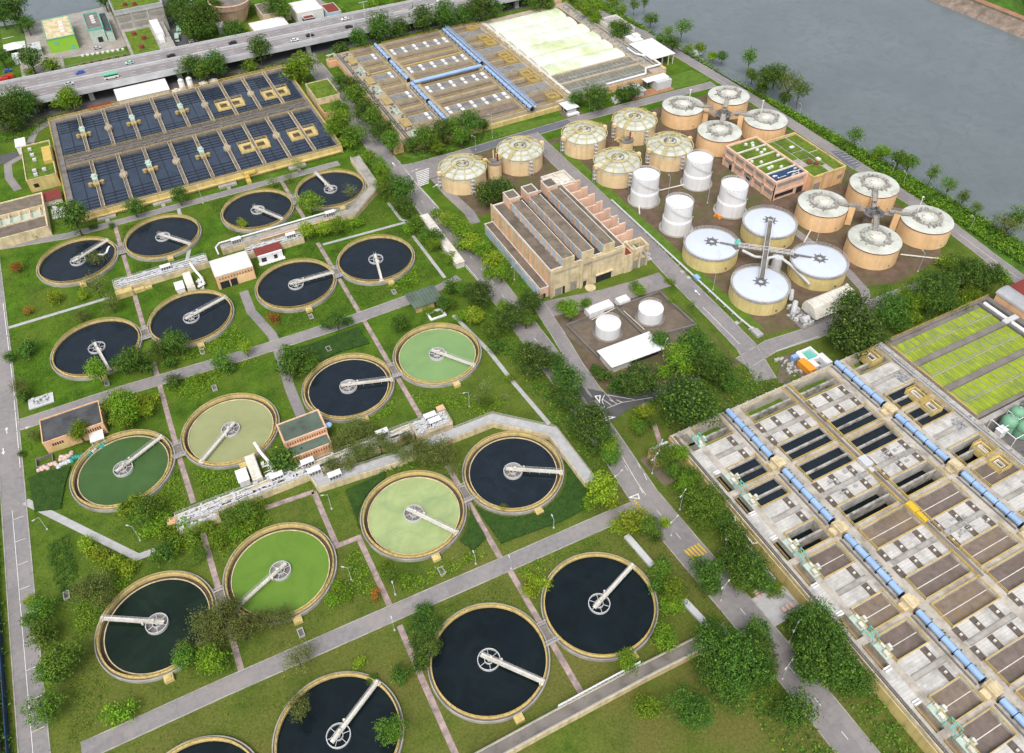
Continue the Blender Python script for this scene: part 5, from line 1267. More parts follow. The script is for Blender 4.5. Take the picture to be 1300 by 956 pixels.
# ------------------------------------------------------------------ pump house
def pump_house():
    X0, X1, Y0, Y1 = 117.0, 149.0, 203.4, 251.4; Z = 13.0
    t = thing('pump_house', 'large pink and yellow hall with sawtooth brown roofs and blue glazing', 'building', ((X0+X1)/2, Y0, 0))
    part('wall', MB().box(X0 + .3, X1 - .02, Y0 + .35, Y1 - .02, 0, Z - 1.1), M['pink'], t)
    part('front_wall', MB().box(X0, X1, Y0, Y0 + .35, 0, Z).box(134.6, X1, Y0 - .5, Y0, 0, Z - .5).box(129.4, 130.4, Y0 - .7, Y0, 0, Z + .2).box(X0, X0 + .9, Y0 - .4, Y0, 0, Z), M['cream'], t)
    pil = MB()
    for k in range(12): pil.box(X0 - .15, X0 + .3, Y0 + 3.5 + k*4.1, Y0 + 4.3 + k*4.1, 0, Z - .3)
    part('pilaster', pil, M['peach'], t)
    pan = MB()
    for k in range(11): pan.box(X0 + .18, X0 + .3, Y0 + 4.6 + k*4.1, Y0 + 7.3 + k*4.1, 6.2, Z - 1.6)
    part('wall_panel', pan, M['cream'], t)
    part('parapet', MB().frame(X0, X1, Y0 + .35, Y1, .4, Z - 1.1, Z), M['offwhite'], t)
    part('roof', MB().box(X0 + .4, 122.2, Y0 + .75, Y1 - .4, Z - 1.1, Z - .6), M['roofbrown'], t)
    part('valley', MB().box(126.6, 130.4, Y0 + .75, Y1 - .4, Z - 1.1, Z - .9).box(134.9, 139.5, Y0 + .75, Y1 - .4, Z - 1.1, Z - .9), M['roofblack'], t)
    part('roof', MB().box(144.0, X1 - .4, Y0 + .75, Y1 - .4, Z - 1.1, Z - .4), M['roofbrown'], t)
    for x0, x1 in ((122.2, 126.6), (130.4, 134.9), (139.5, 144.0)):
        ya, yb = Y0 - .0, 244.6
        m = part('monitor', MB().box(x0 + .3, x1, ya + .36, yb, Z - 1.1, Z + 3.0), M['pink'], t)
        part('monitor_roof', MB().box(x0 + .05, x1 + .1, ya + .36, yb + .1, Z + 3.0, Z + 3.2), M['rooftan'], m)
        part('roof_edge', MB().box(x1 + .1, x1 + .35, ya + .36, yb, Z + 2.8, Z + 3.3).box(x0 - .1, x0 + .05, ya + .36, yb, Z + 2.95, Z + 3.25), M['offwhite'], m)
        g = MB(); p = MB()
        for k in range(10):
            y = ya + 1.2 + k*4.1
            g.box(x0 + .18, x0 + .3, y, y + 3.2, Z - .6, Z + 2.6); p.box(x0 - .2, x0 + .3, y + 3.25, y + 4.05, Z - .8, Z + 2.9)
        part('glazing', g, M['blueglass'], m); part('pilaster', p, M['peach'], m)
        part('gable', MB().box(x0 - .3, x1 + .4, ya - .02, ya + .36, Z, Z + 3.5), M['cream'], m)
        m2 = part('end_box', MB().box(x0 - .2, x1 + .2, 246.0, Y1 + .3, Z - .5, Z + 3.8), M['pink'], t)
        part('end_parapet', MB().frame(x0 - .25, x1 + .25, 245.95, Y1 + .35, .3, Z + 3.8, Z + 4.3), M['offwhite'], m2)
        part('end_roof', MB().box(x0 + .1, x1 - .1, 246.3, Y1, Z + 3.8, Z + 3.95), M['roofbrown'], m2)
    sl = MB()
    for k in range(22): sl.box(119 + k*.5, 119.22 + k*.5, Y0 - .06, Y0 + .02, Z - 2.6, Z - 1.5)
    for k in range(34): sl.box(131.2 + k*.5, 131.42 + k*.5, Y0 - .56, Y0 - .45, Z - 2.8, Z - 1.7)
    part('wall_slot', sl, M['louvre'], t)
    part('roller_shutter', MB().box(119, 121.8, Y0 - .08, Y0 + .02, 0, 3.6).box(125.6, 128.4, Y0 - .08, Y0, 0, 4.2), M['louvre'], t)
    part('doorway', MB().box(122.2, 123.2, Y0 - .1, Y0, 0, 3.6).box(136.6, 143.4, Y0 - .58, Y0 - .5, 0, 3.9).box(131.2, 132.6, Y0 - .1, Y0, 0, 2.4), M['window'], t)
    part('canopy', MB().box(136.2, 143.8, Y0 - 1.4, Y0 - .5, 3.95, 4.2).cone(133.2, Y0 - 2.2, 2.1, 2.1, 0, .4, 20), M['cream'], t)
    # west annex
    a = part('annex', MB().box(113.2, X0 - .0, 204.6, 251.4, 0, 4.7), M['pink'], t)
    part('annex_roof', MB().box(113.5, X0 - .3, 204.9, 251.1, 4.7, 4.85), M['roofbrown'], a)
    part('annex_parapet', MB().frame(113.1, X0 - .02, 204.5, 251.5, .28, 4.7, 5.15), M['offwhite'], a)
    sh = MB()
    for k in range(11): sh.box(113.05, 113.2, 205.6 + k*4.15, 208.9 + k*4.15, .4, 4.1)
    part('shutter', sh, M['blueglass'], a)
    part('annex_door', MB().box(114.6, 115.6, 204.52, 204.6, 0, 2.2), M['window'], a)
    # east equipment bays with pink fins
    part('bay_floor', MB().box(X1, 160.0, 208.5, 255, 0, 3.2), M['offwhite'], t)
    fins = MB()
    for y in (212.5, 217.6, 223.1, 228.8, 234.6, 240.6, 246.4, 252.3): fins.box(X1, 158.6, y - .35, y + .35, 0, 10.6).box(155.6, 158.6, y - .35, y + .35, 10.6, 11.4)
    part('bay_fin', fins, M['pink'], t)
    eq = MB()
    for y in (215, 220.4, 226, 231.8, 237.7, 243.5, 249.4): clutter(eq, X1 + .5, 158, y - 2.1, y + 2.1, 3.2, 12, .6, 1.8, 2.6); eq.tube((X1 + 1, y, 6), (157, y, 6), .35, 8)
    part('bay_equipment', eq, M['dsteel'], t)
    wal = MB()
    for y in (215, 220.4, 226, 231.8, 237.7, 243.5, 249.4): wal.box(157.8, 158.3, y - 2.4, y + 2.4, 0, 5.2)
    part('bay_wall', wal, M['peach'], t)
    # front right annex
    q = part('side_annex', MB().box(X1, 152.4, 202.4, 208.4, 0, 8.6).box(152.4, 159.8, 204.2, 208.4, 0, 3), M['cream'], t)
    part('annex_frame', MB().frame(152.4, 159.8, 202.6, 208.4, .6, 7.8, 10.0).box(152.5, 153.1, 202.6, 203.2, 0, 7.8).box(159.1, 159.8, 202.6, 203.3, 0, 7.8).box(155.8, 156.4, 202.6, 203.2, 0, 7.8).box(159.1, 159.8, 207.8, 208.4, 3, 7.8), M['cream'], q)
    part('annex_recess', MB().box(149.4, 152.0, 202.7, 208.1, 8.6, 8.75).box(153.2, 159, 203.4, 204.1, 0, 3), M['red'], q)
    part('annex_shutter', MB().box(153.2, 155.7, 202.95, 203.15, 0, 3.8).box(156.5, 159, 202.95, 203.15, 0, 3.8), M['louvre'], q)
    part('roof_unit', MB().box(153.4, 156.8, 208.9, 211.8, 3.2, 6.8).cone(155, 210.3, 1.3, 1.3, 6.8, 7.6, 16), M['whiteroof'], t)
    # north tower block
    nb = part('north_block', MB().box(146.5, 157.4, 254.6, 264.0, 0, 9.0), M['pink'], t)
    part('north_parapet', MB().frame(146.2, 157.7, 254.3, 264.3, .5, 9.0, 10.0), M['offwhite'], nb)
    part('north_roof', clutter(MB().box(147, 156.9, 255.1, 263.5, 9.0, 9.15), 147.4, 156.4, 255.6, 263, 9.15, 18, .5, 1.6, 1.4), M['offwhite'], nb)
    return t
pump_house()
solo('pipe_cluster', clutter(MB(), 160.4, 164.6, 225, 234.5, 0, 40, .6, 2.0, 3.6), M['offwhite'], 'cream pipes and filters standing outside the pump house fins', 'machinery')
solo('blue_cabin', MB().box(160.4, 163.2, 235, 237.6, 0, 2.8).box(160.2, 163.4, 234.8, 237.8, 2.8, 3.0), M['blueglass'], 'pale blue cabin outside the pump house fins', 'cabin')
solo('filter_unit', clutter(MB().box(160.2, 163.6, 204.6, 211, 0, .25), 160.4, 163.4, 204.8, 210.8, .25, 26, .6, 1.5, 2.2), M['galv'], 'grey machinery at the right foot of the pump house', 'machinery')
t = thing('ground_pipe', 'long grey pipe running along the road beside the yellow tanks', 'pipe', (171, 190, 0))
part('pipe_line', MB().path([(171, 246, .9), (171, 215, .9), (171.1, 160.5, .9), (171.6, 153.2, .9)], .38, 8), M['galv'], t)
sup = MB()
for k in range(20): sup.box(170.5, 171.6, 154 + k*4.7, 154.4 + k*4.7, 0, .6)
part('support', sup, M['concrete'], t)
solo('pipe_end_box', MB().box(170.6, 173.2, 149.4, 153.0, 0, 1.0).box(171, 172.8, 153.0, 154.6, 0, .7), M['palepath'], 'pale concrete box at the near end of the grey ground pipe', 'box')
solo('pipe_marker', MB().box(170.2, 172.0, 184.6, 187.0, 1.2, 1.9).box(170.6, 171.6, 185, 186.6, 0, 1.2), M['bluepipe'], 'blue valve hood on the grey ground pipe', 'valve')
for k, y in enumerate((191.6, 187.6, 158.4)):
    solo('manhole', MB().box(168.6, 170.0, y, y + 1.5, 0, .25), M['palepath'], 'white square cover beside the grey ground pipe, ' + ('farthest', 'middle', 'nearest')[k], 'cover', 'white covers by the grey pipe')
for k, (a, b) in enumerate((((176, 232), (185, 247)), ((190, 243), (206, 241)), ((232, 190), (222.5, 184)), ((250, 160), (262, 150)))):
    t = None
    solo('service_pipe', MB().path([(a[0], a[1], .5), (b[0], b[1], .5)], .3, 8), M['offwhite'], ('pale pipe left of the leftmost white cylinder', 'pale pipe between the two back white cylinders', 'pale ground pipe beside the far pale roofed tank', 'pale ground pipe right of the nearest orange tank')[k], 'pipe')

# ------------------------------------------------------------------ pink building with roof gardens
def sludge_house():
    X0, X1, Y0, Y1 = 230.6, 248.2, 213.0, 247.2; Z = 9.2
    t = thing('roof_garden_building', 'pink building with roof gardens among the tanks', 'building', ((X0 + 266)/2, Y0, 0))
    part('wall', MB().box(X0 + .3, X1 - .02, Y0 + .3, Y1 - .02, 0, Z - .92), M['pink'], t)
    col = MB(); lv = MB(); pl = MB()
    for k in range(6):
        y = Y0 + k*(Y1 - Y0 - .9)/5; col.box(X0, X0 + .3, y, y + .9, 0, Z - .9)
        if k < 5:
            lv.box(X0 + .12, X0 + .3, y + 1.3, y + 5.9, Z - 2.4, Z - 1.1); lv.box(X0 + .12, X0 + .3, y + 1.3, y + 5.9, 2.6, 3.8)
    for k in range(2): col.box(X0 + k*(X1 - X0 - .9), X0 + .9 + k*(X1 - X0 - .9), Y0, Y0 + .3, 0, Z - .9)
    col.box(X0, X0 + .3, Y0, Y1, 4.4, 5.0).box(X0 + .9, X1 - .9, Y0, Y0 + .3, 3.2, 4.2)
    lv.box(X0 + 1.6, X1 - 1.8, Y0 + .12, Y0 + .3, Z - 2.6, Z - 1.2)
    part('column', col, M['pink'], t); part('louvre', lv, M['louvre'], t)
    part('opening', MB().box(X0 + .15, X0 + .3, 228.5, 231.0, 0, 4.2).box(X0 + .15, X0 + .3, 240.5, 242.5, 0, 2.4).box(X0 + 1.2, X1 - 6.4, Y0 + .15, Y0 + .3, 1.2, 3.0).box(X1 - 4.4, X1 - 1.2, Y0 + .1, Y0 + .3, 0, 3.1), M['window'], t)
    part('parapet', MB().frame(X0, X1, Y0, Y1, .9, Z - .9, Z + .2), M['pink'], t)
    rb = MB(); n = 5; seg = (Y1 - Y0 - 1.8)/n
    for k in range(n):
        y = Y0 + .9 + k*seg
        part('planted_roof' if k else 'plant_roof', MB().box(X0 + .9, X1 - .9, y + (.3 if k else 0), y + seg - (.3 if k < 4 else 0), Z - .9, Z - .5), M['gardenroof' if k else 'hoarding'], t)
        if k: rb.box(X0 + .9, X1 - .9, y - .3, y + .3, Z - .9, Z + .05)
    part('roof_rib', rb, M['offwhite'], t)
    vt = MB(); rnd = random.Random(3)
    for k in range(1, 5):
        for _ in range(3): a = rnd.uniform(X0 + 2, X1 - 2); y = Y0 + .9 + k*seg + rnd.uniform(1.4, seg - 1.4); vt.box(a - .6, a + .6, y - .5, y + .5, Z - .5, Z + .3)
    clutter(vt, X0 + 1.4, X1 - 1.4, Y0 + 1.4, Y0 + seg - .4, Z - .5, 14, .5, 1.4, .9, rnd)
    part('roof_vent', vt, M['whiteroof'], t)
    E0, E1, F0, F1 = 248.2, 266.6, 209.6, 242.4
    e = part('east_wing', MB().box(E0 + .02, E1, F0 + .3, F1, 0, 7.6), M['peach'], t)
    part('wing_parapet', MB().frame(E0 + .04, E1, F0, F1, .6, 7.6, 8.6), M['yellow'], e)
    gd = MB()
    for a, b, c, d in ((249.2, 253, 225, 241), (253.8, 260, 230, 241), (253.8, 258, 223.5, 229.2), (258.6, 260.4, 216, 229), (249.2, 257.8, 211, 218), (253.8, 257.8, 218.6, 222.8), (261.2, 265.8, 211, 226), (261.2, 265.8, 227, 241)): gd.box(a, b, c, d, 7.6, 8.05)
    part('garden_bed', gd, M['gardenroof'], e)
    part('roof_path', MB().box(E0 + .7, E1 - .6, F0 + .6, F1 - .6, 7.6, 7.75), M['concrete'], e)
    part('shrub', MB().lathe(255, 220, [(.01, 9.3), (.8, 9), (1.1, 8.4), (.7, 8)], 10).lathe(257, 217.6, [(.01, 9.3), (.8, 9), (1.1, 8.4), (.7, 8)], 10), M['red'], e)
    part('roof_vent', MB().box(259.4, 261, 219, 221, 7.75, 8.7).box(256, 258, 232.6, 234, 7.75, 8.5), M['whiteroof'], e)
    cc = MB()
    for k in range(4): cc.box(E0 + .3 + k*5.7, E0 + 1.2 + k*5.7, F0 + .0, F0 + .3, 0, 7.6)
    part('wing_column', cc, M['yellow'], e)
    part('wing_shutter', MB().box(249.9, 253.4, F0 + .16, F0 + .3, 0, 4.6).box(263, 265.4, F0 + .16, F0 + .3, 3, 4.8), M['louvre'], e)
sludge_house()

# ------------------------------------------------------------------ other buildings
def box_house(name, label, x0, x1, y0, y1, h, wall, roof, par_h=.5, cat='building', wins=(), overhang=0.0, group=None):
    t = thing(name, label, cat, ((x0+x1)/2, (y0+y1)/2, 0), group)
    w_ = part('wall', MB().box(x0, x1, y0, y1, 0, h), M[wall], t)
    if overhang:
        part('roof', MB().box(x0 - overhang, x1 + overhang, y0 - overhang, y1 + overhang, h, h + .25), M[roof], t)
    else:
        part('roof', MB().box(x0 + .3, x1 - .3, y0 + .3, y1 - .3, h, h + .1), M[roof], t)
        part('parapet', MB().frame(x0 - .04, x1 + .04, y0 - .04, y1 + .04, .32, h, h + par_h), M[wall if par_h > .4 else 'offwhite'], t)
    for k, (side, a, b, c, d, mm) in enumerate(wins):
        e = .07
        bx = {'s': (a, b, y0 - e, y0), 'n': (a, b, y1, y1 + e), 'w': (x0 - e, x0, a, b), 'e': (x1, x1 + e, a, b)}[side]
        part('door' if c < .3 else 'window', MB().box(*bx, c, d), M[mm], t)
    return t
# orange house with white roof
t = box_house('switch_house', 'orange house with a flat white roof between the far round tanks', 8.0, 22.4, 268.4, 279.4, 5.9, 'peach', 'white', .35, 'building',
    [('s', 9.0, 12.4, 0, 3.2, 'window'), ('s', 12.9, 15.4, 0, 3.2, 'window'), ('w', 270, 273, 0, 3, 'window')])
nv = MB()
for k in range(12): nv.box(9.2 + k*1.1, 9.6 + k*1.1, 268.3, 268.4, 4.2, 5.1)
part('vent_slot', nv, M['dsteel'], t); part('wall_panel', MB().box(15.8, 22.2, 268.32, 268.4, .2, 3.8), M['orange'], t)
t = thing('red_roof_hut', 'white hut with a dark red roof on the far pipe gallery', 'hut', (30.5, 279, 0))
part('wall', MB().box(26, 35.6, 276.8, 281.4, 0, 3.3), M['white'], t); part('roof', MB().box(25.5, 36.2, 277.6, 282.6, 3.3, 3.6), M['red'], t)
part('doorway', MB().box(27, 29, 276.7, 276.8, 0, 2.2).box(32, 33.4, 276.7, 276.8, 0, 2.2), M['window'], t); part('porch', MB().box(25.6, 36, 275.0, 276.8, 0, .3), M['white'], t)
# mossy roofed house
t = thing('stepped_house', 'pink house with two mossy green roofs below the near dark tank', 'building', (15, 172, 0))
part('wall', MB().box(8.6, 21.6, 171.6, 176.2, 0, 4.4).box(8.4, 21.9, 176.2, 184.4, 0, 6.8), M['peach'], t)
part('roof', MB().box(8.9, 21.4, 176.6, 184.1, 6.8, 6.95), M['roofgreen'], t); part('roof', MB().box(8.9, 21.3, 171.9, 175.9, 4.4, 4.55), M['roofgreen'], t)
part('parapet', MB().frame(8.3, 22.0, 176.1, 184.5, .35, 6.8, 7.25).frame(8.5, 21.7, 171.5, 176.05, .3, 4.4, 4.75), M['pink'], t)
nv = MB()
for k in range(16): nv.box(9.2 + k*.78, 9.5 + k*.78, 176.06, 176.12, 5.3, 6.2)
for k in range(15): nv.box(9.2 + k*.8, 9.5 + k*.8, 171.52, 171.6, 2.8, 3.7)
part('vent_slot', nv, M['red'], t)
part('dish', MB().lathe(22.8, 177.4, [(.01, 5.6), (.8, 5.8), (1.1, 6.4)], 14).tube((22, 177.4, 5.6), (22.8, 177.4, 5.7), .1), M['bluepipe'], t)
# long house at the left
t = box_house('long_house', 'long pink house with a flat dark roof beside the green water tank', -58.2, -40.2, 213.6, 224.4, 4.8, 'peach', 'roofdark', .45, 'building', [])
nv = MB()
for k in range(5): nv.box(-56.0 + k*.7, -55.6 + k*.7, 213.5, 213.6, 2.6, 3.7)
for k in range(7): nv.box(-46 + k*.7, -45.6 + k*.7, 213.5, 213.6, 3.0, 4.2)
part('vent_slot', nv, M['window'], t); part('wall_panel', MB().box(-57, -51.6, 213.52, 213.6, .3, 2.3), M['yellow'], t)
solo('white_canopy', MB().box(-45.4, -41.2, 209.2, 213.4, 2.6, 2.8).box(-45.2, -45, 209.4, 209.6, 0, 2.6).box(-41.6, -41.4, 209.4, 209.6, 0, 2.6).box(-44.8, -42, 211, 213, 0, 1.8), M['whiteroof'], 'small white canopy at the near right corner of the long house', 'canopy')
SK_ = [(-58.8, 208.2, 5.6, 'pinksack', 'row of pink sacks left of the long house front'), (-53.4, 209.6, 3.4, 'pinksack', 'pink sacks in the middle in front of the long house'), (-54.2, 206.6, 3.6, 'galv', 'grey white sacks beside the teal sheet'), (-49.2, 207.4, 6.0, 'tealsheet', 'teal sheet covering a heap before the long house'), (-45.4, 208.4, 2.4, 'galv', 'white sacks right of the tree at the long house'), (-43.2, 209.0, 3, 'tealsheet', 'smaller teal sheet by the white canopy')]
for x, y, L, m_, lab in SK_:
    mb = MB(); rnd = random.Random(int(x*7)); k = 0
    while k < L:
        mb.lathe(x - L/2 + k, y + rnd.uniform(-.6, .6), [(.55, .0), (.75, .3), (.55, .8), (.2, 1.05), (.01, 1.1)], 8); mb.lathe(x - L/2 + k + .2, y + rnd.uniform(-.9, .9), [(.5, .0), (.7, .3), (.5, .7), (.01, .9)], 8); k += .8
    solo('tarp_heap' if m_ == 'tealsheet' else 'sack_row', mb, M[m_], lab, 'sacks' if m_ != 'tealsheet' else 'tarpaulin')
solo('store_pit', MB().frame(-62, -57, 208.6, 212.4, .3, 0, 1.1), M['concrete_d'], 'low concrete bin at the left end of the sacks', 'bin')
solo('pump_plinth', clutter(MB().box(-62.2, -54.4, 236.4, 241.2, 0, .5), -61, -55.4, 237, 240.6, .5, 18, .5, 1.6, 1.8), M['galv'], 'grey pump set on a pale plinth at the road corner', 'pump')
# white machine packs beside the galleries
for (u, v, lab) in ((-1.2, 276, 'cream machine pack with white pipes left of the orange house'), (-2.2, 175.0, 'cream machine pack touching the khaki tank')):
    t = thing('scrubber_pack', lab, 'machine', (u, v, 0))
    part('casing', MB().box(u - 1.6, u + 1.4, v - 5, v + 5.2, 0, 3.2).box(u - 1.4, u + 1.2, v - 4.4, v + 4.4, 3.2, 3.7), M['offwhite'], t)
    part('cabin', MB().box(u - 5.4, u - 2.4, v - 3.4, v + 1.4, 0, 2.6).box(u - 5.6, u - 2.2, v - 3.6, v + 1.6, 2.6, 2.75), M['white'], t)
    part('duct', clutter(MB().path([(u + 2.2, v - 4, 1.6), (u + 4.8, v - 3.4, 1.8), (u + 4.6, v + 1, 1.8), (u + 3.4, v + 4, 3.6), (u + 2.6, v + 8, 4.6)], .5, 10), u + 2, u + 5.4, v - 4.6, v + 3, 0, 16, .5, 1.4, 2), M['white'], t)
t = thing('grey_shed', 'small shed with a grey corrugated roof right of the middle service road', 'shed', (75, 223, 0))
part('wall', MB().box(69.6, 79.4, 219.6, 227.2, 0, 2.9), M['yellow'], t)
rf = MB()
for k in range(9): rf.box(68.6 + k*1.3, 69.8 + k*1.3, 218.8, 228.2, 2.9, 3.12 + .05*(k % 2))
part('roof', rf, M['roofgreen'], t); part('doorway', MB().box(76.8, 78.8, 219.5, 219.6, 0, 2.2), M['window'], t)
solo('pond_curb', MB().frame(72.4, 78.8, 213.0, 217.6, .8, 0, .5), M['white'], 'white square kerb below the grey roofed shed', 'kerb')
solo('low_strip_building', MB().box(93.4, 96.8, 236, 272.6, 0, 2.5).box(93.2, 97.0, 235.8, 272.8, 2.5, 2.7), M['offwhite'], 'long narrow cream roofed building beside the main road', 'building')
for k, (a, b, lab) in enumerate((((85.4, 102.9), (86.4, 91.4), 'white roofed drain cover strip above the near trees, upper one'), ((87.8, 79.2), (89.2, 69.6), 'white roofed drain cover strip near the bottom channel, lower one'))):
    solo('cover_strip', stripprism(MB(), [a, b], 1.8, 0, .8), M['galv'], lab, 'cover')
# left edge building with courtyard and yellow house
t = thing('court_building', 'cream walled building with a green courtyard at the left edge', 'building', (-56, 350, 0))
part('wall', MB().frame(-66, -45.6, 338, 366.6, .6, 0, 4.6).box(-65.4, -46.2, 355.6, 356.2, 0, 4.6).box(-65.4, -46.2, 347, 347.5, 0, 4.6), M['cream'], t)
part('roof', MB().box(-65.4, -46.2, 356.2, 366, 0, 4.2), M['rooftan'], t); part('roof', MB().box(-65.4, -46.2, 338.6, 347, 0, 4.1), M['roofbrown'], t)
part('courtyard', MB().box(-65.4, -46.2, 347.5, 355.6, 0, 2.6), M['mint'], t)
rb = MB()
for k in range(5): rb.box(-64 + k*4, -63.6 + k*4, 347.5, 355.6, 3.6, 4.2)
part('beam', rb, M['pink'], t)
t = box_house('yellow_house', 'yellow house with a grass roof beside the wide basin', -50.6, -38.2, 376.6, 409.6, 5.7, 'yellow', 'gardenroof', .5, 'building', [('s', -48.6, -46.6, 2.0, 3.8, 'window')])
part('parapet_cap', MB().frame(-50.7, -38.1, 376.5, 409.7, .36, 6.2, 6.3), M['cream'], t)
part('roof_box', MB().box(-42, -38.3, 388, 402, 5.8, 7.4), M['yrail'], t)
vt = MB()
for u, v in ((-47, 405), (-46.4, 399), (-45.8, 394), (-46.6, 384), (-46.4, 380), (-42.6, 383)): vt.box(u - .8, u + .8, v - .7, v + .7, 5.8, 6.8)
part('roof_vent', vt, M['galv'], t)
solo('white_cube', MB().box(-53.2, -49, 414.6, 422.6, 0, 4.0).box(-53.4, -48.8, 414.4, 422.8, 4.0, 4.2), M['white'], 'plain white box building at the corner of the basin path', 'building')
t = thing('red_roof_shed', 'shed with a brown red roof between the yellow house and the courtyard building', 'shed', (-42.5, 365, 0))
part('wall', MB().box(-46, -39, 361.6, 369, 0, 2.7), M['offwhite'], t); part('roof', MB().box(-46.6, -38.6, 361, 369.4, 2.7, 2.95), M['red'], t)
solo('duct_bundle', clutter(MB().box(-44.4, -38.6, 350, 358, 0, .3), -44, -39, 350.4, 357.6, .3, 34, .6, 1.8, 2.2), M['galv'], 'white ducts and machinery below the red roofed shed', 'machinery')
box_house('garden_roof_house', 'cream house with a grass roof at the top right corner of the wide basin', 85.2, 97.2, 386, 405.2, 5.6, 'cream', 'gardenroof', .5, 'building', [])
box_house('garden_roof_house', 'lower pink house with a grass roof right of the wide basin', 85.0, 96.8, 374.6, 384.6, 3.6, 'peach', 'gardenroof', .45, 'building', [('s', 87, 91, 0, 2.4, 'cream')])
t = box_house('white_shed', 'long white roofed shed between the highway and the wide basin', -3.2, 21.8, 437.4, 450.6, 4.6, 'white', 'whiteroof', .2, 'shed', [], .5)
t = thing('red_canopy', 'long brown red canopy behind the wide basin', 'canopy', (-12.8, 439.5, 0))
part('roof', MB().box(-18.4, -7.0, 438, 441.6, 3.0, 3.3), M['red'], t); part('post', MB().box(-18, -17.6, 438.4, 438.8, 0, 3).box(-7.8, -7.4, 438.4, 438.8, 0, 3).box(-13, -12.6, 438.4, 438.8, 0, 3).box(-16, -9.6, 440, 441, 0, 2), M['offwhite'], t)
for k, u in enumerate((28.8, 33.0)):
    t = thing('silo', ('left', 'right')[k] + ' one of two white silos behind the wide basin', 'silo', (u, 439.6, 0), 'two white silos behind the wide basin')
    part('shell', MB().lathe(u, 439.6, [(1.5, 0), (1.5, 6.8), (.8, 7.6), (.01, 7.8)], 18), M['whiteroof'], t, smooth=True)
    part('top_rail', MB().ring(u, 439.6, 1.5, 1.62, 6.8, 7.0, 18), M['steel'], t)
for u, v, lab in ((25.2, 438.6, 'left of the two white silos'), (39.5, 440, 'right of the two silos, first'), (45, 440.4, 'right of the two silos, second')):
    solo('white_unit', MB().box(u - 1.9, u + 1.9, v - 1.5, v + 1.5, 0, 2.5).box(u - 2.1, u + 2.1, v - 1.7, v + 1.7, 2.5, 2.7).box(u - .8, u + .8, v - .8, v + .8, 2.7, 3.4), M['white'], 'white equipment cabin behind the wide basin, ' + lab, 'cabin', 'white cabins behind the wide basin')
# huts along the far road
t = thing('white_hut', 'small white roofed hut at the near corner of the covered basins', 'hut', (195, 325, 0))
part('wall', MB().box(192.6, 197.6, 320.6, 329.2, 0, 3.0), M['galv'], t); part('roof', MB().box(191.4, 198.6, 319.6, 330.2, 3.0, 3.25), M['white'], t); part('window', MB().box(192.52, 192.6, 321.4, 324, .6, 2.5).box(192.52, 192.6, 325.4, 328, 0, 2.5), M['window'], t); part('plinth', MB().box(191.8, 198.2, 318.6, 320.6, 0, .6), M['white'], t)
t = thing('grey_hut', 'pale grey hut with a lean-to roof by the red clay yard, left one', 'hut', (233, 322, 0))
part('wall', MB().box(231.4, 236.4, 318.6, 326, 0, 3), M['galv'], t); part('roof', MB().box(229.2, 237.4, 317.8, 327, 3.0, 3.2), M['galv'], t)
t = thing('grey_hut', 'pale grey block hut by the red clay yard, right one beside the lawn', 'hut', (247, 325, 0))
part('wall', MB().box(245.0, 254, 319.6, 326.2, 0, 4.2), M['galv'], t); part('roof', MB().box(240.4, 254.2, 322.4, 327.2, 4.2, 4.45), M['white'], t); part('post', MB().box(241, 241.3, 323, 323.3, 0, 4.2).box(241, 244.8, 326.6, 326.9, 0, 4.2), M['dsteel'], t)
solo('cream_tower', MB().cone(225.2, 322, 1.4, 1.4, 0, 5.4, 16).cone(225.2, 322, 1.6, .6, 5.4, 6.0, 16), M['offwhite'], 'cream round tower left of the grey huts', 'tower')
solo('steel_frame', clutter(MB(), 218.6, 222, 318, 323.4, 0, 16, .4, 1.2, 2.4), M['white'], 'white pump frame beside the two dark trees', 'machinery')
t = thing('open_roof_shed', 'wide cream roofed open shed right of the covered basins', 'shed', (263, 352, 0))
part('roof', MB().box(255.8, 271, 340.6, 362.8, 5.6, 5.9), M['whiteroof'], t); part('wall', MB().box(256.4, 258, 342, 362, 0, 5.6).box(256.4, 270.4, 361, 362, 0, 5.6), M['offwhite'], t)
po = MB()
for u in (259, 263, 267, 270): po.box(u, u + .4, 341.2, 341.6, 0, 5.6)
part('post', po, M['offwhite'], t); part('machine', clutter(MB(), 259, 269, 343, 358, 0, 16, .8, 2.4, 2.6), M['dsteel'], t)
t = box_house('white_house', 'white house with a walled roof terrace near the river, top', 258.4, 270.4, 379, 399, 5.4, 'whiteroof', 'concrete', .9, 'building', [])
part('stair_house', MB().box(259, 266, 363.5, 372, 0, 6.0).box(262, 265.4, 366, 370, 6, 7.6), M['whiteroof'], t)
box_house('brick_house', 'orange house with a dark roof at the far end of the covered basins', 247, 256, 437, 447, 5, 'peach', 'roofdark', .4, 'building', [])
solo('yellow_tank_box', MB().box(255.4, 259.6, 332.6, 336.4, 0, 3.6).box(250.6, 254.8, 331.2, 334.8, 0, 2.6), M['orange'], 'orange pump boxes at the near right corner of the covered basins', 'box')
for u, v, lab in ((288.6, 343.6, 'at the lawn'), ):
    solo('pump_kiosk', MB().box(u - 2.4, u + .2, v - 1.4, v + 1.4, 0, 2.8).box(u + .6, u + 2.4, v - 1, v + 1, 0, 2.2), M['white'], 'small white kiosk on the river bank beside the road bend', 'kiosk')
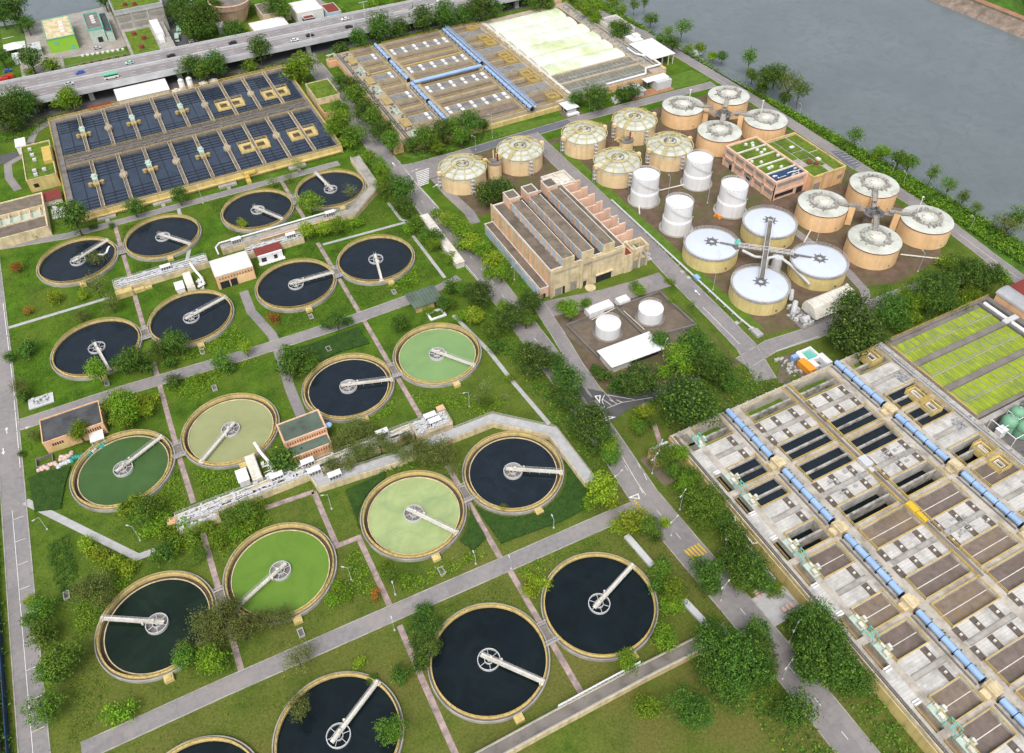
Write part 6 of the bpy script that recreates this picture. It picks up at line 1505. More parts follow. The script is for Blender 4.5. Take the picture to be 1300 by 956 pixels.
# pink gate towers
for u, v, h, lab, mm in ((108.8, 121.2, 4.6, 'pink pump pit with a mint green hoist between the road and the big deck', 'peach'), (105.6, 329.6, 3.6, 'pink pump pit with a mint green hoist at the near corner of the brown basins', 'peach'), (107.4, 431, 3.6, 'pink pump pit with a mint green hoist at the far corner of the brown basins', 'peach')):
    t = thing('hoist_pit', lab, 'pump pit', (u, v, 0))
    part('pit_wall', MB().frame(u - 2.4, u + 2.4, v - 2.2, v + 2.2, .4, 0, h).box(u - 2, u + 2, v - 1.8, v + 1.8, 0, h - 1.2), M[mm], t)
    part('hoist', MB().path([(u - 2, v - 2, h), (u - 2, v - 2, h + 2.6), (u + 2, v + 1.6, h + 2.6), (u + 2, v + 1.6, h)], .16).box(u - 2.6, u + 2.6, v - .4, v + .3, h + 2.5, h + 2.9).path([(u - 2, v + 2, h), (u - 1.6, v + .2, h + 2.5)], .12).path([(u + 2, v - 2, h), (u + 1.6, v, h + 2.5)], .12), M['mint'], t)
    part('bridge', MB().box(u + 2.4, u + 5.8, v - .6, v + .4, h - .4, h - .2).rail([(u + 2.4, v - .6), (u + 5.8, v - .6)], h - .2, 1, 1.5, .06), M['steel'], t)
# east edge: peach building with arched grey roof and dark red roof
t = thing('arched_house', 'orange building with a grey arched roof at the right edge above the algae basins', 'building', (254, 112, 0))
part('wall', MB().box(254.0, 260.4, 104, 121.6, 0, 7.6), M['peach'], t)
mb = MB(); n = 8; vs = []
for y in (103.6, 122): vs += [(257.2 - 3.5*math.cos(math.pi*i/n), y, 7.6 + 1.7*math.sin(math.pi*i/n)) for i in range(n + 1)]
mb.add(vs, [(i, i + 1, n + 2 + i, n + 1 + i) for i in range(n)] + [tuple(range(n, -1, -1)), tuple(range(n + 1, 2*n + 2))])
part('roof', mb, M['steel'], t)
t = thing('red_block', 'building with a dark red flat roof at the right edge', 'building', (266, 118, 0))
part('wall', MB().box(261, 284, 113, 122, 0, 7.4), M['offwhite'], t); part('roof', MB().box(260.6, 284.4, 112.6, 122.4, 7.4, 7.7), M['red'], t)
# containers by the round tree
for (x0, x1, y0, y1, h, m_, lab, nm, ct) in ((173.6, 176.4, 126.6, 132.6, 2.5, 'orangep', 'orange container beside the big deck', 'container', 'container'), (181.4, 183.6, 126.6, 131.8, 2.2, 'white', 'white box at the right of the skips', 'container', 'container'),
                                         (173.4, 175.8, 134.2, 135.8, 2.0, 'bluepipe', 'small blue box beyond the orange container', 'box', 'box'), (179.0, 181.3, 125.2, 128.2, 1.4, 'steel', 'grey skip against the big deck', 'skip', 'skip'), (176.8, 178.6, 127.4, 130.6, 2.2, 'white', 'white tarped pallet between the orange container and the grey skip', 'pallet', 'pallet')):
    t = thing(nm, lab, ct, ((x0+x1)/2, (y0+y1)/2, 0)); part('body', MB().box(x0, x1, y0, y1, .15, h), M[m_], t)
    rb = MB()
    for k in range(6): rb.box(x0 - .06, x1 + .06, y0 + (y1-y0)*(k+.3)/6, y0 + (y1-y0)*(k+.5)/6, .2, h + .06)
    part('rib', rb, M[m_], t); part('skid', MB().box(x0 + .1, x1 - .1, y0 + .1, y0 + .4, 0, .15).box(x0 + .1, x1 - .1, y1 - .4, y1 - .1, 0, .15), M['dsteel'], t)
t = thing('teal_pool', 'open container with a teal lining and white tarpaulin edge', 'container', (179, 133, 0))
part('basin_wall', MB().frame(176.6, 182.4, 130.6, 136.2, .7, 0, 2.0), M['white'], t); part('lining', MB().box(177.3, 181.7, 131.3, 135.5, 0, 1.2), M['teal'], t); part('tarp_hump', MB().tube((176.4, 131.5, 1.6), (176.8, 136, 1.6), 1.0, 10), M['white'], t)
mb = MB(); rnd = random.Random(9)
for k in range(36): x = rnd.uniform(168.8, 173.2); y = rnd.uniform(129, 138); mb.obox(x, y, rnd.uniform(.4, 1.6), rnd.uniform(.3, .9), 0, rnd.uniform(.2, .8), rnd.random()*3)
solo('rubble_heap', mb, M['palepath'], 'scattered pale rubble left of the orange container', 'rubble')
for k in range(12): solo('crate', MB().obox(106.2 + (k % 4)*1.25 + (k//4)*.1, 70.6 + (k//4)*.75, 1.1, .55, 0, .7, .1), M['pinksack'], 'brown crate in the rows stacked at the yard by the big deck', 'crate', 'brown crates in the yard')
for k in range(3): solo('pallet_crate', MB().obox(109.4 + k*1.3, 64.4, 1.1, 1.5, 0, .9, 0), M['pinksack'], 'larger brown crate at the near side of the deck yard', 'crate', 'larger brown crates in the yard')
solo('deck_fence', MB().box(112.6, 112.75, 72, 84, 0, 2.0).obox(112.2, 68.5, .15, 7, 0, 2, .18), M['galv'], 'grey sheet fence leaning along the yellow side of the big deck', 'fence')
mb = MB(); mb.box(-75.2, -75.0, 60, 208, 0, 2.4)
for k in range(30): mb.box(-75.35, -75.2, 60 + k*5, 60.2 + k*5, 0, 2.6)
solo('blue_fence', mb, M['hoarding'], 'dark blue sheet fence along the left road at the photo edge', 'fence')
t = thing('blue_shed', 'long dark blue roofed shed at the lower left edge', 'shed', (-80, 130, 0))
part('wall', MB().box(-84, -77, 110, 172, 0, 2.6), M['steel'], t); part('roof', MB().box(-84.4, -76.6, 109.6, 172.4, 2.6, 2.9), M['hoarding'], t)
rb = MB()
for k in range(12): rb.box(-84.4, -76.6, 112 + k*5, 112.5 + k*5, 2.9, 3.0)
part('roof_rib', rb, M['bluepipe'], t)
# ------------------------------------------------------------------ far side: highway, vehicles, village
def hw_near(u): return 451.2 - .0163*u
def hw_far(u): return 479.0 - .034*u
def highway():
    ZH = 8.0; us = list(range(-420, 321, 20)); dk = MB(); pn = MB(); pf = MB(); md = MB(); fa = MB()
    lerp = lambda u, t: hw_near(u) + (hw_far(u) - hw_near(u))*t
    def slab(mb, t0, t1, z0, z1):
        for a, b in zip(us, us[1:]):
            mb.add([(a, lerp(a, t0), z0), (b, lerp(b, t0), z0), (b, lerp(b, t1), z0), (a, lerp(a, t1), z0), (a, lerp(a, t0), z1), (b, lerp(b, t0), z1), (b, lerp(b, t1), z1), (a, lerp(a, t1), z1)],
                   [(3, 2, 1, 0), (4, 5, 6, 7), (0, 1, 5, 4), (2, 3, 7, 6)])
    slab(dk, .0, 1.0, ZH - 1.6, ZH - .05)
    t = thing('viaduct', 'long grey elevated highway across the top left', 'viaduct', (0, 465, 0))
    part('deck', dk, M['concrete'], t)
    s = MB(); slab(s, .03, .46, ZH - .05, ZH); part('carriageway', s, M['highway'], t)
    s = MB(); slab(s, .54, .97, ZH - .05, ZH); part('carriageway', s, M['highway'], t)
    s = MB(); slab(s, 0, .025, ZH - .05, ZH + .95); slab(s, .975, 1, ZH - .05, ZH + .95); part('parapet', s, M['fascia'], t)
    s = MB(); slab(s, .48, .52, ZH - .05, ZH + .9); part('median', s, M['fascia'], t)
    s = MB(); slab(s, -.012, .0, ZH - 2.2, ZH + .3); part('fascia', s, M['fascia'], t)
    ln = MB()
    for t0 in (.175, .315, .685, .825):
        for k in range(95):
            u = -400 + k*7.4; y = lerp(u, t0); ln.sheet([(u, y - .09), (u + 3, lerp(u + 3, t0) - .09), (u + 3, lerp(u + 3, t0) + .09), (u, y + .09)], ZH + .012)
    for t0 in (.045, .445, .555, .955):
        for a, b in zip(us, us[1:]): ln.sheet([(a, lerp(a, t0) - .1), (b, lerp(b, t0) - .1), (b, lerp(b, t0) + .1), (a, lerp(a, t0) + .1)], ZH + .012)
    part('lane_marking', ln, M['paint'], t)
    for u in (-127, -84, -42, -15, 30, 68, 101, 148, 190, 232):
        y0 = lerp(u, .1); y1 = lerp(u, .9); m = (y0 + y1)/2
        part('pier', MB().box(u - 1.4, u + 1.4, y0, y1, ZH - 3.0, ZH - 1.6).box(u - 1.2, u + 1.2, lerp(u, .16) - 1.2, lerp(u, .16) + 1.6, 0, ZH - 3.0).box(u - 1.2, u + 1.2, lerp(u, .8) - 1.4, lerp(u, .8) + 1.4, 0, ZH - 3.0), M['palepath'], t)
    return ZH, lerp
ZH, lerp = highway()
SL = math.atan(-.02)
def car(u, v, z, rot, colr, label, kind='car'):
    L, W_ = (4.5, 1.8) if kind == 'car' else (7.4, 2.3)
    t = thing('parked_car' if z < 1 else ('car' if kind == 'car' else 'minibus'), label, 'car' if kind == 'car' else 'minibus', (u, v, z), None, rot)
    def pt(n, mb, m, par=t):
        o = bpy.data.objects.new(n, mb.mesh(n, m)); COL.objects.link(o); o.parent = par; return o
    l = L/2; w_ = W_/2
    if kind == 'car':
        mb = MB(); prof = [(-l, .35), (-l, .95), (-l + .5, 1.02), (l - 1.3, 1.0), (l - .1, .82), (l, .6), (l, .35)]
        n = len(prof); vs = [(x, s*w_, zz) for s in (-1, 1) for x, zz in prof]
        mb.add(vs, [tuple(range(n)), tuple(range(2*n - 1, n - 1, -1))] + [(i, n + i, n + (i+1) % n, (i+1) % n) for i in range(n)])
        pt('body', mb, colr)
        def cab(x0, x1, x2, x3, z0, z1, k): return MB().add([(x0, -w_*.95*k, z0), (x3, -w_*.95*k, z0), (x3, w_*.95*k, z0), (x0, w_*.95*k, z0), (x1, -w_*.8*k, z1), (x2, -w_*.8*k, z1), (x2, w_*.8*k, z1), (x1, w_*.8*k, z1)], [(3, 2, 1, 0), (4, 5, 6, 7), (0, 1, 5, 4), (1, 2, 6, 5), (2, 3, 7, 6), (3, 0, 4, 7)])
        pt('window', cab(-l + .35, -l + .95, l - 1.95, l - 1.25, .98, 1.42, 1), M['window'])
        pt('roof', cab(-l + .95, -l + 1.0, l - 2.0, l - 1.95, 1.42, 1.5, .84), colr)
        wx = (-l + .85, l - .9); wr = .33
    else:
        pt('body', MB().box(-l, l, -w_, w_, .4, 1.5), M['whiteroof']); pt('window', MB().box(-l + .15, l - .05, -w_ + .03, w_ - .03, 1.5, 2.2), M['window'])
        pt('roof', MB().box(-l, l - .1, -w_, w_, 2.2, 2.75), colr); wx = (-l + 1.3, l - 1.4); wr = .42
    for x in wx:
        for s in (-1, 1): pt('wheel', MB().tube((x, s*w_ - .12, wr), (x, s*w_ + .06, wr), wr, 12), M['rubber'])
    return t
cb = {'white': paintmat('car_white', (.75, .75, .75)), 'blue': paintmat('car_blue', (.05, .12, .50)), 'black': paintmat('car_black', (.02, .02, .025)), 'silver': paintmat('car_silver', (.5, .52, .55)),
      'green': paintmat('car_green', (.12, .52, .28)), 'lightblue': paintmat('car_lightblue', (.35, .55, .68)), 'mint': paintmat('car_mint', (.4, .62, .5)), 'red': paintmat('car_red', (.5, .04, .03))}
s = 220/1300
for x, y, c, lab, k in ((190*s, 713*s, 'blue', 'dark blue car on the near lanes at the far left of the highway', 'car'), (600*s, 543*s, 'blue', 'blue car on the far lanes at the left of the highway', 'car'), (522*s, 627*s, 'silver', 'silver car on the near lanes left of the green minibus', 'car'),
      (835*s, 578*s, 'green', 'minibus with a green roof on the near lanes of the highway', 'minibus'), (970*s, 470*s, 'mint', 'mint and white taxi on the far lanes of the highway', 'car'), (200 + 100*s, 417*s, 'black', 'black car on the far lanes above the row of trees', 'car'),
      (200 + 400*s, 418*s, 'lightblue', 'pale blue car on the near lanes behind the two round trees', 'car'), (200 + 563*s, 320*s, 'black', 'black car on the far lanes left of the orange building', 'car'), (200 + 727*s, 345*s, 'white', 'white car on the near lanes behind the tall dark tree', 'car'),
      (200 + 1030*s, 300*s, 'white', 'white car on the near lanes beside the gantry lamp', 'car'), (200 + 1143*s, 264*s, 'black', 'black car on the near lanes right of the gantry lamp', 'car'), (410 + 165*s, 142*s, 'white', 'white van like car on the far lanes near the top', 'car'), (410 + 195*s, 200*s, 'black', 'dark car on the near lanes near the top of the highway', 'car'), (410 + 880*s, 3*s, 'white', 'white car on the highway at the very top edge', 'car')):
    u, v = G(x, y, ZH + .6); car(u, v, ZH + .015, SL + (math.pi if v > lerp(u, .5) else 0), cb[c], lab, k)
for x, y, c, lab, k in ((730*s, 360*s, 'silver', 'pale blue grey car parked before the teal building', 'car'), (200 + 265*s, 308*s, 'white', 'white van parked on the round grass patch above the highway', 'car'), (60*s, 530*s, 'blue', 'blue car parked at the left edge of the village yard', 'car'),
      (200 + 165*s, 238*s, 'mint', 'mint green truck in the curved lane, upper', 'minibus'), (200 + 150*s, 292*s, 'mint', 'mint green truck in the curved lane, lower', 'minibus'), (200 + 260*s, 15*s, 'mint', 'mint green truck under the trees at the top', 'minibus')):
    u, v = G(x, y, .6); car(u, v, .04, R_(80 if k == 'minibus' else 10), cb[c], lab, k)
for k, (x, y) in enumerate(((20*s, 598*s), (60*s, 580*s))):
    u, v = G(x, y, .6); t = thing('red_skip', ('left', 'right')[k] + ' red container in the village yard at the left edge', 'container', (u, v, 0), 'red containers at the left edge'); part('body', MB().box(u - 3, u + 3, v - 1.2, v + 1.2, .2, 1.8), cb['red'], t); part('skid', MB().box(u - 2.8, u + 2.8, v - .9, v + .9, 0, .2), M['dsteel'], t)
# village buildings
t = thing('lime_building', 'lime green walled building with a pale yellow roof', 'building', (-21, 540, 0))
part('wall', MB().box(-28.6, -13.6, 525.8, 556.8, 0, 7.8), M['lime'], t); part('roof', MB().box(-28.2, -14, 526.2, 556.4, 7.8, 7.95), M['cream'], t); part('parapet', MB().frame(-28.8, -13.4, 525.6, 557, .35, 7.8, 8.3), M['teal'], t)
rv = MB()
for k in range(4): rv.box(-20, -17.8, 533 + k*4.6, 535 + k*4.6, 7.95, 8.4)
part('roof_vent', rv, M['whiteroof'], t); part('window', MB().box(-25, -23.2, 525.7, 525.8, 4.4, 6).box(-17.4, -15.6, 525.7, 525.8, 0, 2.6), M['teal'], t)
t = thing('teal_building', 'grey roofed building with teal trim beside the lime one', 'building', (-1.5, 540, 0))
part('wall', MB().box(-5.8, 2.4, 528.2, 554, 0, 7.4), M['mint'], t); part('roof', MB().box(-5.4, 2, 528.8, 553.6, 7.4, 7.6), M['concrete_d'], t); part('parapet', MB().frame(-6, 2.6, 528, 554.2, .4, 7.4, 8.4), M['teal'], t)
rv = MB()
for k in range(4): rv.box(-2.6, -.4, 538 + k*3.4, 539.4 + k*3.4, 7.6, 8.1)
part('roof_vent', rv, M['whiteroof'], t); part('doorway', MB().box(-2.4, .2, 528.05, 528.2, 0, 3), M['window'], t)
t = thing('teal_annex', 'narrow dark roofed annex with teal trim', 'building', (4.8, 540, 0))
part('wall', MB().box(2.9, 6.6, 526, 556, 0, 5.6), M['mint'], t); part('roof', MB().box(3.1, 6.4, 526.4, 555.6, 5.6, 5.8), M['roofdark'], t); part('trim', MB().frame(2.8, 6.7, 525.9, 556.1, .25, 5.6, 6.1), M['teal'], t)
t = thing('depot_building', 'large grey stepped building with two garden roofs above the highway', 'building', (24, 500, 0))
part('wall', MB().box(10.6, 37.6, 524, 552, 0, 16.4).box(11, 35, 483, 523.9, 0, 6), M['concrete'], t)
part('garden_roof', MB().box(11.5, 36.8, 525, 551, 16.4, 16.7), M['gardenroof'], t); part('garden_roof', MB().box(12.6, 26.4, 485, 519, 6, 6.3), M['gardenroof'], t)
part('facade_frame', MB().box(10.6, 37.6, 523.6, 524, 14.4, 16.4).box(19, 19.6, 523.6, 524, 6, 14.4).box(28, 28.6, 523.6, 524, 6, 14.4).frame(10.4, 37.8, 523.5, 552.2, .5, 16.4, 17.2), M['palepath'], t)
part('window', MB().box(12, 18, 523.8, 524, 10.6, 12.8).box(20.6, 27, 523.8, 524, 10.6, 12.8).box(29.6, 36.4, 523.8, 524, 10.6, 12.8).box(12, 18, 523.8, 524, 7, 9).box(20.6, 27, 523.8, 524, 7, 9), M['louvre'], t)
rv = MB()
for u, v, z in ((18, 492, 6.3), (21, 503.6, 6.3), (17, 512, 6.3), (18, 530, 16.7), (29, 535, 16.7), (23, 528, 16.7)): rv.cone(u, v, 1.3, 1.1, z, z + 1.6, 10)
part('roof_shrub', rv, M['red'], t)
part('stair_sail', MB().box(27.4, 32.0, 500, 521, 6, 9.4).box(28, 31, 494, 500, 6, 7.6), M['whiteroof'], t)
solo('white_hut', MB().box(-39.4, -33, 525, 536.6, 0, 3.8).box(-39.7, -32.7, 524.7, 536.9, 3.8, 4.05), M['galv'], 'small grey walled hut left of the lime green building', 'hut')
solo('white_tent', MB().add([(-52, 535, 3), (-40.5, 535, 3), (-40.5, 545, 3), (-52, 545, 3), (-46.2, 540, 5.2)], [(0, 1, 4), (1, 2, 4), (2, 3, 4), (3, 0, 4), (3, 2, 1, 0)]).box(-51.6, -51.3, 535.3, 535.6, 0, 3).box(-41.2, -40.9, 535.3, 535.6, 0, 3), M['whiteroof'], 'white tent roof below the sports turf', 'tent')
solo('white_pavilion', MB().box(-48, -45, 521, 529, 0, 3).box(-48.4, -44.6, 520.6, 529.4, 3, 3.3), M['white'], 'white pavilion left of the small dark tree in the village yard', 'pavilion')
t = thing('planter_row', 'row of white and brown planters along the grass bed above the highway', 'planters', (-8, 507, 0))
pw = MB(); pb = MB()
for k in range(9): pw.box(-14 + k*2.7, -12.6 + k*2.7, 512.6 - k*.35, 513.8 - k*.35, .05, .9)
for k in range(6): pb.cone(-14 + k*4.4, 502 - k*.2, 1.1, .7, .03, 1.1, 10)
part('white_planter', pw, M['white'], t); part('brown_shrub', pb, M['red'], t)
mb = MB()
for k in range(14): mb.box(-24.2 + k*2.55, -24.05 + k*2.55, 500.2, 500.35, 0, 1.8)
mb.box(-24.2, 9.2, 500.2, 500.3, 1.7, 1.85).box(-24.2, -24.05, 500.3, 516, 1.5, 1.85)
solo('bed_fence', mb, M['steel'], 'grey fence around the planted bed above the highway', 'fence')
# big pink round tank cut by the top edge
u, v = G(290, 22, 0)
t = thing('open_round_tank', 'big open topped pink round tank at the top edge', 'storage tank', (75, 521, 0))
part('shell', MB().cone(75, 521, 7.6, 12.3, 0, 12.0, 48, False).ring(75, 521, 11.8, 12.5, 12.0, 12.5, 48), M['pink'], t); part('inner_floor', MB().disc(75, 521, 11.9, 9.0, 48), M['concrete_d'], t); part('ladder', MB().path([(67, 514, 0), (64.6, 515, 12)], .25), M['yrail'], t)
for nm, lab, x0, x1, y0, y1, h, wl, rf, ct in (('orange_hall', 'low orange building with a white roof along the highway', 79, 99.5, 484.8, 498, 5, 'orange', 'white', 'building'), ('white_hall', 'white roofed hall at the top middle left', 107, 123, 492, 510, 7, 'whiteroof', 'whiteroof', 'building'),
      ('blue_house', 'small blue walled house with a red roof, left one by the highway', 109.5, 116, 487, 491.6, 5, 'hoarding', 'red', 'house'), ('blue_house', 'larger blue walled house with a red roof, right one by the highway', 124, 132, 486, 500, 6, 'blueglass', 'red', 'house'),
      ('white_kiosk', 'white roofed kiosk left of the orange hall', 62.2, 66.7, 503.5, 510.6, 4, 'steel', 'white', 'kiosk'), ('red_shed', 'dark red shed above the orange hall', 100.5, 105.5, 503, 508, 4, 'cream', 'red', 'shed'), ('tan_hall', 'tan building at the top beside the round tank', 89, 99, 503, 521, 6, 'cream', 'rooftan', 'building')):
    box_house(nm, lab, x0, x1, y0, y1, h, wl, rf, .3, ct, [])
t = box_house('tan_works', 'tan industrial basins beyond the highway near the top', 182, 214, 472, 500, 3.5, 'peach', 'roofbrown', .45, 'building', [])
rv = MB()
for k in range(5): rv.box(183 + k*6, 184 + k*6, 472.5, 499.5, 3.62, 4.4)
part('roof_beam', rv, M['cream'], t)

# ------------------------------------------------------------------ lamps and poles
def lamp(u, v, h, a, label, cat='street lamp', name='street_lamp', arms=1, group='lamps and poles'):
    t = thing(name, label, cat, (u, v, 0), group)
    part('pole', MB().tube((u, v, 0), (u, v, h), .085, 6, .06).cone(u, v, .3, .25, 0, .35, 8), M['galv'], t)
    hd = MB()
    for k in range(arms):
        q = a + k*math.pi; c, s_ = math.cos(q), math.sin(q)
        hd.tube((u, v, h - .1), (u + 1.2*c, v + 1.2*s_, h + .15), .05); hd.obox(u + 1.5*c, v + 1.5*s_, .8, .3, h + .08, h + .22, q)
    part('lamp_head', hd, M['galv'], t)
    return t
for px, py, h, a, lab, arms in ((596, 516, 7, 2.6, 'lone white lamp pole on the lawn right of the sage green tank', 1), (178, 686, 7, 2, 'white lamp pole in the grass below the green tank', 1), (60, 672, 6, 3, 'yellowish lamp post beside the diagonal path', 1), (421, 646, 7, 2.4, 'thin pole at the corner of the near channel', 1),
      (446, 736, 6, 2, 'thin lamp pole in the grass right of the vivid green tank', 1), (703, 670, 4, 1, 'short lamp by the south service road, right', 1), (604, 716, 4, 1, 'short lamp by the south service road, middle', 1), (649, 722, 4, 1, 'short lamp below the south service road', 1), (502, 755, 4, 1, 'short lamp by the south service road, left', 1), (501, 800, 4, 1, 'short lamp beside the bottom path', 1),
      (828, 601, 8, 0, 'road lamp beside the pink pump pit', 2), (863, 647, 8, 0, 'road lamp on the right verge below the pump pit', 2), (783, 622, 8, 3, 'road lamp on the left verge by the yellow stripes', 2), (852, 680, 8, 3, 'road lamp on the left verge below the round yellowish tree', 2), (915, 762, 8, 3, 'road lamp on the left verge in the lower road', 2), (1002, 815, 8, 0, 'road lamp on the right verge beside the big tree', 2), (993, 862, 8, 3, 'road lamp at the bottom of the road', 2), (919, 700, 8, 0, 'road lamp by the yellow crossing', 2),
      (653, 355, 7, 0, 'road lamp below the yellow green trees', 2), (556, 280, 7, 3, 'road lamp left of the main road by the narrow building', 1), (842, 452, 7, 0, 'white lamp by the corner of the white shed', 1), (1083, 440, 9, 2, 'tall grey pole left of the big round tree', 1), (910, 345, 9, 1, 'white pole in front of the left pale roofed tank', 1), (905, 368, 8, 1, 'white pole beside the grey ground pipe', 1),
      (898, 258, 8, 1, 'white pole between the white cylinders', 1), (848, 250, 10, 1, 'white pole joined to pale pipes by the leftmost white cylinder', 1), (863, 170, 11, 1, 'white pole in front of the left far orange tank', 1), (1165, 345, 9, 1, 'white pole below the rightmost orange tank', 1), (1037, 305, 8, 1, 'white pole between the pale blue and orange tanks', 1),
      (748, 138, 14, 2, 'tall dark lightning mast beside the two dark trees', 1), (604, 190, 7, 2, 'lamp on the grass in front of the brown basins', 1), (625, 175, 12, 2, 'tall thin mast in front of the brown basins', 1), (1290, 120, 8, 1, 'pole near the far bank', 1), (755, 140, 6, 1, 'lamp on the grass beside the white hut', 1), (1015, 145, 5, 1, 'bank lamp right of the far tanks', 1),
      (1146, 235, 6, 1, 'bank lamp above the rightmost tank', 1), (1231, 292, 6, 1, 'bank lamp beside the river road, lower', 1), (1132, 222, 6, 1, 'bank lamp beside the river road, middle', 1), (258, 258, 8, 1, 'thin pole in front of the wide basin', 1)):
    if px == 1290: continue
    u, v = G(px, py, 0); lamp(u, v, h, a + YAW, lab, arms=arms)
for px, py, lab in ((1087, 238, 'white vent mast on the top of the right hand orange tank'), ):
    pass
for u, v, z, lab in ((266, 170, 8.4, 'white pole rising from the rightmost orange tank'), (240, 287, 8.4, 'white pole rising from the left far orange tank'), (263, 262, 8.4, 'white pole rising from the right far orange tank')):
    t = thing('roof_mast', lab, 'mast', (u, v, z), 'white masts on orange tanks'); part('pole', MB().tube((u, v, z), (u, v, z + 7.5), .16, 6), M['white'], t); part('cap', MB().box(u - .4, u + .4, v - .3, v + .3, z + 7.5, z + 7.9), M['white'], t)
for u, tt, lab in ((-44, .1, 'tall highway gantry lamp at the far left'), (103, .03, 'highway lamp column standing on the pier'), (139, .5, 'tall highway gantry lamp right of the orange hall'), (128, .02, 'thin highway lamp beside the white car')):
    v = lerp(u, tt); t = thing('highway_lamp', lab, 'street lamp', (u, v, ZH), 'lamps on the highway')
    part('pole', MB().tube((u, v, ZH), (u, v, ZH + 10), .22, 6), M['galv'], t); part('lamp_head', MB().box(u - 2.6, u + 2.6, v - .25, v + .25, ZH + 10, ZH + 10.3), M['palepath'], t)
# ------------------------------------------------------------------ trees and plants
LM = dict(
 dark=leafmat('dark_foliage', [(.010, .028, .005), (.024, .058, .009), (.048, .098, .014), (.125, .165, .035)], .15),
 glossy=leafmat('glossy_foliage', [(.007, .022, .005), (.018, .046, .008), (.040, .080, .012), (.155, .185, .045)], .12),
 mid=leafmat('mid_foliage', [(.020, .045, .007), (.040, .085, .012), (.075, .135, .018), (.14, .19, .03)], .2),
 bright=leafmat('bright_foliage', [(.030, .065, .006), (.065, .125, .010), (.115, .19, .016), (.19, .25, .03)], .25),
 yellow=leafmat('yellow_foliage', [(.05, .075, .008), (.10, .15, .012), (.17, .22, .018), (.26, .29, .035)], .25),
 olive=leafmat('olive_foliage', [(.030, .040, .014), (.055, .072, .022), (.085, .105, .034), (.13, .145, .055)], .15),
 pale=leafmat('pale_foliage', [(.05, .07, .03), (.08, .105, .045), (.12, .15, .06), (.17, .19, .08)], .2),
 rust=leafmat('rust_foliage', [(.10, .04, .012), (.18, .075, .02), (.26, .12, .03)], .2),
 hedge=leafmat('hedge_foliage', [(.012, .034, .006), (.026, .062, .009), (.045, .095, .012)], .15),
)
def leafquad(V, Fc, c, n, s, rnd):
    t = n.orthogonal().normalized(); t.rotate(Matrix.Rotation(rnd.uniform(0, 6.283), 3, n)); b = n.cross(t)
    k = len(V); w_ = s*rnd.uniform(.45, .7); l = s
    for p in (c - t*l*.5, c + b*w_*.5 + n*.08*s, c + t*l*.5, c - b*w_*.5 + n*.08*s): V.append((p.x, p.y, p.z))
    Fc.append((k, k+1, k+2, k+3))
def crown_mesh(name, nl, lobes, leaf, seed, fill=.35, flat=1.0, up=.5, clump=5, loose=.0):
    """unit crown (radius about 1, centred on the origin) made of many small leaves grouped in clumps"""
    rnd = random.Random(seed); V = []; Fc = []
    L = []
    for i in range(lobes):
        a = 2*math.pi*i/lobes + rnd.uniform(-.4, .4); r = rnd.uniform(.28, .68) if i else 0; rr = rnd.uniform(.32, .6)
        L.append((Vector((r*math.cos(a), r*math.sin(a), rnd.uniform(-.25, .3)*flat)), rr))
    L.append((Vector((0, 0, .12)), .62))
    tot = sum(r*r for c, r in L); ncl = nl//clump
    for c, r in L:
        for _ in range(max(1, int(ncl*r*r/tot))):
            d = Vector((rnd.gauss(0, 1), rnd.gauss(0, 1), rnd.gauss(0, 1) + .25)).normalized()
            rad = r*(rnd.uniform(.80, 1.08) if rnd.random() > fill else rnd.uniform(.3, .85))
            p = c + Vector((d.x*rad, d.y*rad, d.z*rad*flat))
            if loose: p += Vector((rnd.gauss(0, loose), rnd.gauss(0, loose), rnd.gauss(0, loose*.6)))
            for _ in range(clump):
                q = p + Vector((rnd.gauss(0, 1), rnd.gauss(0, 1), rnd.gauss(0, .7)))*leaf*.8
                n = (d*.7 + Vector((rnd.gauss(0, .6), rnd.gauss(0, .6), rnd.gauss(0, .5) + up))).normalized()
                leafquad(V, Fc, q, n, leaf*rnd.uniform(.7, 1.25), rnd)
    me = bpy.data.meshes.new(name); me.from_pydata(V, [], Fc); me.update(); return me
def trunk_mesh(seed, h, thin=False):
    rnd = random.Random(seed); mb = MB(); k = .06 if not thin else .035
    mb.tube((0, 0, -.02), (.02, .01, h*.55), k, 8, k*.75)
    for i in range(6):
        a = i*1.05 + rnd.random(); r = rnd.uniform(.35, .6); m = (.5*r*math.cos(a), .5*r*math.sin(a), h*.8)
        mb.tube((.02, .01, h*.5), m, k*.6, 6, k*.4); mb.tube(m, (r*math.cos(a), r*math.sin(a), h*1.1 + rnd.uniform(-.1, .2)), k*.4, 5, k*.12)
    mb.tube((.02, .01, h*.5), (0, .05, h*1.2), k*.6, 6, k*.15)
    return mb.mesh('trunk', M['bark'])
PROTO = {}
def kind(key, lm, cz, nl, lobes, leaf, fill=.35, flat=.9, up=.5, clump=5, loose=0, thin=False, nvar=3):
    PROTO[key] = []
    for i in range(nvar):
        c = crown_mesh('crown', nl, lobes, leaf, hash(key) % 1000 if False else sum(map(ord, key))*7 + i, fill, flat, up, clump, loose); c.materials.append(LM[lm])
        PROTO[key].append((c, trunk_mesh(i + len(key), cz, thin), cz))
kind('dome', 'glossy', 1.0, 5200, 9, .085, .25, .85, .7, 6)          # big dark glossy domes
kind('big', 'dark', 1.05, 5200, 10, .075, .35, .95, .5, 6)
kind('tree', 'dark', 1.15, 2600, 7, .105, .35, 1.0, .5, 5)
kind('midtree', 'mid', 1.15, 2600, 7, .105, .4, 1.0, .5, 5)
kind('bright', 'bright', 1.1, 2200, 7, .11, .4, 1.0, .5, 5)
kind('yellow', 'yellow', 1.1, 1800, 6, .12, .4, 1.0, .5, 5)
kind('olive', 'olive', 1.15, 2300, 8, .085, .5, .9, .4, 4, .10)
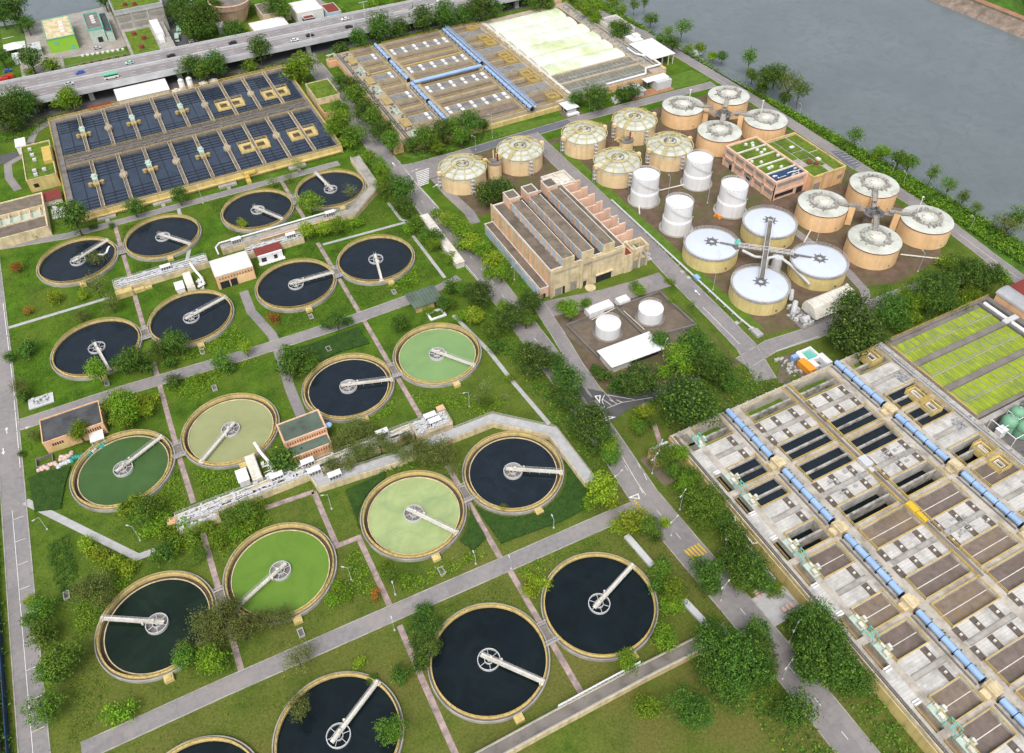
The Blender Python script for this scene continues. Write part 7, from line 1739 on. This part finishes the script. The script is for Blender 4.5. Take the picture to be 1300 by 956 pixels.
kind('pale', 'pale', 1.2, 900, 6, .10, .5, .9, .4, 4, .16, True)
kind('riverside', 'mid', 1.7, 1200, 5, .13, .5, 1.3, .3, 4, .14, True)
kind('shrub', 'bright', .7, 800, 5, .17, .3, .75, .6, 4)
kind('darkshrub', 'dark', .7, 900, 5, .16, .3, .75, .6, 4)
kind('oliveshrub', 'olive', .7, 800, 5, .16, .3, .75, .6, 4)
kind('yshrub', 'yellow', .65, 800, 5, .17, .3, .7, .6, 4)
kind('rust', 'rust', .8, 500, 4, .18, .4, .9, .5, 4)
DESC = dict(dome='round dark glossy tree', big='broad dense dark tree', tree='dark green tree', midtree='green tree', bright='bright green tree', yellow='yellow green tree', olive='grey olive airy tree', pale='pale thin tree',
            riverside='slender riverside tree', shrub='bright green shrub', darkshrub='dark green shrub', oliveshrub='olive green shrub', yshrub='yellow green shrub', rust='rusty brown shrub')
SHR = ('shrub', 'darkshrub', 'oliveshrub', 'yshrub', 'rust')
tr_rnd = random.Random(77)
def plant(px, py, rp, key, label, group):
    c, tk, cz = PROTO[key][tr_rnd.randrange(len(PROTO[key]))]
    u, v = G(px, py, 3); R = rp*dist(u, v, 3)/F
    for _ in range(3): u, v = G(px, py, cz*R); R = rp*dist(u, v, cz*R)/F
    R *= 1.31 if rp < 20 else 1.2
    nm = {'dome': 'broadleaf_tree', 'big': 'broadleaf_tree'}.get(key, 'shrub' if key in SHR else 'tree')
    t = thing(nm, label, 'shrub' if key in SHR else 'tree', (u, v, 0), group, tr_rnd.uniform(0, 6.28))
    t.scale = (R*tr_rnd.uniform(.88, 1.12), R*tr_rnd.uniform(.88, 1.12), R*tr_rnd.uniform(.85, 1.2))
    o = bpy.data.objects.new('crown', c); COL.objects.link(o); o.parent = t; o.location = (0, 0, cz)
    o = bpy.data.objects.new('trunk', tk); COL.objects.link(o); o.parent = t
    return t
GR = [  # (where, group, list of (px, py, radius px, kind)); listed from the far end of the photo to the near end
 ('beside the brown basins west wall', [(432,104,9,'tree'),(445,114,11,'tree'),(453,128,12,'midtree'),(464,142,13,'tree'),(474,155,13,'midtree'),(486,170,13,'tree'),(497,184,12,'midtree')]),
 ('in front of the brown basins', [(523,185,9,'tree'),(540,181,13,'midtree'),(554,188,9,'bright'),(562,172,12,'tree'),(576,165,12,'midtree'),(586,177,11,'midtree'),(596,164,13,'tree'),(614,162,7,'tree')]),
 ('near the white roofed hut', [(731,127,9,'tree'),(758,124,16,'big'),(790,123,8,'tree'),(802,117,10,'tree')]),
 ('between the highway and wide basin', [(246,86,14,'big'),(260,95,11,'midtree'),(274,88,14,'big'),(330,69,12,'tree'),(318,84,8,'shrub'),(374,96,14,'shrub'),(387,90,14,'bright')]),
 ('between the highway and brown basins', [(457,52,11,'tree'),(483,41,14,'big'),(508,42,10,'tree'),(537,33,13,'tree'),(566,24,14,'big'),(588,22,12,'tree'),(611,17,15,'big'),(627,18,10,'tree'),(432,64,8,'darkshrub')]),
 ('below the highway beside the basin path', [(91,129,12,'bright'),(76,135,8,'shrub'),(29,138,15,'big'),(10,150,15,'big'),(3,136,10,'tree'),(44,133,9,'midtree'),(20,160,10,'darkshrub')]),
 ('in the village beyond the highway', [(3,25,9,'tree'),(20,22,16,'big'),(35,34,8,'tree'),(39,78,12,'tree'),(3,76,8,'tree'),(66,87,9,'shrub'),(40,92,6,'shrub'),(133,3,9,'tree')]),
 ('around the curved lane above the highway', [(232,4,14,'tree'),(224,16,14,'big'),(256,24,19,'big'),(243,36,14,'tree'),(270,14,10,'tree'),(262,40,9,'tree'),(320,11,7,'shrub'),(349,12,12,'tree'),(362,20,9,'midtree'),(300,42,11,'tree'),(290,38,7,'darkshrub'),(374,10,6,'shrub'),(310,45,7,'shrub')]),
 ('beyond the highway by the tan works', [(484,6,9,'bright'),(507,3,9,'bright'),(437,17,6,'shrub'),(470,14,7,'shrub'),(662,2,8,'darkshrub'),(640,8,7,'darkshrub')]),
 ('beside the covered basins far corner', [(686,4,12,'tree'),(697,8,8,'bright'),(739,9,9,'bright'),(751,19,11,'bright'),(757,28,8,'bright'),(728,3,8,'tree'),(788,40,11,'tree'),(782,36,8,'midtree')]),
 ('on the river bank beside white house', [(777,3,8,'shrub'),(805,8,6,'riverside'),(790,14,6,'shrub'),(826,26,7,'tree'),(818,8,5,'riverside'),(839,51,8,'darkshrub'),(848,40,6,'shrub'),(854,57,9,'tree'),(866,38,9,'riverside'),(873,62,6,'shrub'),(888,64,7,'shrub'),(905,72,7,'shrub'),(917,74,6,'tree')]),
 ('on the river bank behind orange tanks', [(951,80,8,'riverside'),(955,98,8,'midtree'),(974,104,15,'big'),(984,98,12,'tree'),(1001,114,12,'olive'),(1014,122,9,'riverside'),(966,112,8,'darkshrub'),(996,126,8,'darkshrub')]),
 ('on the river bank below roof gardens', [(1085,180,8,'riverside'),(1076,188,5,'shrub'),(1121,194,10,'bright'),(1112,198,7,'shrub'),(1141,204,10,'midtree'),(1153,211,9,'midtree'),(1182,226,7,'riverside'),(1204,240,8,'riverside'),(1222,255,7,'riverside'),(1240,266,6,'riverside'),(1279,289,12,'olive'),(1290,284,10,'riverside')]),
 ('along the pump house west side', [(557,270,8,'shrub'),(566,280,10,'yellow'),(578,288,11,'bright'),(590,298,13,'bright'),(600,312,13,'yellow'),(612,321,13,'bright'),(626,336,13,'yellow'),(636,349,11,'bright'),(588,313,8,'shrub'),(620,348,8,'shrub')]),
 ('behind the pump house', [(618,250,14,'dome'),(632,243,16,'dome'),(644,249,12,'dome')]),
 ('beside the main road and channel bend', [(435,143,11,'midtree'),(435,161,13,'bright'),(424,167,10,'bright'),(452,171,12,'midtree'),(440,182,9,'shrub'),(470,203,9,'bright'),(480,213,10,'midtree'),(487,225,10,'bright'),(494,242,11,'midtree'),(502,234,10,'tree'),(484,238,9,'bright'),(514,247,14,'tree'),(516,264,14,'tree'),(505,258,10,'midtree'),(530,288,11,'midtree'),(520,292,8,'shrub'),(542,303,10,'midtree'),(551,311,9,'bright')]),
 ('around the far raised channel', [(378,212,7,'pale'),(367,226,7,'pale'),(346,230,8,'pale'),(394,259,14,'bright'),(445,246,8,'pale'),(417,277,6,'darkshrub'),(390,296,10,'yellow'),(411,292,10,'yellow'),(429,290,9,'bright'),(440,286,8,'shrub'),(307,284,6,'yshrub'),(455,283,7,'shrub')]),
 ('in front of the wide basin', [(227,250,10,'tree'),(170,265,10,'tree'),(97,283,15,'tree'),(42,297,6,'shrub'),(116,289,3,'darkshrub'),(122,288,3,'darkshrub'),(142,287,4,'darkshrub')]),
 ('on the lawns beside the left road', [(23,341,6,'rust'),(122,330,9,'pale'),(35,396,5,'rust'),(123,366,12,'pale'),(105,374,7,'yshrub'),(142,386,11,'olive'),(103,403,7,'olive'),(36,445,10,'darkshrub'),(13,455,6,'darkshrub'),(70,380,8,'yshrub'),(28,494,9,'olive'),(30,505,7,'darkshrub'),(126,476,12,'bright')]),
 ('around the two left lawn tanks', [(224,440,14,'tree'),(205,446,12,'tree'),(174,461,14,'tree'),(158,463,12,'tree'),(188,466,9,'darkshrub'),(216,462,8,'darkshrub'),(281,461,11,'midtree'),(292,466,8,'darkshrub'),(313,446,8,'yellow'),(346,404,8,'rust')]),
 ('along the middle service road', [(368,460,14,'tree'),(385,453,14,'tree'),(372,471,13,'darkshrub'),(392,466,9,'midtree'),(428,410,10,'tree'),(417,414,8,'darkshrub'),(508,413,10,'tree'),(441,410,7,'darkshrub'),(222,485,8,'darkshrub'),(250,480,6,'shrub')]),
 ('around the long house', [(150,510,13,'bright'),(160,523,17,'bright'),(175,514,13,'yellow'),(157,537,11,'bright'),(185,520,10,'yellow'),(193,508,8,'yshrub'),(102,552,11,'bright'),(41,553,8,'olive'),(28,577,4,'darkshrub'),(146,532,8,'oliveshrub')]),
 ('around the grey roofed shed', [(553,303,9,'tree'),(571,329,8,'shrub'),(562,390,9,'tree'),(573,367,10,'darkshrub'),(608,377,17,'dome'),(602,403,12,'yellow'),(588,368,9,'midtree'),(545,396,6,'shrub'),(586,402,8,'shrub'),(575,388,7,'midtree')]),
 ('in the row beside oil tank road', [(673,387,15,'dome'),(649,405,17,'dome'),(638,392,10,'bright'),(668,407,12,'midtree'),(622,423,12,'midtree'),(630,440,9,'darkshrub'),(684,461,19,'dome'),(667,447,11,'midtree'),(705,463,12,'dome'),(720,484,18,'dome'),(724,507,16,'dome'),(710,497,11,'tree'),(735,540,14,'dome'),(750,536,24,'dome'),(763,558,14,'tree'),(777,568,13,'bright'),(775,582,13,'midtree'),(757,572,9,'darkshrub')]),
 ('around the oil tank compound', [(743,387,8,'midtree'),(724,398,12,'bright'),(714,390,8,'shrub'),(813,371,7,'bright'),(806,365,6,'midtree'),(838,432,11,'tree'),(790,489,10,'dome'),(806,480,24,'dome'),(822,488,11,'dome'),(780,492,9,'darkshrub'),(767,478,9,'darkshrub'),(757,470,7,'darkshrub'),(860,464,18,'bright'),(843,474,10,'shrub'),(884,443,19,'dome'),(891,470,17,'tree'),(912,474,21,'big'),(924,488,12,'tree'),(872,513,36,'dome'),(855,382,5,'shrub'),(878,386,5,'pale'),(850,358,5,'shrub')]),
 ('between cream plant and algae basins', [(1077,392,14,'tree'),(1085,417,33,'dome'),(1066,425,14,'dome'),(1106,428,14,'dome'),(1128,397,20,'big'),(1143,410,11,'tree'),(1148,380,9,'yellow'),(1163,386,12,'bright'),(1184,370,22,'big'),(1190,388,15,'big'),(1207,360,12,'tree'),(1226,350,16,'big'),(1240,355,17,'big'),(1256,357,13,'tree'),(1220,385,10,'shrub'),(1232,372,9,'bright'),(1212,395,9,'darkshrub'),(1275,353,7,'shrub'),(1160,405,8,'shrub'),(1200,335,9,'yshrub'),(1140,395,9,'midtree')]),
 ('at the junction by the pump pit', [(818,524,11,'yellow'),(812,545,10,'midtree'),(805,538,8,'shrub'),(826,538,7,'midtree'),(841,585,13,'midtree'),(859,581,11,'bright'),(856,598,11,'midtree'),(870,606,10,'tree'),(879,612,12,'midtree'),(812,527,7,'shrub')]),
 ('between the road and big deck', [(886,636,22,'midtree'),(904,648,16,'midtree'),(868,625,11,'bright'),(893,660,13,'midtree'),(918,668,14,'tree'),(930,690,16,'tree'),(941,708,15,'tree'),(925,712,16,'tree'),(950,728,22,'tree'),(938,738,15,'midtree'),(970,742,12,'tree'),(980,748,9,'shrub')]),
 ('at the near raised channel end', [(762,626,19,'yellow'),(748,640,10,'bright'),(775,640,10,'yellow'),(801,661,20,'yellow'),(788,670,12,'yellow'),(821,667,15,'midtree'),(844,666,7,'yellow'),(832,680,9,'darkshrub'),(763,612,9,'midtree')]),
 ('right of the big black tank', [(838,728,13,'midtree'),(834,745,11,'darkshrub'),(857,755,15,'bright'),(852,772,12,'bright'),(895,733,19,'tree'),(901,748,12,'tree'),(842,815,15,'bright'),(794,842,12,'bright'),(809,848,7,'shrub')]),
 ('in the clump at the road bottom', [(902,808,16,'tree'),(917,827,28,'big'),(906,852,22,'big'),(940,846,30,'big'),(963,806,20,'tree'),(955,832,22,'big'),(968,852,20,'big'),(1033,792,28,'big'),(1012,792,14,'tree'),(1050,812,22,'big'),(1040,838,30,'big'),(1068,852,22,'big'),(1022,848,18,'tree'),(1084,868,18,'big'),(930,872,24,'big')]),
 ('around the near pipe gallery', [(359,585,18,'darkshrub'),(312,649,13,'midtree'),(293,657,11,'midtree'),(330,644,8,'shrub'),(442,553,16,'olive'),(461,545,14,'olive'),(430,566,11,'olive'),(475,548,10,'olive'),(421,591,12,'olive'),(453,580,13,'olive'),(465,576,12,'olive'),(483,566,12,'olive'),(497,572,10,'olive'),(512,580,10,'olive'),(515,556,10,'olive'),(530,571,14,'olive'),(549,571,17,'olive'),(565,579,15,'olive'),(574,597,10,'pale'),(540,584,11,'olive'),(442,592,9,'olive')]),
 ('by the near gallery left end', [(175,642,14,'shrub'),(190,650,14,'midtree'),(205,660,12,'shrub'),(180,660,12,'midtree'),(196,672,12,'shrub'),(160,648,10,'shrub'),(212,682,11,'shrub'),(224,690,10,'shrub'),(238,668,10,'shrub'),(210,704,13,'darkshrub'),(245,688,11,'shrub'),(262,668,9,'shrub'),(165,722,11,'yshrub'),(145,716,10,'yshrub'),(125,706,10,'yshrub'),(110,690,9,'yshrub'),(280,690,10,'shrub'),(255,702,9,'midtree'),(300,680,9,'shrub'),(320,668,9,'shrub')]),
 ('around the blackish green tank', [(126,744,17,'olive'),(110,757,13,'olive'),(137,762,10,'olive'),(52,777,13,'midtree'),(45,790,9,'midtree'),(56,807,14,'midtree'),(78,840,18,'midtree'),(66,858,14,'midtree'),(40,762,7,'yshrub'),(258,794,18,'olive'),(284,783,18,'olive'),(307,801,18,'olive'),(325,790,13,'olive'),(270,812,15,'olive'),(343,790,13,'olive'),(295,772,12,'olive'),(233,838,13,'midtree'),(246,830,10,'midtree'),(268,842,16,'bright'),(362,782,10,'olive'),(378,838,15,'pale'),(390,830,10,'pale'),(235,822,9,'olive')]),
 ('around the two big black tanks', [(539,777,10,'darkshrub'),(538,798,14,'dome'),(542,820,14,'dome'),(534,842,12,'darkshrub'),(510,858,10,'darkshrub'),(497,730,11,'midtree'),(488,722,8,'shrub'),(514,735,8,'shrub'),(478,755,8,'rust'),(678,736,9,'yshrub'),(672,750,9,'yshrub'),(690,742,8,'yshrub'),(640,645,5,'oliveshrub'),(430,745,9,'shrub'),(420,760,8,'shrub'),(438,760,8,'shrub'),(472,862,6,'darkshrub'),(456,842,7,'yshrub')]),
 ('on the lawn by the sage tank', [(616,494,8,'pale'),(605,508,7,'pale'),(640,505,6,'pale'),(618,512,7,'midtree'),(648,480,6,'shrub')]),
 ('beyond the bottom edge', [(880,905,24,'big'),(820,900,16,'bright'),(1010,905,20,'tree'),(60,900,16,'midtree'),(150,905,14,'shrub'),(380,900,13,'olive'),(500,930,14,'midtree')]),
]
for where, lst in GR:
    cnt = {}
    for x, y, r, k in lst: cnt[k] = cnt.get(k, 0) + 1
    seen = {}
    for x, y, r, k in lst:
        seen[k] = seen.get(k, 0) + 1
        lab = DESC[k] + ' ' + where
        if cnt[k] > 1: lab = ORD[seen[k] - 1] + ' ' + DESC[k] + ' from the far end ' + where
        plant(x, y, r, k, lab, ('shrubs ' if k in SHR else 'trees ') + where)

ROADS = [(main, 5.2), ([(-66, 339.7), (-40, 334.2), (0, 333.8), (78, 333.2)], 2.6), ([(-67, 231), (-34, 230.8), (8, 228.2), (40, 227.3), (92, 231)], 3.4), ([(-60, 113.5), (-27, 113.2), (20, 112), (55, 110.9), (94, 109.5)], 3.2),
         ([(16, 263), (15.6, 250), (19, 234), (17.2, 205), (16.9, 190)], 2.6), ([(-21.5, 335), (-21.9, 190), (-21.6, 112.5)], 1.5), ([(50.2, 333), (51, 229), (51.2, 172), (50.7, 112), (51.3, 70)], 1.5), ([(18.3, 108), (18, 70)], 1.5),
         ([(81, 212), (84.2, 189.4), (84.9, 171.0), (86.5, 149.6)], 1.5), ([(86.6, 264.6), (87.1, 233.4)], 1.4), ([(52, 276.8), (88.3, 274.8)], 1.4), ([(-66.3, 197.5), (-39.5, 161.8), (-34.7, 161.6)], 1.9), ([(-66, 284.2), (-29, 284.1)], 1.4), ([(11.4, 160), (11.5, 138.7), (17.9, 138.5), (18.1, 114)], 1.5)]
def blocked(x, y):
    for u in U:
        for v in V:
            if (x - u)**2 + (y - v)**2 < 16.3**2: return True
    for pts, d in ROADS:
        for a, b in zip(pts, pts[1:]):
            dx, dy = b[0] - a[0], b[1] - a[1]; q = max(0, min(1, ((x - a[0])*dx + (y - a[1])*dy)/(dx*dx + dy*dy)))
            if (x - a[0] - q*dx)**2 + (y - a[1] - q*dy)**2 < d*d: return True
    return False
# far bank wood: reads as one mass
def leaf_scatter(name, polys, n, size, hgt, lm, seed, kind_='stuff', clump=4, spread=.5):
    rnd = random.Random(seed); V = []; Fc = []
    areas = []
    for p in polys:
        a = abs(sum(p[i][0]*p[(i+1) % len(p)][1] - p[(i+1) % len(p)][0]*p[i][1] for i in range(len(p))))/2; areas.append(a)
    tot = sum(areas)
    def inside(p, x, y):
        c = False; j = len(p) - 1
        for i in range(len(p)):
            if (p[i][1] > y) != (p[j][1] > y) and x < (p[j][0] - p[i][0])*(y - p[i][1])/(p[j][1] - p[i][1]) + p[i][0]: c = not c
            j = i
        return c
    for p, a in zip(polys, areas):
        k = int(n*a/tot); x0 = min(q[0] for q in p); x1 = max(q[0] for q in p); y0 = min(q[1] for q in p); y1 = max(q[1] for q in p)
        for _try in range(k*12):
            if k <= 0: break
            x = rnd.uniform(x0, x1); y = rnd.uniform(y0, y1)
            if not inside(p, x, y) or blocked(x, y): continue
            k -= 1; hh = hgt*rnd.random()
            for _ in range(clump):
                c = Vector((x + rnd.gauss(0, spread), y + rnd.gauss(0, spread), .05 + hh*rnd.uniform(.5, 1.1)))
                nn = Vector((rnd.gauss(0, .5), rnd.gauss(0, .5), 1)).normalized(); leafquad(V, Fc, c, nn, size*rnd.uniform(.6, 1.3), rnd)
    me = bpy.data.meshes.new(name); me.from_pydata(V, [], Fc); me.materials.append(LM[lm]); me.update()
    o = bpy.data.objects.new(name, me); COL.objects.link(o); o['kind'] = kind_; return o
def wood():
    rnd = random.Random(4); V = []; Fc = []
    for k in range(70):
        x = rnd.uniform(481, 560); y = rnd.uniform(230, 420); r = rnd.uniform(4.5, 8)
        for _ in range(420):
            d = Vector((rnd.gauss(0, 1), rnd.gauss(0, 1), rnd.gauss(0, .8) + .4)).normalized(); c = Vector((x, y, 2.5 + r*.9)) + Vector((d.x*r, d.y*r, d.z*r*.9))*rnd.uniform(.75, 1.05)
            leafquad(V, Fc, c, (d + Vector((rnd.gauss(0, .4), rnd.gauss(0, .4), .4))).normalized(), .95, rnd)
    me = bpy.data.meshes.new('far_wood'); me.from_pydata(V, [], Fc); me.materials.append(LM['dark']); me.update()
    o = bpy.data.objects.new('far_wood', me); COL.objects.link(o); o['kind'] = 'stuff'
wood()
bankp = [(286.5, 60), (297, 60), (297.6, 142), (297, 181), (295.8, 200), (292.8, 240), (290.8, 269), (286.9, 300), (284.6, 328), (282.8, 370), (281.4, 436), (279, 540), (272, 540), (272.5, 436), (281.5, 380), (285.8, 340), (286, 300), (286.6, 200), (286, 150)]
leaf_scatter('bank_scrub', [bankp], 8500, .75, 2.0, 'bright', 21, clump=5, spread=.6)
leaf_scatter('bank_undergrowth', [bankp], 2600, .9, 2.4, 'dark', 22, clump=5, spread=.7)
# clipped hedge beds and rough planting between the tanks
hedges = [[(52, 137), (60, 124), (72, 119.8), (83, 121), (84, 131), (80, 126), (69, 120.8), (58, 126), (53.2, 134)], [(18.5, 148), (24, 155), (34, 155.6), (27, 151.6), (21, 144), (19.4, 138)], [(52.4, 130), (59, 121.5), (70, 118), (83, 118), (83, 115.5), (70, 115.3), (52.8, 116)],
          [(-64, 206), (-50, 205), (-52, 199), (-64, 199)], [(52, 243), (46, 262), (51, 262)], [(24, 218), (48, 221), (49, 206), (40, 213), (24, 213)], [(72, 212), (80, 210), (83, 190), (78, 182), (84, 178), (82, 170), (70, 176), (83, 186), (80, 205)], [(-62, 178), (-56, 179), (-55, 160), (-60, 156)]]
def arcpoly(cx, cy, a0, a1, outer):
    return [(cx + 16.4*math.cos(R_(a0 + (a1 - a0)*i/14)), cy + 16.4*math.sin(R_(a0 + (a1 - a0)*i/14))) for i in range(15)] + outer
beds = [arcpoly(67.4, 138, -160, -5, [(84.5, 133), (85.5, 122), (84, 116.6), (72, 115.8), (53, 117.5), (52.2, 128)]), arcpoly(34.8, 138, 165, 100, [(33, 156.4), (20, 155.6), (19.2, 140.5)]),
        arcpoly(34.8, 138, -15, -60, [(45, 119), (50, 121), (50, 130)]), [(-64.5, 206.5), (-52.5, 205), (-55, 198), (-57, 189.5), (-64, 192)], [(23.5, 222), (47.5, 222.5), (48.5, 212.5), (36, 213.5), (24, 209)]]
hm = MB(); cut = MB()
for b in beds:
    hm.prism(b, 0, .55)
struct('hedge_carpet', hm, M['hedgetop'], 'stuff')
leaf_scatter('hedge_bed', beds, 5200, .32, .75, 'hedge', 32, clump=4, spread=.4)
under = [[(88, 300), (94, 296), (93, 276), (96.6, 240), (92, 236), (90, 270)], [(87, 205), (96, 205), (94, 150), (91.5, 120), (88, 120), (88.5, 160)], [(106.5, 262), (112.3, 250), (112.5, 206), (107.6, 215)], [(106.5, 111), (114.2, 112), (114.2, 76), (107, 78)], [(226, 137), (252, 137), (252, 125.5), (226, 126)],
         [(118, 143), (157, 141), (163, 130), (158, 124.8), (121, 125.5), (118, 133)], [(40, 449), (100, 448), (95, 437), (52, 437)], [(108, 447), (240, 444), (240, 437), (110, 437)], [(100, 390), (109, 432), (109, 330), (103, 328)], [(85, 372), (93, 372), (92, 322), (87, 316), (86, 345)], [(-60, 448), (-25, 448), (-40, 438), (-48, 428), (-64, 430)], [(112, 316.5), (110, 327), (140, 326.5), (160, 320), (150, 318)], [(84, 30), (96, 30), (95, 66), (86, 64)], [(103.5, 60), (114, 60), (114, 5), (104, 5)], [(-75, 60), (-74, 200), (-90, 200), (-90, 60)], [(42, 150), (28, 158), (48, 157.4), (52, 150)], [(14, 162), (14, 164), (46, 164), (46, 160.8), (16, 162)]]
leaf_scatter('shrub_cover', under, 3600, .7, 1.7, 'mid', 61, clump=6, spread=.6)
leaf_scatter('shrub_cover', under, 1500, .7, 2.2, 'dark', 62, clump=6, spread=.7)
leaf_scatter('hedge_bed', hedges[-1:], 300, .5, 1.0, 'hedge', 31, clump=5, spread=.35)
rough = [[(-19, 190), (-8, 182), (-8, 171), (-19, 171)], [(-27, 188), (-36, 178), (-32, 160), (-23, 160), (-23, 190)], [(-20, 160), (-4, 160), (-2, 155), (-18, 150)], [(-19.5, 222), (-12, 214), (0, 222), (12, 224), (12, 226), (-19, 228)], [(-20, 250), (-10, 240), (8, 246), (12, 233), (-19, 236)], [(12, 133), (17, 136), (17, 118), (10, 122)], [(22, 118), (32, 119), (44, 120), (49, 116), (24, 115)], [(53, 108), (56, 101), (62, 106), (66, 108)], [(-55, 160), (-40, 158), (-50, 145), (-58, 145)], [(22, 192), (32, 178), (44, 178), (48, 190), (44, 182), (30, 182)], [(53, 182), (64, 176), (80, 165), (70, 161), (60, 172), (53, 176)], [(70, 250), (66, 236), (76, 234), (82, 250)]]
leaf_scatter('rough_planting', rough, 3800, .55, 1.0, 'bright', 41, clump=4, spread=.5)
weeds = [[(-66, 313), (-55, 330), (-53, 300), (-60, 285)], [(-66, 280), (-54, 272), (-54, 240), (-64, 240)], [(-50, 283), (-30, 283), (-24, 274), (-52, 274)], [(-19, 330), (-19, 292), (-2, 294), (0, 330)], [(-20, 279), (-6, 279), (-4, 273), (-18, 273)], [(18, 330), (50, 330), (50, 296), (20, 294)], [(53, 290), (83, 300), (85, 279), (53, 280)], [(24, 275), (50, 276), (50, 232), (22, 232)], [(53, 272), (85, 272), (86, 236), (53, 232)], [(-64, 110), (-57, 150), (-40, 158), (-56, 120)], [(20, 108), (48, 107), (48, 92), (22, 98)], [(53, 108), (82, 107), (84, 98), (76, 104), (60, 104)], [(120, 143), (157, 141), (156, 130), (132, 125), (118, 126)], [(172, 126), (170, 138), (166, 134), (150, 125)], [(88, 108), (95, 104), (94, 90), (96, 70), (90, 70)], [(104, 106), (114, 110), (114, 74), (105, 74)], [(88, 156), (96, 160), (94, 122), (88, 122)]]
leaf_scatter('grass_tufts', weeds, 9000, .42, .35, 'mid', 51, clump=3, spread=.5)
leaf_scatter('weed_tufts', [rect(-66, 95, 95, 330)], 6000, .40, .35, 'mid', 52, clump=3, spread=.5)
